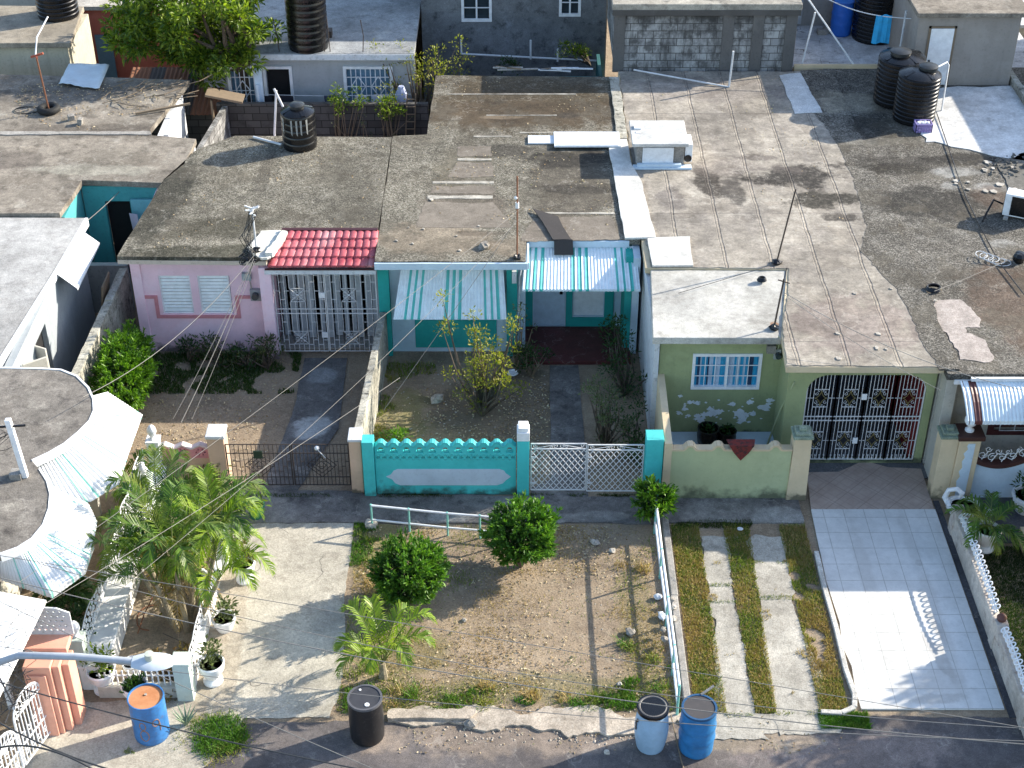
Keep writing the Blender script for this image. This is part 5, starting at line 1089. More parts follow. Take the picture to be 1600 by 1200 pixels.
m = MB(); m.box((-9.27,20,.9),(-9.24,21,2.1)); m.box((-9.27,22.2,.9),(-9.24,23.4,2.1)); m.build('window', m_glass, HCv)
aww = paint('left_awning_white', (.72,.73,.73), .45, .1, (.5,.5,.48), 3, var=.06); awg = paint('awning_green_stripe', (.24,.56,.47), .5)  # even off-white and green of the left hand awnings
def pts3(l, h): return [tuple(P(u, v, h)) for u, v in l]
corrugated('porch_awning', pts3([(146,618),(147,642),(122,676),(106,690)], 2.72), pts3([(168,612),(223,648),(200,712),(186,758)], 2.12), [aww, awg], HCv, stripes=[(.3,.32),(.37,.39),(.56,.58),(.62,.64),(.78,.8),(.84,.86)], pitch=.08, amp=.007)
corrugated('porch_awning', pts3([(106,690),(76,708),(52,720)], 2.72), pts3([(185,757),(142,784),(80,784)], 2.12), [aww, awg], HCv, stripes=[(.32,.35),(.5,.53)], pitch=.09, amp=.012)
corrugated('porch_awning', pts3([(62,733),(77,765),(77,795),(66,822)], 2.72), pts3([(80,783),(138,786),(152,815),(146,850)], 2.12), [aww, awg], HCv, stripes=[(.36,.372),(.44,.452),(.8,.812)], pitch=.08, amp=.007)
corrugated('porch_awning', pts3([(66,822),(50,842),(28,856),(0,866)], 2.72), pts3([(146,850),(132,890),(80,928),(0,900)], 2.12), [aww, awg], HCv, stripes=[(.1,.115),(.17,.185),(.3,.315),(.37,.385),(.55,.565),(.62,.635),(.8,.815)], pitch=.08, amp=.009, lip=.1)
CW = thing('front_awning', 'blazing white corrugated awning over the entrance next to the peach pillar', 'awning', (-9, 17.8, 2.2))
corrugated('sheet', [(-12,19.2,2.75),(-12,16,2.75)], [(-7.62,18.55,2.3),(-7.85,16.0,2.3)], [aww, awg], CW, pitch=.11, amp=.006, lip=.05)
m = MB(); m.box((-8.6,18.3,0),(-8.5,18.4,2.35)); m.build('post', m_white, CW)
# service mast on the curved roof
SM = thing('service_mast', 'white mast with looped cables standing on the curved roof', 'utility mast', (-8.54, 21.4, 2.85))
b = P(40, 745, 2.85); m = MB(); m.bar(b, b+Vector((-.08,.0,1.25)), .1, .1); m.build('mast', m_white, SM, bevel=.01)
m = MB(); m.bar(b+Vector((-.3,0,1.08)), b+Vector((.2,0,1.12)), .03)
for k in range(4): rr2 = .1+.03*k; cc = b+Vector((-.26,-.05,.95-.07*k)); m.tube([cc+Vector((rr2*math.cos(a*.7), .05*math.sin(a), rr2*.8*math.sin(a*.7+k))) for a in range(10)], .005, 4)
m.build('cable_loop', m_black, SM); m = MB(); m.box(b+Vector((-.25,-.1,0)), b+Vector((-.05,.1,.12))); m.build('clamp_box', m_cement, SM)
# white garden walls of the palm garden
GW = thing('white_garden_wall', 'sunlit white wall with curly white ironwork left of the palms', 'wall', (-7.2, 21.2, 0))
m = MB(); m.box((-7.42,18.75,0),(-6.98,24.35,.5)); m.box((-7.45,18.75,.5),(-6.94,24.35,.56)); m.build('dwarf_wall', paint('bright_white_wall', (.82,.82,.8), .7), GW, bevel=.01)
def f6(a, z): return (-7.36, a, z)
for k in range(4):
    y0 = 18.9+1.36*k; m = MB()
    for i in range(9):
        for z, q in ((.72,.085),(.88,.075),(1.02,.055)): spiral(m, f6, y0+.07+.15*i, z, q, R(40*i), 1.3, 1 if i % 2 else -1, .02, 9)
    m.bar(f6(y0,.64), f6(y0+1.28,.64), .025); m.tube([f6(y0+1.28*i/10, .98+.16*math.sin(math.pi*i/10)) for i in range(11)], .012, 5); m.build('ironwork', m_white, GW)
def urnpost(label, x, y, h, wd, mat, fin=True, big=1.0):
    o = thing('garden_post', label, 'garden post', (x, y, 0), 'finial posts of the palm garden'); m = MB(); m.box((x-wd,y-wd,0),(x+wd,y+wd,h)); m.box((x-wd*1.15,y-wd*1.15,h),(x+wd*1.15,y+wd*1.15,h+.05)); m.build('pillar', mat, o, bevel=.01)
    if fin: m = MB(); m.lathe([(.05*big,0),(.07*big,.02),(.035*big,.05),(.06*big,.09),(.095*big,.17),(.09*big,.24),(.05*big,.31),(.001,.34)], (x, y, h+.05), 16); m.build('finial', m_white, o, smooth=True)
m_seaf = plaster('seafoam_white', (.55,.62,.55), .15)
urnpost('tall pale green post with egg finial, middle one beside the curly white ironwork', -7.12, 23.3, 1.05, .13, m_seaf)
urnpost('white post with egg finial beside the pink balustrade', -7.16, 24.45, 1.1, .12, m_white)
urnpost('white post with egg finial nearest the curved roof awnings', -7.16, 22.1, .8, .1, m_white)
urnpost('pale post with egg finial beside the peach gate pillar and pierced screen', -7.4, 18.9, 1.1, .12, m_seaf)
EW = thing('white_garden_wall', 'low white scrollwork wall between the palms and the concrete drive', 'wall', (-5.55, 20, 0))
m = MB(); m.box((-5.62,18.6,0),(-5.48,21.9,.3)); m.build('dwarf_wall', m_white, EW, bevel=.01)
def f7(a, z): return (-5.55, a, z)
m = MB()
for i in range(22):
    for z, q in ((.42,.075),(.56,.06)): spiral(m, f7, 18.7+.147*i, z, q, R(50*i), 1.3, 1 if i % 2 else -1, .02, 9)
m.tube([f7(18.6+3.3*i/30, .66+.05*abs(math.sin(i*.5))) for i in range(31)], .012, 5); m.build('ironwork', m_white, EW)
urnpost('white post with ball finial halfway along the low scrollwork wall by the drive', -5.55, 20.6, .75, .1, m_white)
urnpost('pale green pillar without finial at the far end of the drive side wall', -5.5, 21.95, .75, .12, m_seaf, False)
urnpost('pale green corner pillar without finial beside the blue drum', -5.6, 18.62, .85, .14, m_seaf, False)
FW = thing('white_garden_wall', 'low front wall with short white pickets behind the blue drum', 'wall', (-6.4, 18.65, 0))
m = MB(); m.box((-7.1,18.56,0),(-5.75,18.7,.26)); m.build('dwarf_wall', m_cream, FW, bevel=.01)
m = MB(); x = -7.05
while x < -5.8: m.bar((x,18.63,.26),(x,18.63,.56),.022); m.ball((x,18.63,.58),.022,6,4); x += .1
m.bar((-7.1,18.63,.48),(-5.75,18.63,.48),.02); m.build('picket', m_white, FW)
# peach pillar with pierced screen and white arched gate
PG = thing('gate_post', 'stepped salmon pillar beside the arched white gate', 'gate post', (-7.6, 18.0, 0))
m_salmon = plaster('salmon_render', (.72,.36,.26), .15, (.4,.2,.15), streak=.15)
m = MB(); m.box((-7.95,17.75,0),(-7.5,18.12,1.55)); m.box((-7.5,17.82,0),(-7.38,18.2,1.5)); m.box((-7.38,17.95,0),(-7.26,18.3,1.42)); m.box((-7.9,17.7,0),(-7.58,17.75,1.4)); m.box((-8.0,18.12,1.5),(-7.3,18.6,1.62)); m.build('pillar', m_salmon, PG, bevel=.015)
SCN = thing('pierced_screen', 'white pierced lattice screen above the salmon pillar', 'screen', (-7.7, 18.5, 1.6))
m = MB(); hl = []
for i in range(7):
    for j in range(5): cx, cz = -8.0+.1*i+(.05 if j % 2 else 0), 1.72+.1*j; hl.append([(cx-.03,cz),(cx,cz-.03),(cx+.03,cz),(cx,cz+.03)])
m.plate([[(-8.1,1.62),(-7.25,1.62),(-7.25,2.1),(-7.45,2.2),(-7.7,2.22),(-7.9,2.2),(-8.1,2.1)]]+hl, lambda a, b, d: (a, 18.45+d, b), .03); m.build('panel', m_oldwhite, SCN)
AG = thing('arched_gate', 'white wrought iron gate with two fan shaped arches', 'gate', (-7.9, 17.2, 0))
for k, (pa, pb, h) in enumerate((((-7.72,17.72),(-7.95,17.0),1.45),((-7.97,16.95),(-8.2,16.2),1.15))):
    def fa(a, z, pa=pa, pb=pb): return (pa[0]+(pb[0]-pa[0])*a, pa[1]+(pb[1]-pa[1])*a, z)
    m = MB(); L_ = .78
    for i in range(10):
        a = i/9; zt = h-.32+.32*math.sqrt(max(0, 1-(2*a-1)**2)); m.bar(fa(a,.1), fa(a,zt), .016 if 0 < i < 9 else .03)
        m.bar(fa(.5,h-.32), fa(.5-.5*math.cos(math.pi*a), h-.32+.32*math.sin(math.pi*a)), .012)
    pts = [fa(.5-.5*math.cos(math.pi*i/14), h-.32+.32*math.sin(math.pi*i/14)) for i in range(15)]; m.tube(pts, .018, 6)
    for z in (.1,.5,h-.32): m.bar(fa(0,z), fa(1,z), .022)
    for i in range(4): spiral(m, fa, .15+.23*i, .7, .09, R(60*i), 1.3, 1, .016, 9); spiral(m, fa, .15+.23*i, .3, .08, R(60*i), 1.3, -1, .016, 9)
    m.build('gate_leaf', m_white, AG)
# street lamp reaching in from the left
SL = thing('street_lamp', 'grey street lamp arm with a pale cobra head above the drive', 'street lamp', (-9.3, 16.3, 0))
hp = 6.2; m = MB(); A = [P(-60,1150,hp-2.2), P(-20,1060,hp-.5), P(-2,1035,hp-.2), P(30,1024,hp), P(120,1026,hp), P(213,1034,hp-.02)]
m.tube([A[0]-Vector((.1,0,A[0].z))]+A, .045, 10); m.build('lamp_arm', paint('galvanised_grey', (.38,.41,.45), .5, .1), SL, smooth=True)
hd = P(235, 1034, hp); m = MB()
pr = [(.03,-.01),(.09,.02),(.15,.02),(.2,.0),(.17,-.03),(.12,-.04)]
vs = []; K = 9
for i in range(K):
    t = i/(K-1); x = -.22+.5*t; wy = .05+.11*math.sin(math.pi*min(1,t*.8+.1))**.8*(1 if t < .95 else .7); hz = .025+.03*math.sin(math.pi*min(1, t*.9+.08))
    for j in range(10): a = 2*math.pi*j/10; vs.append((hd.x+x, hd.y+wy*math.cos(a), hd.z+hz*math.sin(a)*(1.0 if math.sin(a) > 0 else .7)))
fs = [(i*10+j, i*10+(j+1)%10, (i+1)*10+(j+1)%10, (i+1)*10+j) for i in range(K-1) for j in range(10)]+[tuple(range(9,-1,-1)), tuple((K-1)*10+j for j in range(10))]
m.add(vs, fs); h_ = m.build('lamp_head', paint('lamp_grey', (.5,.55,.6), .4), SL, smooth=True)
m = MB(); m.lathe([(.055,.05),(.06,.1),(.055,.14),(.001,.145)], hd, 16); m.build('photocell', paint('photocell', (.45,.47,.4), .5), h_, smooth=True)
# ================================================================ right neighbour
HR = thing('gravel_roof_house', 'right hand house with a dark gravel roof and a white and brown awning', 'house', (11, 25, 0))
m_gravel3 = gravel('gravel_roof_c', [(.0,(.03,.028,.025)),(.35,(.095,.088,.075)),(.62,(.185,.17,.145)),(1,(.48,.45,.4))],
  [(9.7,31.4,1.3,.8,0,(.035,.033,.03),.9),(9.2,33.2,.9,.3,0,(.04,.036,.03),.9),(11.0,33.7,1.0,.3,0,(.04,.036,.03),.9),(9.2,35.4,.6,.9,0,(.04,.037,.033),.8),(10.6,27.0,1.2,1.6,.2,(.17,.12,.09),.9),(11.4,28,.6,.5,0,(.15,.11,.08),.7),(9.0,34.6,1.0,.2,.1,(.4,.38,.33),.6),(8.7,36.9,.9,.6,0,(.42,.38,.3),.8),(10.6,33.0,.6,.25,0,(.5,.5,.48),.9),(11.4,32.2,.5,.25,0,(.5,.5,.48),.8),(10.3,32.3,.25,.2,0,(.45,.45,.43),.8),(9.9,33.6,2,.25,0,(.07,.065,.06),.6),(11.2,31.7,.5,.5,0,(.16,.1,.07),.6),(10.8,29.6,.35,.2,0,(.5,.5,.48),.6)], .5)
m = MB(); m.prism([(8.45,24.5),(16,24.5),(16,39.2),(8.45,39.2)], 2.53, 2.68); roofR = m.build('roof', m_gravel3, HR, bevel=.01)
m = MB(); m.prism(jag([(7.6,29.5),(8.6,29.5),(8.6,39),(7.7,39)], .02), 2.714, 2.716)
m = MB(); gp = [(8.3,24.62),(8.7,24.62),(8.7,38.9),(7.8,38.9),(7.75,36.2),(7.9,35.3),(8.05,34.2),(8.12,32.6),(8.0,31.2),(7.95,30.2),(7.6,29.2),(7.75,28.6),(8.1,27.6),(8.15,26)]
m.prism(jag(gp, .05, .1, 5), 2.68, 2.718); m.build('gravel_edge', m_gravel3, roofR)
patch = PP([(1447,470),(1500,468),(1512,478),(1533,500),(1532,512),(1508,512),(1510,520),(1540,532),(1553,560),(1545,566),(1500,562),(1480,520),(1462,500)], 2.69)
m = MB(); m.prism(jag(patch, .05, .07, 3), 2.685, 2.692); m.build('pale_patch', concrete('pale_pinkish', (.46,.4,.36), (.26,.23,.2), (.58,.54,.5), .5, 3), roofR)
m = MB()
ww = jag([(10.25,34.6),(11.2,34.2),(12.3,33.6),(14.5,32.6),(15.9,33),(15.9,38.2),(10.6,37.7),(10.4,36.3)], .08, .2, 4); m.prism(ww, 2.684, 2.7); m.build('whitewash', concrete('lime_wash_roof', (.72,.72,.71), (.36,.34,.31), (.8,.8,.79), .5, .9, fine=.5), roofR)
m = MB(); m.prism(jag(PP([(1218,118),(1250,114),(1285,176),(1242,178)], 2.72), .02, .15), 2.716, 2.73); m.build('white_board', concrete('board_white', (.66,.67,.66), (.4,.4,.38), (.72,.72,.72), .3), roofR)
m = MB(); m.wall(8.6, 16, 0, 2.52, 24.95, .15, [(9.75,12,1.0,2.0)]); m.wall(25.1, 39, 0, 2.52, 8.5, .12, axis='y'); m.box((8.5,24.6,0),(8.72,25.0,2.52)); m.build('wall', m_cream, HR, bevel=.006)
m = MB(); m.box((9.62,24.93,.88),(12,24.97,1.0)); m.box((9.62,24.93,1.0),(9.75,24.97,2.0)); m.box((9.75,25.04,1.0),(12,25.06,2.0)); m.build('window', paint('maroon_frame', (.07,.02,.02), .5), HR)
m = MB(); f8 = lambda a, z: (a, 24.9, z)
for x in (9.85,10.15,10.6,10.75,11.2,11.6): m.bar(f8(x,1.02), f8(x,2.0), .014)
for z in (1.02,1.2,1.45): m.bar(f8(9.85,z), f8(12,z), .014)
for a, b in (((10.2,1.3),(10.55,1.3)),((10.55,1.3),(10.55,1.7)),((10.2,1.3),(10.2,1.7))): m.bar(f8(*a), f8(*b), .018)
m.build('window_grille', m_whitemetal, HR)
m = MB(); m.bar((8.9,24.44,2.6),(16,24.44,2.6),.06,.07); m.build('awning_rail', m_white, HR); m = MB(); m.bar((8.6,24.5,2.5),(16,24.5,2.5),.05,.1); m.build('fascia', m_white, HR)
m = MB(); m.box((10.35,23.35,2.53),(16,24.49,2.68)); m.build('shade_slab', m_gravel3, HR); m = MB(); m.box((12.4,23.5,0),(12.6,23.7,2.53)); m.build('shade_slab_post', m_white, HR)  # unseen slab and post, added to shade the upper tiled drive
mar = paint('maroon_metal', (.11,.035,.03), .4)
corrugated('window_awning', [(8.69,24.45,2.55),(16,24.45,2.55)], [(8.74,23.75,2.1),(16,23.75,2.1)], [aw_w, mar], HR, pitch=.075, amp=.007, stripes=[(.005,.007),(.012,.014),(.022,.042)], bow=.07, lip=.08)
PR = thing('gate_pier', 'beige and white pier with dark brown cap and white ball finial', 'gate post', (8.95, 24.1, 0))
m = MB(); m.box((8.74,23.9,0),(9.16,24.3,1.52)); m.build('pillar', m_beige, PR, bevel=.01)
m = MB(); m.box((8.7,23.86,1.52),(9.22,24.34,1.62)); m.build('cap', paint('dark_brown_cap', (.06,.025,.02), .5), PR, bevel=.01)
m = MB(); L = [(8.86,.05),(9.05,.05),(9.05,1.44),(8.92,1.44),(8.9,1.38),(8.93,1.3),(8.86,1.2),(8.9,1.1),(8.86,1.0),(8.89,.85),(8.84,.75),(8.88,.62),(8.83,.5),(8.86,.3)]
m.plate([L], lambda a, b, d: (a, 23.885+d, b), .016); m.build('white_panel', m_paleblue, PR)
m = MB(); m.lathe([(.09,0),(.09,.03),(.04,.06),(.045,.11),(.09,.15),(.13,.22),(.13,.28),(.09,.36),(.001,.39)], (8.95,24.1,1.62), 20); m.build('finial', m_white, PR, smooth=True)
WF = thing('wavy_front_wall', 'white wave topped front wall with brown coping and scrolled ironwork', 'wall', (10.5, 24.1, 0))
def wz(x): return .98+.2*math.sin((x-9.2)*2.6+3.6)
xs = [9.16+i*.06 for i in range(50)]
m = MB(); m.plate([[(9.16,0),(xs[-1],0)]+[(x,wz(x)) for x in reversed(xs)]], lambda a, b, d: (a, 24.0+d, b), .14); m.build('wall_panel', m_paleblue, WF)
m = MB()
for a, b in zip(xs, xs[1:]): m.bar((a,24.07,wz(a)+.03),(b+.004,24.07,wz(b)+.03),.2,.09)
m.build('coping', paint('brown_coping', (.075,.03,.025), .5), WF)
m = MB(); f9 = lambda a, z: (a, 24.07, z)
for i in range(14): x = 9.3+.2*i; spiral(m, f9, x, wz(x)+.19, .1, R(70*i), 1.3, 1 if i%2 else -1, .018, 10); m.bar(f9(x,wz(x)+.08), f9(x+.1,wz(x+.1)+.3), .016); spiral(m, f9, x+.1, wz(x)+.33, .075, R(30*i), 1.2, -1, .016, 9)
m.build('ironwork', m_white, WF)
DW = thing('drive_side_wall', 'low marbled wall with white ring ironwork along the tiled drive', 'wall', (8.64, 21, 0))
m_marb = concrete('marbled_render', (.62,.55,.48), (.25,.16,.13), (.72,.68,.62), .55, 1.6, fine=.3)
m = MB(); m.box((8.56,17.6,0),(8.72,22.9,.5)); 
for y in (22.95,19.85,17.95): m.box((8.54,y-.12,0),(8.76,y+.12,.6)); m.add([(8.54,y-.4,.36),(8.76,y-.4,.36),(8.76,y-.12,.6),(8.54,y-.12,.6),(8.54,y-.12,.36),(8.76,y-.12,.36)], [(0,1,2,3),(0,3,4),(1,5,2)])
m.build('dwarf_wall', m_marb, DW, bevel=.012)
fA = lambda a, z: (8.64, a, z)
for y0, y1 in ((22.75,20.05),(19.65,18.1)):
    m = MB(); n = int((y0-y1)/.14)
    for i in range(n):
        y = y0-.07-.14*i; hgt = .46+.06*math.sin(math.pi*i/max(1,n-1))
        for z, q in ((.56,.055),): m.tube([fA(y+q*math.cos(a*math.pi/5), z+q*math.sin(a*math.pi/5)) for a in range(11)], .014, 5)
        m.tube([(8.64+.06*math.sin(a*math.pi/5), y+.05*math.cos(a*math.pi/5), hgt+.17+.04*math.sin(a*math.pi/5)) for a in range(11)], .014, 5)
    m.tube([fA(y0+(y1-y0)*i/16, .62+.07*math.sin(math.pi*i/16)) for i in range(17)], .014, 5); m.build('ironwork', m_white, DW)
m = MB(); m.lathe([(.06,0),(.07,.03),(.03,.06),(.08,.12),(.09,.18),(.05,.24),(.001,.26)], (8.65,19.85,.5), 14); m.build('finial', paint('brown_finial', (.13,.05,.035), .4), DW, smooth=True)
m = MB(); m.box((9.8,22.0,0),(10.15,22.7,.35)); m.box((9.85,21.6,0),(10.1,22.0,.1)); tag(m.build('planter_edge', m_beige, loc=(10,22.2,0), bevel=.01), 'short beige kerb block beside the right hand lawn', 'kerb block')
# swans (white planters)
def swan(label, c, s, rz):
    t = thing('swan_planter', label, 'planter', (0,0,0)); 
    m = MB(); m.lathe([(.1,0),(.2,.05),(.26,.16),(.27,.26),(.23,.28),(.2,.22)], (0,0,0), 22, 1.35, 1); m.build('bowl', m_white, t, smooth=True)
    m = MB(); m.tube([(.28,0,.16),(.4,0,.3),(.36,0,.48),(.22,0,.56),(.12,0,.5),(.14,0,.38)], [.07,.055,.045,.045,.05,.02], 10); m.tube([(-.28,0,.2),(-.42,0,.3),(-.5,0,.34)], [.12,.07,.02], 10); m.build('neck', m_white, t, smooth=True)
    m = MB(); m.lathe([(.001,.23),(.21,.23)], (0,0,0), 18, 1.3, .95); m.build('soil', m_soil, t)
    t.location = c; t.rotation_euler = (0,0,rz); t.scale = (s,s,s); return t
swan('white swan planter on the lawn edge beside the beige kerb block', (10.15,21.3,0), 1.15, R(170))
swan('white swan planter standing at the foot of the two right hand piers', (8.95,23.4,0), 1.1, R(150))
# ================================================================ houses behind
m_block = NM('block_wall'); o3 = m_block.xyz(); m = m_block
br = m.n('ShaderNodeTexBrick'); cv = m.n('ShaderNodeCombineXYZ'); m.put(cv.inputs[0], m.math('ADD', o3[0], o3[1])); m.put(cv.inputs[1], o3[2]); m.t.links.new(cv.outputs[0], br.inputs['Vector'])
br.inputs['Scale'].default_value = 1; br.inputs['Brick Width'].default_value = .42; br.inputs['Row Height'].default_value = .21; br.inputs['Mortar Size'].default_value = .012; br.inputs['Mortar Smooth'].default_value = .2
br.inputs['Color1'].default_value = (.42,.42,.41,1); br.inputs['Color2'].default_value = (.3,.3,.3,1); br.inputs['Mortar'].default_value = (.1,.095,.09,1)
st = m.noise(1, 6, .75, vec=m.sc(2.2, 2.2, .5)); dz = m.noise(2.2, 6, .7)
col = m.mix(m.math('MULTIPLY', m.rng(dz, .47, .6), .85), br.outputs['Color'], (.09,.088,.085)); col = m.mix(m.math('MULTIPLY', m.rng(st, .45, .58), .7), col, (.06,.058,.055))
col = m.mix(m.math('MULTIPLY', m.rng(m.math('ADD', o3[2], m.rng(m.noise(1.5,6,.7), .3, .7, -.5, .5)), 3.7, 4.3), .85), col, (.04,.04,.04)); m_block = m.out(col, .95, br.outputs['Fac'], .4, .01)
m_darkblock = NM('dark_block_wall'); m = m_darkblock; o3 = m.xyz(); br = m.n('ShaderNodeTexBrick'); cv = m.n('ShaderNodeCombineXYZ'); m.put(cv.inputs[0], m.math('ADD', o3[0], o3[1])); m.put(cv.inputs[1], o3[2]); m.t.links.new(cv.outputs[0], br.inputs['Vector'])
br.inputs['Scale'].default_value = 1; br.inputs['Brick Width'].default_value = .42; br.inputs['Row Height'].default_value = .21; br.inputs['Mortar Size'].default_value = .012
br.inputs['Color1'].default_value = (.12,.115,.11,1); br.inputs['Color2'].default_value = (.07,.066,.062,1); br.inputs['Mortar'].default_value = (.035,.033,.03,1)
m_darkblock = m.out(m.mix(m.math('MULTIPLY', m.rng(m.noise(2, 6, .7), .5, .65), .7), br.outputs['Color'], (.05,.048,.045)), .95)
# bare block upper storey
HG = thing('block_building', 'bare concrete block upper storey with stained columns', 'building', (5.2, 41, 2.7))
m = MB(); m.box((2.78,39.05,2.62),(7.6,43,4.5)); m.build('wall', m_block, HG)
m_col = plaster('stained_column', (.13,.125,.12), .5, (.04,.04,.04), streak=.6)
for x in (2.72,5.62,6.42,7.3): m = MB(); m.box((x,39.0,2.62),(x+.3,39.08,4.4)); m.build('column', m_col, HG, bevel=.01)
m = MB(); m.box((2.65,38.95,4.38),(7.68,43.2,4.56)); m.build('roof', concrete('slab_top', (.4,.37,.31), (.08,.075,.07), (.5,.47,.4), .7), HG, bevel=.02)
m = MB(); m.box((2.66,38.93,4.25),(7.66,39.02,4.4)); m.build('ring_beam', plaster('black_stained', (.09,.085,.08), .4), HG)
# grey two storey house
HF = thing('grey_house', 'tall grey stained house with white framed windows', 'house', (0, 43.5, 0))
m = MB(); m.wall(-2.65, 2.75, 0, 5.6, 43.0, .2, [(-1.45,-.62,2.5,3.7),(1.4,1.98,2.66,3.7)]); m.wall(43.2, 50, 0, 5.6, -2.65, .2, axis='y'); m.box((-2.6,49.8,0),(2.75,50,5.6)); m.wall(43.2,50,0,5.6,2.6,.2,axis='y')
m.build('wall', concrete('grey_stained_render', (.22,.23,.24), (.055,.057,.062), (.36,.38,.42), .9, .9, pl='xz'), HF)
m = MB(); m.box((-2.8,42.9,5.6),(2.9,50.2,5.75)); m.build('roof', m_cement, HF)
for x0, x1, z0 in ((-1.45,-.62,2.5),(1.4,1.98,2.66)):
    m = MB(); m.box((x0-.03,42.97,z0-.03),(x1+.03,43.03,z0+.06)); m.box((x0-.03,42.97,z0+.06),(x0+.05,43.03,3.7)); m.box((x1-.05,42.97,z0+.06),(x1+.03,43.03,3.7)); m.box(((x0+x1)/2-.025,42.98,z0+.06),((x0+x1)/2+.025,43.03,3.7))
    for z in (z0+.38, z0+.72): m.box((x0+.05,42.99,z),(x1-.05,43.02,z+.025))
    wn = m.build('window', m_white, HF); m = MB(); m.box((x0,43.1,z0),(x1,43.12,3.7)); m.build('pane', m_glass, wn)
m = MB()
for a, b in (((-1.5,42.8,1.55),(2.5,42.75,1.35)),((.55,42.75,2.0),(.55,42.75,1.4)),((1.35,42.7,1.75),(1.35,42.7,1.35)),((-1.5,42.8,2.0),(-1.5,42.8,1.55))): m.tube([a,b], .03, 7)
m.build('drain_pipe', m_white, HF, smooth=True)
TL = thing('teal_lean_to', 'dark teal lean-to full of clutter under the grey house', 'lean-to', (0, 41, 0))
m = MB(); m.wall(-1.9, 2.6, 0, 1.5, 41.0, .12, [(-1.6,-.6,.4,1.3),(.1,1.6,.3,1.3)]); m.wall(41.1,42.9,0,1.5,2.5,.1,axis='y'); m.box((-1.9,41.1,1.42),(2.6,41.3,1.5)); m.build('wall', plaster('dark_teal', (.03,.13,.14), .3), TL)
m = MB(); m.box((-1.62,40.97,.38),(-.55,41.0,.46)); m.box((-1.62,40.97,1.24),(-.55,41.0,1.32)); m.box((.1,40.9,1.32),(1.7,41.1,1.38)); m.build('window', m_whitemetal, TL)
for k in range(9):
    x = -.4+rnd.uniform(0,2.2); a = rnd.uniform(-.35,.35); m = MB(); m.obox((x,38.75+rnd.uniform(0,.25),2.75+.035*(k%3)), (rnd.uniform(.5,1.2),.05,.03), Matrix.Rotation(a,3,'Z'))
    tag(m.build('plank', rnd.choice((m_wood,m_cement,m_oldwhite)), loc=(x,38.8,2.7)), 'scrap plank in the loose pile at the back edge of the turquoise house roof', 'plank', 'scrap planks on the turquoise house roof')
# cream house with grille windows behind the dark block wall
HE = thing('cream_house', 'pale house behind the dark block wall with white window grilles', 'house', (-5, 43, 0))
m = MB(); m.wall(-8.6, -2.7, 0, 2.72, 40.0, .18, [(-7.85,-7.2,1.0,2.3),(-6.85,-6.2,.6,2.3),(-4.62,-3.4,1.25,2.3)]); m.wall(40.2,50,0,2.72,-8.6,.18,axis='y'); m.build('wall', plaster('blue_grey_render', (.4,.42,.43), .3, (.2,.2,.2), streak=.3), HE)
m = MB(); m.box((-8.75,39.7,2.72),(-2.68,50,2.86)); m.build('roof', concrete('roof_blue_grey', (.34,.35,.35), (.12,.12,.12), (.6,.58,.52), .6, .7, blobs=[(-4.5,48,2.2,1.6,0,(.5,.44,.36),.9),(-7.2,46,1.2,1.4,0,(.4,.37,.3),.7)]), HE, bevel=.012)
for x0, x1, z0, z1 in ((-7.85,-7.2,1.0,2.3),(-4.62,-3.4,1.25,2.3)):
    m = MB(); m.box((x0-.08,39.94,z0-.08),(x1+.08,40.0,z0)); m.box((x0-.08,39.94,z1),(x1+.08,40.0,z1+.08)); m.box((x0-.08,39.94,z0),(x0,40.0,z1)); m.box((x1,39.94,z0),(x1+.08,40.0,z1)); wn = m.build('window', m_white, HE)
    m = MB(); m.box((x0,40.15,z0),(x1,40.17,z1)); m.build('pane', paint('blue_curtain_pane', (.16,.3,.42), .4), wn)
    m = MB(); n = max(5, int((x1-x0)/.13))
    for i in range(n+1): x = x0+(x1-x0)*i/n; m.bar((x,39.97,z0),(x,39.97,z1),.022)
    for z in (z0+.25,(z0+z1)/2,z1-.25): m.bar((x0,39.97,z),(x1,39.97,z),.02)
    for k in range(2 if x1-x0 > 1 else 1):
        cx = x0+(x1-x0)*(.27+.46*k if x1-x0 > 1 else .5); cz = (z0+z1)/2
        for sx, sz in ((1,1),(-1,1),(1,-1),(-1,-1)): m.bar((cx,39.96,cz+sz*.3),(cx+sx*.2,39.96,cz),.022)
    m.build('window_grille', m_white, wn)
m = MB(); m.box((-6.93,39.94,.1),(-6.85,40.0,2.38)); m.box((-6.2,39.94,.1),(-6.12,40.0,2.38)); m.box((-6.85,39.94,2.3),(-6.2,40.0,2.38)); df = m.build('door', m_white, HE); m = MB(); m.box((-6.85,40.13,.1),(-6.2,40.15,2.3)); m.build('doorway_shade', m_dark, df)  # inner panel is painted black for the unlit room
m = MB(); m.box((-8.7,39.67,2.68),(-2.7,39.73,2.84)); m.build('fascia', m_oldwhite, HE)
for i, x in enumerate((-8.1,-7.75,-7.35,-6.0,-5.6,-5.15,-5.0,-4.1,-6.4)):
    m = MB(); z1 = 2.86+rnd.uniform(.5,1.0); m.tube([(x,39.85,2.84),(x+rnd.uniform(-.05,.05),39.85,(2.86+z1)/2),(x+rnd.uniform(-.12,.12),39.85+rnd.uniform(-.1,.1),z1)], .013, 5)
    tag(m.build('starter_bar', m_iron, loc=(x,39.85,2.86)), 'thin rusty starter bar sticking up from the cream house roof edge', 'steel bar', 'starter bars along the cream house roof')
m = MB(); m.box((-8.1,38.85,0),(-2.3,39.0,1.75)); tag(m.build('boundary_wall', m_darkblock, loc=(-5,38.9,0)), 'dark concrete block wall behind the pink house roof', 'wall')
m = MB(); m.obox((-8.05,37.1,.0), (.14,3.6,3.4), Matrix.Rotation(R(-6),3,'Z')); tag(m.build('boundary_wall', m_block, loc=(-8,37,0)), 'sunlit pale block wall running back from the alley', 'wall')
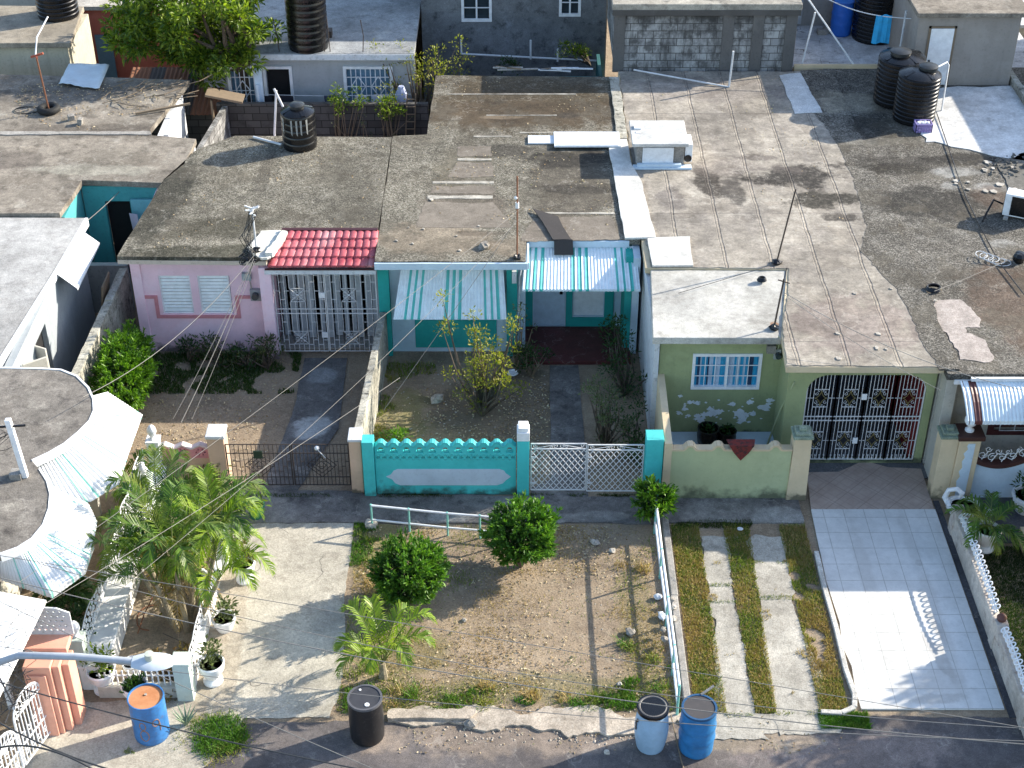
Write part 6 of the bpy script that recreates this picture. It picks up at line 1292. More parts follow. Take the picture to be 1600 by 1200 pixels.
m = MB(); m.box((-8.1,35.0,0),(-7.0,35.15,1.9)); m.box((-8.85,35.5,0),(-8.1,35.65,2.2)); tag(m.build('boundary_wall', m_oldwhite, loc=(-8,35,0)), 'broken whitish wall ends stepping down behind the pink house roof', 'wall')
m = MB(); m.box((-7.05,39.2,0),(-6.85,39.35,2.6)); m.box((-7.0,39.1,0),(-6.95,39.2,2.2)); tag(m.build('post', m_paleblue, loc=(-7,39.2,0)), 'pale upright board at the left end of the dark block wall', 'board')
m = MB(); m.obox((-7.7,38.2,2.3),(1.0,.5,.06), Matrix.Rotation(R(12),3,'Y')); m.box((-8.1,38.1,0),(-8.05,38.2,2.2)); tag(m.build('table', m_wood, loc=(-7.7,38.2,0)), 'old wooden board propped beside the pale block wall', 'board')
m = MB(); m.bar((-3.0,38.7,0),(-2.85,38.75,2.1),.03); m.bar((-2.75,38.7,0),(-2.62,38.75,2.1),.03)
for k in range(9): m.bar((-3.0+.016*k,38.7,.2+.22*k),(-2.75+.016*k,38.7,.2+.22*k),.025)
tag(m.build('ladder', m_wood, loc=(-2.85,38.7,0)), 'narrow ladder leaning in the dark corner beside the block wall', 'ladder')
# washing in the back yard
for k, (x, col_, lb) in enumerate(((-4.35,(.6,.62,.7),'black and white garment pegged left on the back washing line'),(-3.9,(.55,.58,.68),'pale garment pegged in the middle of the back washing line'),(-5.2,(.05,.06,.1),'dark garment pegged at the left of the back washing line'),(-7.0,(.015,.015,.02),'black cloth hanging below the door of the cream house'),(-6.4,(.02,.02,.03),'second black cloth hanging nearer the pale lounging heap of washing'))):
    m = MB(); m.add([(x,39.4,1.75),(x+.35,39.35,1.77),(x+.36,39.4,1.2),(x+.2,39.32,1.15),(x+.02,39.4,1.17)], [(0,1,2,3,4)]); o = m.build('garment', paint('cloth_%d' % k, col_, .95), loc=(x,39.4,1.7)); s_ = o.modifiers.new('s','SOLIDIFY'); s_.thickness = .01; tag(o, lb.replace('pale lounging heap of washing', 'window of the cream house'), 'garment')
m = MB(); m.tube([(-7.6,39.4,1.8),(-5,39.4,1.74),(-2.8,39.4,1.8)], .008, 4); tag(m.build('washing_line', m_oldwhite, loc=(-5,39.4,1.74)), 'washing line strung behind the dark block wall', 'washing line')
m = MB(); m.tube([(-3.1,39.6,1.3),(-3.08,39.6,1.7),(-3.07,39.6,1.95)], [.14,.17,.08], 8); 
o = m.build('hanging_shirt', paint('pale_blue_shirt', (.5,.55,.75), .9), loc=(-3.1,39.6,1.3), smooth=True); tag(o, 'pale blue shirt hung beside the right window of the cream house', 'shirt')
# top left house, red wall
HD = thing('flat_roof_house', 'old flat roofed house in the top left corner with stained fascia', 'house', (-13.5, 42, 0))
m = MB(); m.prism([(-20,39.9),(-12.15,40.0),(-12.4,42.7),(-20,42.9)], 2.9, 3.05); m.build('roof', concrete('stained_roof', (.32,.28,.22), (.11,.095,.08), (.45,.42,.35), .6, .7), HD, bevel=.02)
m = MB(); m.wall(-20, -12.3, 0, 2.9, 40.15, .2); m.wall(40.3, 42.5, 0, 2.9, -12.4, .15, axis='y'); m.build('wall', plaster('yellowed_render', (.48,.45,.35), .4, (.15,.13,.1), streak=.6), HD)
RW = thing('red_house', 'terracotta red house half hidden by the mango tree', 'house', (-9.8, 46.5, 0))
m = MB(); m.box((-13.4,44.4,0),(-9.2,44.6,2.3)); m.build('wall', plaster('terracotta_render', (.42,.12,.08), .25, (.15,.06,.05), streak=.3), RW); m = MB(); m.box((-13.6,44.3,2.3),(-9,50,2.42)); m.build('roof', concrete('roof_cream', (.5,.46,.4), (.2,.18,.15), (.62,.6,.55), .5), RW); m = MB(); m.box((-12.7,44.34,.0),(-12.2,44.38,1.5)); m.build('door', paint('blue_grey_door', (.12,.2,.25), .5), RW)
m = MB(); m.box((-8.4,45,0),(-2,45.0,0.01)); 
HX = thing('far_house', 'sandy far building with a cracked pale roof behind the grey house', 'house', (-3, 55, 0))
m = MB(); m.box((-8.4,50.1,0),(1.0,62,2.4)); m.build('wall', m_cream, HX); m = MB(); m.box((-8.6,50.05,2.4),(1.2,62.2,2.55)); m.build('roof', concrete('sandy_roof', (.5,.44,.35), (.22,.19,.15), (.62,.6,.55), .5, .6, cracks=.3), HX)
HY = thing('far_house', 'far flat roofed building at the top left edge of the view', 'house', (-17, 56, 0))
m = MB(); m.box((-24,50.6,0),(-9.4,60,2.6)); m.build('wall', m_cream, HY); m = MB(); m.box((-24.2,50.5,2.6),(-9.2,60.2,2.75)); m.build('roof', m_roofA, HY)
# right hand back yard: grey wash room, patio
HH = thing('wash_house', 'square grey rendered wash house with a white door', 'outbuilding', (11.8, 38.5, 2.7))
m_wash = plaster('sandy_grey_render', (.3,.27,.24), .35, (.12,.11,.1), streak=.35)
m = MB(); m.box((10.55,38.0,2.68),(13.2,41.0,4.62)); m.build('wall', m_wash, HH, bevel=.01)
m = MB(); m.box((10.45,37.85,4.62),(13.4,41.2,4.74)); m.build('roof', m_roofB, HH, bevel=.015)
m = MB(); m.box((10.9,37.96,2.72),(11.5,37.995,4.28)); d_ = m.build('door', m_white, HH, bevel=.004); m = MB(); m.ball((10.96,37.94,3.4), .03, 8, 5); m.build('handle', m_black, d_)
m = MB(); m.box((10.84,37.97,2.7),(10.895,37.999,4.34)); m.box((11.505,37.97,2.7),(11.56,37.999,4.34)); m.box((10.84,37.97,4.285),(11.56,37.999,4.34)); m.build('door_frame', m_wood, HH)
HP = thing('patio_house', 'grey house behind the roof patio with a small white framed window', 'house', (10, 43, 0))
m = MB(); m.wall(7.7, 13, 2.6, 5.6, 42.2, .2, [(8.95,9.75,4.05,4.7)]); m.box((7.66,43,0),(14,46,2.6)); m.box((7.75,42.0,2.7),(8.0,42.2,5.5)); m.build('wall', plaster('grey_weathered', (.27,.26,.25), .4, (.1,.1,.1), streak=.5), HP)
m = MB(); m.box((8.92,42.16,4.0),(9.78,42.2,4.06)); m.box((8.92,42.16,4.06),(8.98,42.2,4.7)); m.box((9.72,42.16,4.06),(9.78,42.2,4.7)); m.box((9.32,42.16,4.06),(9.37,42.2,4.7)); wn = m.build('window', m_white, HP); m = MB(); m.box((8.95,42.3,4.05),(9.75,42.32,4.7)); m.build('pane', m_glass, wn)
m = MB(); m.box((7.75,42.1,2.75),(8.3,42.16,5)); m.build('door', paint('pale_grey_door', (.38,.4,.42), .6), HP)
m = MB(); m.box((7.65,39.2,2.45),(14.5,43,2.66)); tag(m.build('patio', concrete('whitewashed_patio', (.6,.6,.6), (.25,.24,.23), (.7,.7,.7), .6, 1.2, cracks=1.5), bevel=.01), kind='structure')
m = MB(); m.box((7.66,39.1,2.6),(10.5,39.2,2.78)); tag(m.build('parapet', m_beige, loc=(9,39.15,2.6)), 'low stained kerb at the front of the roof patio', 'parapet')
m = MB(); m.box((13.25,36.6,1.2),(13.4,41,2.9)); m.box((13.4,36.6,1.2),(18,36.75,2.5)); tag(m.build('boundary_wall', m_mosswall, loc=(14,37,0)), 'weathered wall beside the wash house under the far black tank', 'wall')
HZ = thing('far_house', 'pale far roof beyond the wash house at the top right', 'house', (20, 48, 0))
m = MB(); m.box((13.6,44,0),(26,52,1.9)); m.build('wall', m_cream, HZ); m = MB(); m.box((13.5,43.9,1.9),(26.2,52.2,2.0)); m.build('roof', m_oldwhite, HZ)
m = MB()
for k in range(26): x, y = 14.2+rnd.random()*2.2, 40.2+rnd.random()*2.2; rock(m, (x, y, .2+.25*rnd.random()), .12+.16*rnd.random(), k, .8)
tag(m.build('rubble', m_rubble), kind='stuff')

HW = thing('shade_block', 'unseen tall block added to shade the right hand whitewashed roof', 'house', (19, 38, 0)); m = MB(); m.box((16.3,35.6,0),(22,42,5)); m.build('wall', m_cream, HW); m = MB(); m.box((16.1,35.4,5),(22.2,42.2,5.15)); m.build('roof', m_cement, HW)  # out of view, added to throw shade on the whitewashed roof
SH = thing('dark_filler_shed', 'low dark zinc shed added to stand in for shade behind the brown roof', 'shed', (-8.9, 39.6, 0))  # made-up shed, its dark zinc stands in for the yard's shade
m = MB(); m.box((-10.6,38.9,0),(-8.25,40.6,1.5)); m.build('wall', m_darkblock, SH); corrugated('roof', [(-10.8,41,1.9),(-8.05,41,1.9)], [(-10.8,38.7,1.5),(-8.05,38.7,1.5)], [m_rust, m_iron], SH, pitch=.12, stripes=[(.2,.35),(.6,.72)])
for k in range(7):
    x, y = -8.55+rnd.random()*.9, 35.9+rnd.random()*2.3; m = MB(); m.obox((x,y,.35+.25*rnd.random()), (.3+.4*rnd.random(),.3,.5+.5*rnd.random()), Matrix.Rotation(rnd.random()*2,3,'Z')); tag(m.build('box', rnd.choice((m_black,m_wood,m_iron)), loc=(x,y,0), bevel=.02), 'dark box of junk in the shaded alley beside the pale block wall', 'box', 'junk boxes in the back alley')
m = MB(); m.prism(jag([(11.6,31.9),(12.3,32.3),(13.4,32.6),(13.6,33.6),(12.6,34.1),(11.7,33.4)], .06), 2.69, 2.7)
for k in range(200): a = rnd.random()*6.28; q = rnd.random()**.5; rock(m, (12.6+1.3*q*math.cos(a), 33.2+.8*q*math.sin(a), 2.69+.05*(1-q)), .02+.03*rnd.random(), k, .8)
tag(m.build('gravel_heap', concrete('dark_gravel', (.17,.16,.14), (.07,.065,.055), (.3,.28,.25), .6, 3)), kind='stuff')
# ================================================================ water tanks and things on the roofs
def tank(label, c, r, h, ribs=9, lidoff=(0,0), shoulder=.14, style=0):
    t = thing('water_tank', label, 'water tank', (0,0,0), None); pr = [(r*.97,0)]
    hb = h-shoulder-.1
    n = ribs*6
    for i in range(n+1):
        f = i/n; k = (f*ribs) % 1; pr.append((r*(1-.03*(1 if (k < .3) else 0)) if style == 0 else r*(1-.035*(1 if k < .12 else 0)), .02+hb*f))
    pr += [(r*.98,hb+.04),(r*.8,hb+shoulder*.6),(r*.45,hb+shoulder),(.001,hb+shoulder+.01)]
    m = MB(); m.lathe(pr, (0,0,0), 44); m.build('body', m_black, t, smooth=True)
    z = hb+shoulder-.03; x, y = lidoff; m = MB(); m.lathe([(r*.42,0),(r*.42,.07),(r*.45,.075),(r*.45,.11),(r*.3,.15),(.001,.155)], (x,y,z), 24); m.build('lid', paint('tank_lid', (.03,.033,.035), .35, .3, (.12,.12,.12), 4), t, smooth=True)
    m = MB()
    for k in range(4): a = k*math.pi/2+.5; m.bar((r*.4*math.cos(a),r*.4*math.sin(a),hb+shoulder*.9), (r*.93*math.cos(a),r*.93*math.sin(a),hb+.05), .09, .05)
    m.build('lug', m_black, t); t.location = c; return t
b = P(467,236,2.7); tank('grey streaked black water tank alone on the pink house roof', (b.x, b.y+.3, 2.7), .42, 1.12, 5, style=1)
tk = [o for o in bpy.data.objects if o.name == 'water_tank'][0]
m = MB(); 
for a in (-1.9,-1.35,-2.5,-1.0,-1.6): m.add([(.428*math.cos(a),.428*math.sin(a),.85),(.428*math.cos(a+.12),.428*math.sin(a+.12),.86),(.43*math.cos(a+.09),.43*math.sin(a+.09),.45),(.43*math.cos(a+.02),.43*math.sin(a+.02),.5)], [(0,1,2,3)])
o = m.build('lime_streak', paint('lime_streak', (.3,.3,.28), .9)); o.parent = tk; WL[o.name] = Vector()
tank('rear one of the two black ribbed tanks by the white door', (10.0, 37.0, 2.7), .6, 1.42, 10, (-.08,-.05))
tank('front one of the two black ribbed tanks, beside the purple crate', (10.22, 35.95, 2.7), .53, 1.42, 11, (.2,.05))
b = P(481,78,2.86); tank('tall black ribbed tank on the cream house roof beside the mango tree', (b.x, b.y+.25, 2.86), .56, 2.0, 9)
b = P(86,33,3.05); tank('black ribbed tank on the top left house roof', (b.x, b.y+.45, 3.05), .58, 1.5, 10)
tank('large black tank in the patio shade beneath the blue towel', (10.25, 41.35, 2.66), .62, 1.6, 12)
tank('dark tank at the far right edge of the view behind the wash house', (14.55, 37.9, 2.45), .55, 1.5, 8)
b = P(493,76,2.86); m = MB(); m.tube([(-5.55,40.62,2.86),(-5.57,40.6,3.9),(-5.55,40.65,5.2)], .022, 6); tag(m.build('pipe', m_white, loc=(-5.55,40.6,2.86)), 'thin white pipe rising in front of the tall black tank', 'pipe')
m = MB(); m.box((-5.3,40.8,2.86),(-5.05,41.1,3.05)); tag(m.build('block', m_iron, loc=(-5.2,40.9,2.86)), 'dark block at the foot of the tall black tank', 'block')
def blue_drum(label, c, r, h):
    t = thing('barrel', label, 'barrel', c); m = MB(); m.lathe(barrel_profile(r, h, .03), c, 28); m.build('body', paint('royal_blue', (.02,.12,.5), .4), t, smooth=True); lid(t, c, r, h, paint('royal_blue_lid', (.04,.2,.6), .4), paint('royal_rim', (.02,.1,.4), .4), False)
blue_drum('bright blue barrel on the roof patio, the taller of the pair', (9.35,41.6,2.66), .29, .98)
blue_drum('small bright blue barrel between the taller one and the black tank', (9.82,41.4,2.66), .17, .66)
m = MB(); m.box((8.9,41.6,2.66),(9.05,41.8,2.85)); m.box((8.7,41.5,2.66),(8.95,41.7,2.8)); tag(m.build('block', m_cement, loc=(8.9,41.6,2.66)), 'concrete block beside the taller blue patio barrel', 'block')
# clothes line over the patio, with towel
m = MB(); A_, B_ = (7.75,39.3,4.9), (10.5,38.6,4.3); pts = [Vector(A_).lerp(Vector(B_), i/12)-Vector((0,0,.22*math.sin(math.pi*i/12))) for i in range(13)]; m.tube(pts, .014, 5); tag(m.build('clothes_line', m_oldwhite, loc=A_), 'pale clothes line across the roof patio', 'clothes line')
m = MB(); n = 9; vs = []
for j in range(7):
    for i in range(n): x = 9.62+.42*i/(n-1)*(1+.12*j/6)-.03*j/6; f_ = (x-7.75)/2.75; vs.append((x, 38.8+.02*math.sin(i*1.7+j*.3)+.0*j, 4.32-.13*j-.02*math.sin(i)))
m.add(vs, [(j*n+i, j*n+i+1, (j+1)*n+i+1, (j+1)*n+i) for j in range(6) for i in range(n-1)]); o = m.build('towel', paint('bright_blue_towel', (.03,.33,.62), .9, var=.2), loc=(9.8,38.8,4.3)); s_ = o.modifiers.new('s','SOLIDIFY'); s_.thickness = .012; tag(o, 'bright blue towel hanging on the patio clothes line', 'towel')
m = MB(); m.tube([(7.9,39.3,2.7),(8.1,39.3,4.2)], .025, 6); m.tube([(7.85,39.25,4.6),(9.3,39.2,2.75)], .025, 6); tag(m.build('pole', m_whitemetal, loc=(7.9,39.3,2.7)), 'crossed grey poles propped at the patio corner', 'pole')
m = MB(); m.tube([(10.4,38.9,2.7),(10.42,38.9,4.4)], .03, 6); tag(m.build('pole', m_oldwhite, loc=(10.4,38.9,2.7)), 'upright pole holding the right end of the clothes line', 'pole')
p0, p1, p2 = P(990,109,2.95), P(1139,136,2.72), W(1146,80,P(1139,136,2.72).y)
m = MB(); m.tube([p0, p1], .022, 6); m.tube([p1, p2], .03, 6); tag(m.build('pipe', m_oldwhite, loc=tuple(p1)), 'bent white pipe standing on the felt roof below the block wall', 'pipe')
p1, p2 = P(1465,195,2.7), W(1466,112,37.0)
m = MB(); m.tube([(11.05,36.4,2.7),(11.03,36.4,3.95),(10.98,36.4,4.02),(10.55,36.1,3.95)], .022, 7); tag(m.build('pipe', m_white, loc=(11.05,36.4,2.7), smooth=True), 'white elbow pipe feeding the front ribbed tank', 'pipe')
# air conditioner
AC = thing('air_conditioner', 'white air conditioner unit lying on the gravel roof at the right edge', 'air conditioner', (11.5,30.7,2.69))
m = MB(); rot = Matrix.Rotation(R(-24),3,'Z'); m.obox((11.55,30.75,3.02), (.8,.34,.54), rot); m.build('case', m_white, AC, bevel=.012); m = MB(); m.obox(Vector((11.55,30.75,3.02))+rot@Vector((.05,-.175,0)), (.6,.012,.46), rot); m.obox(Vector((11.55,30.75,3.02))+rot@Vector((-.405,0,0)), (.012,.26,.42), rot); m.build('grille', m_black, AC)
m = MB(); m.obox(Vector((11.55,30.75,2.72))+rot@Vector((-.3,0,0)), (.1,.6,.05), rot); m.obox(Vector((11.55,30.75,2.72))+rot@Vector((.3,0,0)), (.1,.6,.05), rot); m.build('foot', m_cement, AC)
m = MB(); m.tube([(11.15,30.9,2.95),(10.95,31.0,3.0),(10.75,30.7,2.85),(10.62,30.5,2.72)], .025, 7); tag(m.build('pipe', m_black, loc=(10.9,30.8,2.8), smooth=True), 'black insulated pipe curving out of the air conditioner', 'pipe')
# purple crate
CR = thing('crate', 'purple plastic crate of white scraps beside the front ribbed tank', 'crate', (10.3,35.25,2.69)); m = MB(); x, y, z = 10.3, 35.25, 2.69
for zz in (0,.09,.18): 
    for a, b in (((-.2,-.14),(.2,-.14)),((.2,-.14),(.2,.14)),((.2,.14),(-.2,.14)),((-.2,.14),(-.2,-.14))): m.bar((x+a[0],y+a[1],z+zz+.03),(x+b[0],y+b[1],z+zz+.03),.02,.05)
for i in range(7):
    for s_ in (-1,1): m.bar((x-.2+.066*i,y+.14*s_,z),(x-.2+.066*i,y+.14*s_,z+.22),.02)
for i in range(5):
    for s_ in (-1,1): m.bar((x+.2*s_,y-.14+.07*i,z),(x+.2*s_,y-.14+.07*i,z+.22),.02)
m.box((x-.2,y-.14,z),(x+.2,y+.14,z+.02)); m.build('basket', paint('lilac_plastic', (.3,.24,.5), .5), CR); m = MB()
for k in range(5): rock(m, (x-.12+.06*k, y+.05*(k%2), z+.2), .06, k)
m.build('scrap', m_white, CR)
m = MB(); m.add([(0,0,0),(.16,.02,.02),(.1,.14,.05)], [(0,1,2)]); 
# tyre with aerial pole, blocks, tin sheet, coil
b = P(77,175,2.7); TY = thing('tyre', 'old tyre on the brown roof weighting a rusty pole', 'tyre', (b.x,b.y,2.7)); m = MB(); R_, r_ = .21, .09; vs = []
for i in range(28):
    for j in range(10): a, c2 = 2*math.pi*i/28, 2*math.pi*j/10; vs.append((b.x+(R_+r_*math.cos(c2))*math.cos(a), b.y+(R_+r_*math.cos(c2))*math.sin(a), 2.79+r_*math.sin(c2)))
m.add(vs, [(i*10+j, ((i+1)%28)*10+j, ((i+1)%28)*10+(j+1)%10, i*10+(j+1)%10) for i in range(28) for j in range(10)]); m.build('tyre_body', m_rubber, TY, smooth=True); m = MB(); m.lathe([(.001,.07),(.16,.07)], b, 16); m.build('infill', m_cement, TY)
AP = thing('aerial', 'rusty pole with a red crosspiece standing in the tyre', 'aerial', (b.x,b.y,2.7)); m = MB(); m.tube([(b.x,b.y,2.78),(b.x-.07,b.y,4.25)], .022, 6); m.build('pole', m_rust, AP); m = MB(); m.bar((b.x-.2,b.y,4.2),(b.x+.12,b.y,4.3),.05); m.bar((b.x-.12,b.y+.1,4.2),(b.x,b.y-.15,4.24),.04); m.build('crosspiece', paint('red_rust', (.35,.09,.05), .7), AP); m = MB(); m.tube([(b.x-.08,b.y,4.25),(b.x-.06,b.y+.3,4.6),(b.x+.12,b.y+.9,4.9)], .02, 6); m.build('white_pipe', m_white, AP)
for k, (u, v, lb) in enumerate(((112,188,'broken grey block on the brown roof, nearer the tyre'),(126,194,'broken grey block on the brown roof, farther from the tyre'))): 
    c = P(u, v, 2.7); m = MB(); m.obox((c.x,c.y,2.78), (.16,.12,.16), Matrix.Rotation(.5+k,3,'Z')@Matrix.Rotation(.2,3,'X')); tag(m.build('block', m_cement, loc=tuple(c), bevel=.01), lb, 'block')
m = MB(); c0 = [P(108,100,2.74), P(170,99,2.8), P(168,118,2.76), P(155,137,2.8), P(92,133,2.74), P(90,124,2.73)]
g_ = 10; vs = []; 
for j in range(g_+1):
    L_, R2 = c0[0].lerp(c0[4], j/g_), c0[1].lerp(c0[3], j/g_)
    for i in range(g_+1): p = L_.lerp(R2, i/g_); vs.append((p.x, p.y, 2.74+.06*abs(mn.noise(Vector((p.x*2,p.y*2,0))))+.012*math.sin(p.x*30)+.02*(j/g_)))
m.add(vs, [(j*(g_+1)+i, j*(g_+1)+i+1, (j+1)*(g_+1)+i+1, (j+1)*(g_+1)+i) for j in range(g_) for i in range(g_)]); o = m.build('zinc_sheet', paint('pale_zinc', (.55,.62,.66), .4, .2, (.4,.38,.34), 3), loc=(-11.5,38.5,2.74), smooth=True); s_ = o.modifiers.new('s','SOLIDIFY'); s_.thickness = .01; tag(o, 'buckled pale metal sheet lying on the brown roof', 'metal sheet')
c = P(42,172,2.72); m = MB(); m.tube([(c.x+.32*math.cos(a/4), c.y+.2*math.sin(a/4), 2.72) for a in range(26)], .012, 5); tag(m.build('wire_coil', m_black, loc=tuple(c)), 'thin black wire ring beside the tyre', 'wire coil')
def twig(label, pts, r=.012, mat=None, name='branch', cat='branch', group=None):
    m = MB(); m.tube(pts, r, 4); tag(m.build(name, mat or m_wood, loc=tuple(pts[0])), label, cat, group)
for k in range(22):
    a = P(rnd.uniform(145,290), rnd.uniform(128,162), 2.72); d = rnd.uniform(-1.2,1.2); L_ = rnd.uniform(.3,1.0)
    twig('dry fallen twig in the scatter under the mango tree', [tuple(a), (a.x+L_*.5*math.cos(d), a.y+L_*.5*math.sin(d), 2.78), (a.x+L_*math.cos(d+.3), a.y+L_*math.sin(d+.3), 2.74+rnd.random()*.12)], .011, group='dry twigs on the brown roof')
# aerials
def aerial(label, u, v, h, H_, r=.02, mat=m_iron, base=True, head=0, lean=(0,0)):
    b = P(u, v, h); t = thing('aerial', label, 'aerial', tuple(b)); top = (b.x+lean[0], b.y+lean[1], h+H_); m = MB(); m.tube([tuple(b), top], r, 6); m.build('pole', mat, t)
    if base: m = MB(); rock(m, (b.x,b.y,h+.03), .1, int(u)); m.build('foot', m_black, t)
    return t, Vector(top)
aerial('thin dark aerial pole in the middle of the felt roof', 1213, 412, 2.71, 1.75, .018, lean=(.25,.1))
t, tp = aerial('aerial pole with rusty foot on the white slab', 1209, 514, 2.66, 1.15, .02, lean=(.1,.05)); m = MB(); m.bar(tp+Vector((-.12,0,-.02)), tp+Vector((.12,0,-.1)), .02); m.tube([tp, tp+Vector((.05,.1,.2))], .01, 4); m.build('crosspiece', m_iron, t)
t, tp = aerial('tall rusty pole on the turquoise house eave with two guy wires', 808, 403, 2.71, 1.95, .018, m_rust, lean=(0,.05)); m = MB(); m.tube([tp-Vector((0,0,.75)), tp-Vector((0,0,.62))], .04, 8); m.ball(tp-Vector((.03,.02,.5)), .04, 8, 5); m.build('insulator', m_white, t)
t, tp = aerial('white service bracket with tangled wires at the pink house corner', 401, 392, 2.76, 1.05, .022, m_oldwhite); m = MB()
for k in range(9): a = k*.75; m.bar(tp+Vector((0,0,-.05*(k%4))), tp+Vector((.16*math.cos(a),.16*math.sin(a),-.05*(k%4)+.05)), .025)
m.build('bracket', m_oldwhite, t)
m = MB()
for k in range(10): pts = [tp+Vector((rnd.uniform(-.1,.1),rnd.uniform(-.1,.1),-.1)), tp+Vector((rnd.uniform(-.35,-.05),rnd.uniform(-.3,0),-.6)), P(392+rnd.uniform(-12,10), 405+rnd.uniform(-8,14), 2.75)]; m.tube(pts, .008, 4)
for k in range(8): c2 = P(388+rnd.uniform(-8,12), 402+rnd.uniform(-8,8), 2.85); m.tube([c2+Vector((.1*math.cos(a*.8+k),.08*math.sin(a*.8),.06*math.sin(a+k))) for a in range(9)], .012, 4)
m.build('wire_tangle', m_black, t)
b = P(440,182,2.72); m = MB(); m.tube([P(396,214,2.74),P(440,226,2.74)], .03, 6); tag(m.build('pipe', m_oldwhite, loc=tuple(P(396,214,2.74)), smooth=True), 'short white pipe lying left of the roof tank', 'pipe')
m = MB(); m.tube([(-6.15,36.3,2.1),(-6.0,36.3,3.3)], .03, 6); m.tube([(-6.05,36.3,3.35),(-5.85,36.2,2.9)], .03, 6); m.tube([(-6.15,36.3,0),(-6.15,36.3,2.1)], .03, 6); tag(m.build('pole', m_oldwhite, loc=(-6.1,36.3,0)), 'broken white pole standing behind the roof tank', 'pole')
for k, (u, v, r1) in enumerate(((1190,440,.09),(1458,454,.16))): 
    c = P(u, v, 2.68); m = MB(); [m.tube([(c.x+(r1-.012*j)*math.cos(a/3), c.y+(r1-.012*j)*.8*math.sin(a/3), c.z+.04+.025*j) for a in range(20)], .02, 5) for j in range(3)]; tag(m.build('cable_coil', m_black, loc=tuple(c)), ['small black cable coil on the white slab','ring of black cable near the pale roof patch'][k], 'cable coil')
c = P(1565,475-65,2.7); m = MB()
for k in range(5): m.tube([(c.x+.2*math.cos(a/3+k)*(1-.1*k)-.1*k, c.y+.15*math.sin(a/3+k)+.05*k, c.z+.02*k) for a in range(19)], .009, 5)
tag(m.build('cable_coil', m_oldwhite, loc=tuple(c)), 'tangled white cable coils near the right edge of the gravel roof', 'cable coil')
c = P(1592,408,2.7); m = MB(); rock(m, (c.x,c.y,2.8), .16, 4); tag(m.build('bundle', m_black, loc=tuple(c)), 'dark bundle on the gravel roof at the right edge', 'bundle')
m = MB(); m.tube([P(1463,175,2.74),P(1475,210,2.73),P(1495,270,2.72),P(1510,310,2.72),P(1532,355,2.72),P(1550,390,2.72),P(1565,415,2.73),P(1600,460,2.73)], .012, 5); tag(m.build('cable', m_black, loc=tuple(P(1495,270,2.72))), 'long black cable snaking over the gravel roof', 'cable')
m = MB(); a_ = P(1268,185,2.72)
def litterscrap(n, boxpx, h, lb, grp, mat, s=.06):
    for k in range(n):
        c = P(rnd.uniform(boxpx[0],boxpx[1]), rnd.uniform(boxpx[2],boxpx[3]), h); m = MB(); q = s*rnd.uniform(.5,1.5); m.prism([(c.x+q*math.cos(a+rnd.random()*.6)*rnd.uniform(.6,1), c.y+q*math.sin(a)*rnd.uniform(.6,1)) for a in (0,1.2,2.4,3.7,5)], h, h+.02); tag(m.build('scrap', mat, loc=tuple(c)), lb, 'scrap', grp)
litterscrap(9, (1300,1470,440,570), 2.712, 'white chip of plaster on the front of the right hand roofs', 'plaster chips on the front roofs', m_stone)
litterscrap(14, (1490,1595,250,300), 2.69, 'pale lump of mortar on the gravel roof behind the air conditioner', 'mortar lumps behind the air conditioner', m_stone, .09)
litterscrap(8, (600,830,420-110,400), 2.712, 'white chip on the front part of the turquoise house roof', 'white chips on the turquoise house roof', m_stone, .04)
# ================================================================ plants
def bush(label, base, c, r, n, sz, mat, cat='bush', name='clipped_bush', bump=.11, up=-.7, group=None, tuft=None):
    """clipped shrub: hundreds of little leaf tufts standing out of a twiggy core"""
    t = thing(name, label, cat, base, group); nt_ = n//26; C0, D0 = shell(nt_, c, r, .82, up, bump, seed=base[0])
    low = np.clip((c[2]-C0[:,2:3])/r[2], 0, 1); C0[:,:2] = np.array(c[:2]) + (C0[:,:2]-np.array(c[:2]))*(1-.3*low**1.5)
    D0 = norm(D0+np.array([0,0,.5])+RS.normal(0,.25,D0.shape)); k = RS.randint(14, 36, len(C0)); C1 = np.repeat(C0, k, 0); D1 = np.repeat(D0, k, 0)
    q = RS.rand(len(C1), 1); C1 = C1 + D1*(q-.5)*sz*1.5 + RS.normal(0, sz*.2, C1.shape); 
    Cs, Ds = shell(n//400, c, [w_*1.04 for w_ in r], .97, -.1, bump, seed=base[0]); ks = np.repeat(np.arange(len(Cs)), 14); C1 = np.concatenate([C1, Cs[ks]+Ds[ks]*RS.rand(len(ks),1)*sz*1.5]); D1 = np.concatenate([D1, Ds[ks]+np.array([0,0,.8])]); leaves('foliage', C1, D1, sz, sz*.34, mat, t, jit=.55)
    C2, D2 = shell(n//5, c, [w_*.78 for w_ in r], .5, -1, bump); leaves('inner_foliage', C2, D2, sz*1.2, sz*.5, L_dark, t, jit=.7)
    m = MB(); branch_tree(m, (base[0],base[1],0), [(c[0]+r[0]*.8*math.cos(k_*1.3), c[1]+r[1]*.8*math.sin(k_*1.3), c[2]+r[2]*.5*rnd.uniform(-.5,1)) for k_ in range(14)], .04, .12); m.build('stem', m_trunk, t); return t
bush('round clipped bush, the lower left of the two in the bare yard', (-1.88,20.95,0), (-1.88,20.95,.74), (.62,.62,.52), 8500, .1, L_bush)
bush('round clipped bush, the upper right one at the end of the teal railing', (.17,21.95,0), (.17,21.95,.8), (.6,.6,.55), 8000, .1, L_bush)
t = bush('bright green hedge bush against the mossy alley wall', (-8.35,27.1,0), (-8.35,27.2,.8), (.5,1.2,.78), 12000, .1, L_hedge, name='hedge', bump=.12)
bush('small leafy shrub at the corner of the turquoise post and kerb', (2.78,23.2,0), (2.78,23.2,.62), (.3,.3,.34), 1700, .12, L_hedge, name='shrub', bump=.2)
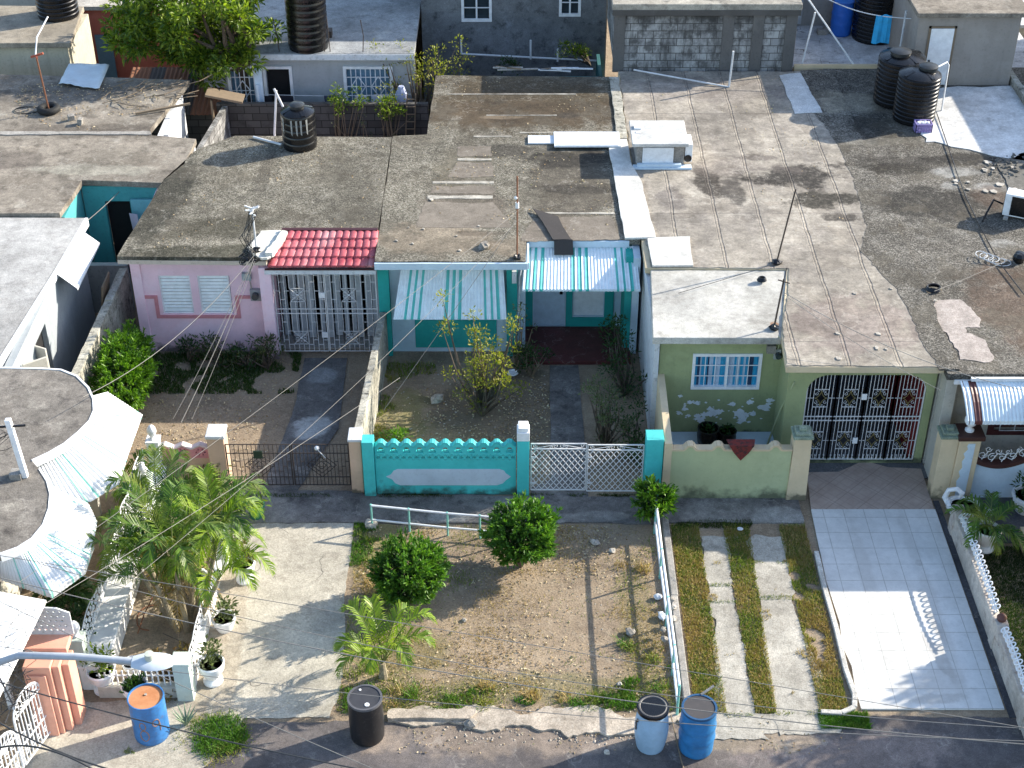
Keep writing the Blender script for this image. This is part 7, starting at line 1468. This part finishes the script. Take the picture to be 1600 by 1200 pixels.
def loose(label, base, centres, rad, per, sz, mat, cat='shrub', name='shrub', br=None, r0=.03, flat=.75, group=None, stemmat=None, wd=.4):
    t = thing(name, label, cat, base, group); Cc, Dd = clumps(centres, rad, per, flat); leaves('foliage', Cc, Dd, sz, sz*wd, mat, t, jit=.7)
    m = MB(); branch_tree(m, base, centres, r0, .15); m.build('stem', stemmat or m_trunk, t); return t
cs = [(-.62+rnd.gauss(0,.4), 26.9+rnd.gauss(0,.35), max(.4, 1.45+rnd.gauss(0,.55))) for k in range(38)]
loose('straggly yellow green bush in the turquoise house garden', (-.65,26.8,0), cs, .19, 46, .085, L_yellow, r0=.04)
cs = [(-.0+rnd.gauss(0,.18), 26.9+rnd.gauss(0,.2), 1.5+rnd.uniform(-.3,.3)) for k in range(8)]
loose('dark low shrub beside the oxblood porch step', (.45,28.3,0), [(.4+rnd.gauss(0,.22), 28.3+rnd.gauss(0,.25), .45+rnd.uniform(-.2,.3)) for k in range(14)], .16, 40, .08, L_dark, stemmat=m_wood)
loose('grey green upright shrub beside the dark garden path', (1.95,25.6,0), [(1.95+rnd.gauss(0,.22), 25.7+rnd.gauss(0,.35), .9+rnd.uniform(-.6,.6)) for k in range(26)], .14, 40, .075, L_olive)
loose('dark shrub against the grey side wall of the porch', (2.5,27.6,0), [(2.35+rnd.gauss(0,.2), 28.2+rnd.gauss(0,.8), .8+rnd.uniform(-.5,.5)) for k in range(26)], .2, 40, .09, L_dark)
loose('low dark planting under the side wall of the green house', (2.5,25.3,0), [(2.5+rnd.gauss(0,.15), 25.3+rnd.gauss(0,.7), .4+rnd.uniform(-.25,.35)) for k in range(16)], .2, 40, .09, L_dark)
for k, (x, y, s, lb) in enumerate(((-7.35,28.9,.45,'small dark shrub at the left foot of the pink house wall'),(-6.7,28.8,.55,'dark shrub below the left pink house window'),(-6.0,28.7,.5,'dark shrub below the right pink house window'),(-5.5,28.6,.7,'tallest dark shrub beside the porch column of the pink house'))):
    loose(lb, (x,y,0), [(x+rnd.gauss(0,.22), y+rnd.gauss(0,.2), s*.8+rnd.uniform(-.3,.3)) for q in range(10)], .17, 30, .1, L_olive if k % 2 else L_dark)
loose('small bright weed clump at the garden wall in the turquoise garden', (-2.55,25.6,0), [(-2.5+rnd.gauss(0,.14), 25.6+rnd.gauss(0,.2), .25+rnd.uniform(-.1,.2)) for q in range(9)], .13, 36, .09, L_hedge)
loose('scraggy creeper beside the porch column of the turquoise house', (.1,28.6,0), [(.25+rnd.gauss(0,.12), 28.5+rnd.gauss(0,.2), 1.1+rnd.uniform(-.7,.7)) for q in range(10)], .12, 20, .07, L_olive, stemmat=m_wood)
# mango tree, top left
tc = W(300,50,39.5); T = thing('mango_tree', 'large glossy mango tree rising behind the brown roof', 'tree', (tc.x+1.2, 40.2, 0)); cs = []
for k in range(105):
    d = Vector((rnd.gauss(0,1), rnd.gauss(0,1), rnd.gauss(0,1))).normalized(); q = rnd.uniform(.5,1.0); cs.append((tc.x+d.x*2.3*q, 39.9+d.y*1.8*q, tc.z+.2+d.z*1.65*q-.25*d.x*0))
cs = [c for c in cs if c[2] > 2.0]
Cc, Dd = clumps(cs, .36, 130, .65); leaves('foliage', Cc, Dd, .2, .07, L_mango, T, jit=.55, droop=.25)
m = MB(); bx = tc.x+1.2; m.tube([(bx,40.4,0),(bx+.05,40.3,1.2),(bx-.1,40.2,2.2)], [.22,.18,.15], 9); branch_tree(m, (bx-.1,40.2,2.1), [cs[i] for i in range(0,len(cs),5)], .12, .3); m.build('trunk', m_trunk, T, smooth=True)
# back shrubs
loose('scraggly half bare tree against the corner of the grey house', (-2.5,39.6,0), [(-2.3+rnd.gauss(0,.75), 39.8+rnd.gauss(0,.45), 2.3+rnd.gauss(0,.55)) for q in range(42)], .26, 34, .09, L_yellow, r0=.06, cat='tree', name='small_tree')
for k, (u, v, lb) in enumerate(((530,160,'sprawling green vine, left one on the dark block wall'),(607,163,'green vine at the right on the dark block wall'))):
    c = W(u, v, 38.7); loose(lb, (c.x,38.7,0), [(c.x+rnd.gauss(0,.3), 38.7+rnd.gauss(0,.15), c.z+rnd.gauss(0,.16)) for q in range(14)], .15, 26, .11, L_mango, name='vine', cat='vine', stemmat=m_wood)
loose('bare tangled bramble at the foot of the dark block wall', (-3.9,38.5,0), [(-3.9+rnd.gauss(0,.8), 38.4, .8+rnd.gauss(0,.4)) for q in range(26)], .12, 8, .07, L_olive, name='bramble', cat='bramble', stemmat=m_wood)
c = W(930,88,42.5); loose('green fern clump above the teal lean-to', (2.3,42.3,1.4), [(2.0+rnd.gauss(0,.3), 42.3, 1.9+rnd.gauss(0,.12)) for q in range(10)], .18, 40, .1, L_mango, name='fern', cat='fern')
loose('small dark plant on the lean-to roof', (0.2,42,1.4), [(-.1+rnd.gauss(0,.3), 41.9, 1.65+rnd.gauss(0,.1)) for q in range(7)], .15, 40, .09, L_dark, name='plant', cat='plant')
loose('dense green trees beyond the wash house at the top right corner', (17.5,56,0), [(17.5+rnd.gauss(0,2.2), 56+rnd.gauss(0,1), 1.4+rnd.gauss(0,.5)) for q in range(40)], .6, 120, .2, L_mango, name='tree', cat='tree', r0=.12)
loose('low dry shrub beyond the far dark tank', (15.4,45,0), [(15.4+rnd.gauss(0,.7), 43.4+rnd.gauss(0,.3), .5+rnd.gauss(0,.2)) for q in range(14)], .3, 60, .12, L_yellow)
# shade trees standing in the neighbour's garden to the right
for k, (x, y, z, r1, lb) in enumerate(((13.8,19.7,3.4,1.4,'leafy garden tree in the right neighbour garden opposite the tiled drive'),(12.6,17.9,2.5,1.2,'leafy garden tree in the right neighbour garden nearest the road'),(15.6,19.8,3.4,1.4,'leafy garden tree farthest to the right in the neighbour garden'))):
    cs = [(x+rnd.gauss(0,r1*.5), y+rnd.gauss(0,r1*.5), z+rnd.gauss(0,r1*.38)) for q in range(60)]; loose(lb, (x,y,0), cs, .5, 170, .22, L_mango, name='tree', cat='tree', r0=.12)
# palms
def trunk(t, x, y, h, r, lean=(0,0), name='trunk'):
    m = MB(); pts = [(x+lean[0]*i/8, y+lean[1]*i/8, h*i/8) for i in range(9)]; m.tube(pts, [r*(1.25-.5*i/8) for i in range(9)], 9); m.build(name, m_palmtrunk, t, smooth=True); return pts[-1]
PT = thing('palm_cluster', 'big clump of feathery areca palms with ringed trunks between the white walls', 'palm', (-5.95,20.4,0))
heads = []
for k in range(9):
    a = k*2*math.pi/9; x, y = -5.95+.22*math.cos(a)+rnd.uniform(-.05,.05), 20.4+.22*math.sin(a); ln = (.5*math.cos(a)+rnd.uniform(-.15,.15)+.05, .5*math.sin(a)+.3); heads.append(trunk(PT, x, y, rnd.uniform(1.1,2.1), .05, ln))
for k, hd_ in enumerate(heads): palm_crown(PT, hd_, 7, 1.2, 1.05, .8, L_palm if k % 4 else L_palmy, m_stem, k*.9, nl=46, lw=.019, ll=.4)
palm_crown(PT, (-5.9,20.4,1.25), 6, .8, .1, 1.0, leafmat('dead_frond', (.2,.13,.05), (.34,.24,.1), None, .1, .8), m_wood, .5, nl=22, lw=.02, ll=.3, name='dead_frond')
PS = thing('small_palm', 'young feathery palm behind the black barrel', 'palm', (-2.25,19.05,0))
palm_crown(PS, trunk(PS, -2.25, 19.05, .35, .07), 9, 1.08, .95, .6, L_palmy, m_stem, .35, nl=46, lw=.02, ll=.36, scatter=.2)
PL = thing('small_palm', 'yellow green fan of palm fronds beside the curved awnings', 'palm', (-7.55,23.6,0)); palm_crown(PL, (-7.55,23.6,.6), 7, .8, .5, .4, L_palm, m_stem, .1, nl=24, lw=.03, ll=.3); m = MB(); m.tube([(-7.55,23.6,0),(-7.55,23.6,.6)], .05, 7); m.build('trunk', m_palmtrunk, PL)
PM = thing('small_palm', 'dark green palm in the shade beside the salmon pillar', 'palm', (-8.05,20.6,0)); palm_crown(PM, (-8.05,20.6,.4), 8, .7, .4, .4, leafmat('shade_palm', (.03,.08,.015), (.07,.14,.03)), m_stem, .3, nl=24, lw=.035, ll=.32); m = MB(); m.tube([(-8.05,20.6,0),(-8.05,20.6,.45)], .05, 7); m.build('trunk', m_palmtrunk, PM)  # darker leaf copy: shade around this palm is put into its colour
PN = thing('small_palm', 'drooping palm near the pierced screen', 'palm', (-7.75,19.5,0)); palm_crown(PN, (-7.75,19.5,.6), 6, .45, .3, .5, L_olive, m_stem, .3, nl=20, lw=.025, ll=.25); m = MB(); m.tube([(-7.75,19.5,0),(-7.75,19.5,.6)], .04, 7); m.build('trunk', m_palmtrunk, PN)
# banana-like broad leaves and ground planting around the palms
loose('orange and green croton planting under the palm clump', (-6.5,21.6,0), [(-6.5+rnd.gauss(0,.35), 21.8+rnd.gauss(0,.7), .5+rnd.uniform(-.25,.3)) for q in range(22)], .2, 40, .13, leafmat('croton', (.1,.14,.02), (.3,.22,.03), (.4,.14,.04)))
loose('dark ground planting at the foot of the palm trunks with a pink bloom', (-5.9,19.2,0), [(-5.95+rnd.gauss(0,.2), 19.25+rnd.gauss(0,.3), .15+rnd.uniform(-.05,.12)) for q in range(14)], .15, 40, .09, leafmat('rust_leaf', (.1,.1,.03), (.22,.13,.06)))
loose('leafy creeper at the far end of the palm garden', (-6.0,23.3,0), [(-6.0+rnd.gauss(0,.5), 23.2+rnd.gauss(0,.4), .4+rnd.uniform(-.2,.3)) for q in range(18)], .2, 40, .12, L_palm)
loose('dark bush in the shade below the striped awnings', (-8.1,19.8,0), [(-8.1+rnd.gauss(0,.25), 19.9+rnd.gauss(0,.5), .6+rnd.uniform(-.3,.4)) for q in range(18)], .25, 40, .12, L_dark)
# potted plants
def pot(label, c, s, kind=0, mat=L_dark, hh=.3):
    t = thing('potted_plant', label, 'potted plant', c); x, y, z = c
    pr = [(.11,0),(.15,.02),(.15,.05),(.09,.1),(.12,.16),(.19,.28),(.21,.4),(.19,.42),(.17,.36)] if kind == 0 else [(.13,0),(.14,.02),(.19,.16),(.2,.24),(.225,.26),(.225,.3),(.19,.3),(.185,.24)]
    m = MB(); m.lathe([(a*s, b*s) for a, b in pr], c, 22); m.build('pot', m_white, t, smooth=True)
    m = MB(); zs = (.36 if kind == 0 else .26)*s; m.lathe([(.001,zs),(.17*s,zs)], c, 16); m.build('soil', m_soil, t)
    if kind != 2 and hh:
        cs = [(x+rnd.gauss(0,.09)*s, y+rnd.gauss(0,.09)*s, z+zs+hh*rnd.uniform(.15,1)) for q in range(9)]; Cc, Dd = clumps(cs, .1*s, 18, 1); leaves('foliage', Cc, Dd, .12, .045, mat, t, jit=.5); m = MB(); branch_tree(m, (x,y,z+zs), cs, .012, .03); m.build('stem', m_stem, t)
    return t
pot('white urn with dark spiky plant at the far end of the drive side wall', (-5.02,21.55,0), 1.1, 0, leafmat('bronze_leaf', (.05,.08,.02), (.16,.1,.04)), .35)
pot('squat white pot with a pale bushy plant in the middle of the drive side wall', (-5.2,20.25,0), 1.0, 1, L_olive, .35)
pot('white urn with a tall leggy plant near the drum end of the drive side wall', (-5.2,18.95,0), 1.15, 0, L_olive, .55)
pot('white urn with glossy foliage beside the salmon pillar', (-7.05,18.75,0), 1.2, 0, L_mango, .35)
pot('empty white bowl planter, far one behind the picket wall', (-6.62,19.1,0), .8, 0, L_dark, .0)
pot('white urn of dry soil just left of the blue drum', (-6.42,18.45,0), 1.1, 0, L_dark, .1)
t = pot('white urn with an arching palm on the right hand lawn', (9.1,22.45,0), 1.25, 0, L_dark, 0); palm_crown(t, (9.1,22.45,.5), 11, .95, .5, .55, L_palm, m_stem, .2, nl=26, lw=.026, ll=.3)
pot('white bowl with a dark round shrub against the wavy white wall', (10.2,23.6,0), 1.4, 1, L_dark, .5)
cs = [(10.2+rnd.gauss(0,.16), 23.6+rnd.gauss(0,.14), .75+rnd.gauss(0,.12)) for q in range(16)]
GB2 = thing('bucket', 'green plastic bucket beside the palm clump at the brown gate', 'bucket', (-5.05,23.4,0)); m = MB(); m.lathe([(.12,0),(.17,.3),(.185,.3),(.185,.33),(.16,.33),(.11,.04)], (-5.05,23.4,0), 20); m.build('bucket_body', paint('green_bucket', (.03,.22,.12), .5), GB2, smooth=True); m = MB(); m.tube([(-5.22,23.4,.32),(-5.05,23.3,.45),(-4.88,23.4,.32)], .01, 5); m.build('handle', m_black, GB2)
t = thing('aloe', 'spiky grey green aloe between the blue drum and the grass tuft', 'aloe', (-5.5,17.95,0)); m = MB()
for k in range(11): a = k*.57; L_ = rnd.uniform(.3,.42); m.tube([(-5.5,17.95,.02),(-5.5+.1*math.cos(a),17.95+.1*math.sin(a),.18),(-5.5+.22*math.cos(a),17.95+.2*math.sin(a),L_)], [.025,.018,.002], 5)
m.build('leaf_rosette', paint('aloe_green', (.22,.28,.18), .5), t)
t = thing('round_plate', 'white dish lying in the shade beside the straggly bush', 'dish', (0.02,27.9,.02)); c = P(801,583,.05); m = MB(); m.lathe([(.001,.03),(.1,.03),(.13,.06),(.12,.08),(.09,.05),(.001,.05)], (c.x,c.y,0), 18); m.build('dish', m_white, t, smooth=True)
# crumpled plastic bags along the rail
for k, (u, v, lb) in enumerate(((1037,966,'crumpled white plastic bag caught under the long railing, larger one'),(1030,936,'crumpled grey plastic bag caught under the long railing, smaller one'),(1158,830,'flat pale scrap of board in the grass behind the tracks'))):
    c = P(u, v, .0); m = MB(); rock(m, (c.x-.02,c.y,.06), .1-.02*k, k+20, .6 if k < 2 else .15); tag(m.build('plastic_bag' if k < 2 else 'board', paint('bag_white', (.6,.62,.65), .4), loc=tuple(c)), lb, 'plastic bag' if k < 2 else 'board')
# ================================================================ overhead wires
def wire(label, a, b, sag, r=.012, mat=None, n=22, group=None, extra=()):
    a, b = Vector(a), Vector(b); m = MB(); m.tube([a.lerp(b, i/n)-Vector((0,0,sag*4*(i/n)*(1-i/n))) for i in range(n+1)], r*.6, 5); o = m.build('wire', mat or m_wirew, loc=tuple(a)); tag(o, label, 'wire', group); return o
m_wirew = paint('pale_wire', (.19,.18,.165), .6); m_wireb = paint('black_wire', (.03,.03,.032), .5)
def seg(label, p, q, hp_, hq, sag=.15, r=.01, mat=None, ext=0.0):
    a = P(p[0], p[1], hp_); b = P(q[0], q[1], hq); d = b-a; return wire(label, a-d*ext, b+d*ext, sag, r, mat)
seg('thick pale cable crossing just below the black barrel', (0,900), (1600,1160), 5.2, 5.2, .45, .012, ext=.02)
seg('pale cable crossing above the black barrel lid to the lower right', (0,868), (1600,1137), 5.4, 5.4, -.0, .008)
seg('pale cable running from the curved awnings to behind the barrels', (60,880), (1600,1138), 5.0, 5.4, .55, .009)
seg('pale cable sweeping across the drive and the lower street', (0,1010), (1600,1158), 4.6, 5.0, .3, .009)
seg('pale cable crossing the street lamp head', (0,935), (430,1130), 5.0, 5.6, .1, .009, ext=.4)
seg('black cable from the left edge over the blue drum', (0,1065), (560,1200), 5.2, 5.0, .1, .016, m_wireb, ext=.05)
seg('black twisted cable in the lower left corner', (0,1130), (200,1210), 5.2, 5.2, .1, .02, m_wireb)
seg('second black cable crossing the arched gate', (0,1168), (150,1205), 5.2, 5.2, -.18, .022, m_wireb)
seg('pale service wire rising over the palms to the turquoise house pole', (30,870+40), (808,330), 4.4, 4.6, .12, .007)
seg('thin wire beside the service wire to the turquoise house pole', (140,960), (808,345), 4.4, 4.5, .3, .006)
seg('pale wire from the curved roof over the hedge to the pink house bracket', (130,620), (396,400), 3.2, 3.6, .35, .011)
tp = P(396,400,3.4)
seg('pale wire from the pink house bracket down towards the fence, left of three', (392,410), (270,655), 3.3, 1.6, .08, .008)
seg('thick pale wire from the pink house bracket down towards the fence, middle of three', (396,405), (283,660), 3.3, 1.6, .08, .014)
seg('pale wire from the pink house bracket down towards the fence, right of three', (398,408), (300,655), 3.3, 1.6, .08, .008)
seg('pale wire from the teal wall to the grey slab roof corner', (186,300), (130,350), 2.4, 2.6, .02, .014)
seg('grey wire from the white slab aerial to the right hand house', (1222,455), (1600,610), 3.6, 3.2, .25, .012, m_cement)
seg('thin wire from the white slab aerial over the gate grille', (1222,458), (1470,610), 3.6, 2.6, .1, .009, m_cement)
seg('thin dark wire lying between the two aerials of the felt roof', (1213,412), (1060,458), 2.75, 2.72, 0, .01, m_wireb)
seg('thin wire across the top of the gravel roof near the black cable', (1460,455), (1600,395), 2.8, 2.8, .02, .01, m_cement)
seg('thin guy wire of the turquoise house pole', (806,345), (600,640), 4.2, 1.3, .03, .008)
seg('pale wire over the brown gate to the peach pillar', (0,985), (625,590), 4.3, 2.2, .1, .008)
wire('loop of tangled wire on the paving below the palms', P(255,990,.1), P(300,1010,.1), .0, .012, m_wireb)
m = MB(); c = P(240,965,.05); m.tube([(c.x+.3*math.cos(a/3), c.y+.35*math.sin(a/3), .05+.02*math.sin(a)) for a in range(15)], .012, 5); m.tube([P(240,930,.3),P(225,960,.2),P(215,990,.05)], .012, 5); tag(m.build('wire_coil', m_rust, loc=tuple(c)), 'rusty wire hoop lying on the paving left of the palm trunks', 'wire coil')
m = MB()
for k in range(15):
    c = P(rnd.uniform(0,40), rnd.uniform(1030,1110), 5.0); m.tube([c+Vector((rnd.uniform(.05,.2)*math.cos(a*.7+k), .12*math.sin(a*.7), rnd.uniform(.05,.18)*math.sin(a*.9+k))) for a in range(8)], .005, 4)
m.tube([P(0,1060,5.0),P(20,1100,5.0),P(8,1130,4.9)], .012, 5)
tag(m.build('cable_tangle', m_wireb, loc=tuple(P(20,1070,5.0))), 'dense tangle of black cables at the left end of the lamp arm', 'cable tangle')
m = MB()
for k in range(7):
    c = P(rnd.uniform(-5,35), rnd.uniform(950,1010), 5.0); m.tube([c+Vector((.16*math.cos(a*.7+k), .12*math.sin(a*.7), .1*math.sin(a*.9+k))) for a in range(8)], .004, 4)
tag(m.build('cable_tangle', m_cement, loc=tuple(P(10,980,5.0))), 'loose grey cable loops over the blazing white awning', 'cable tangle')
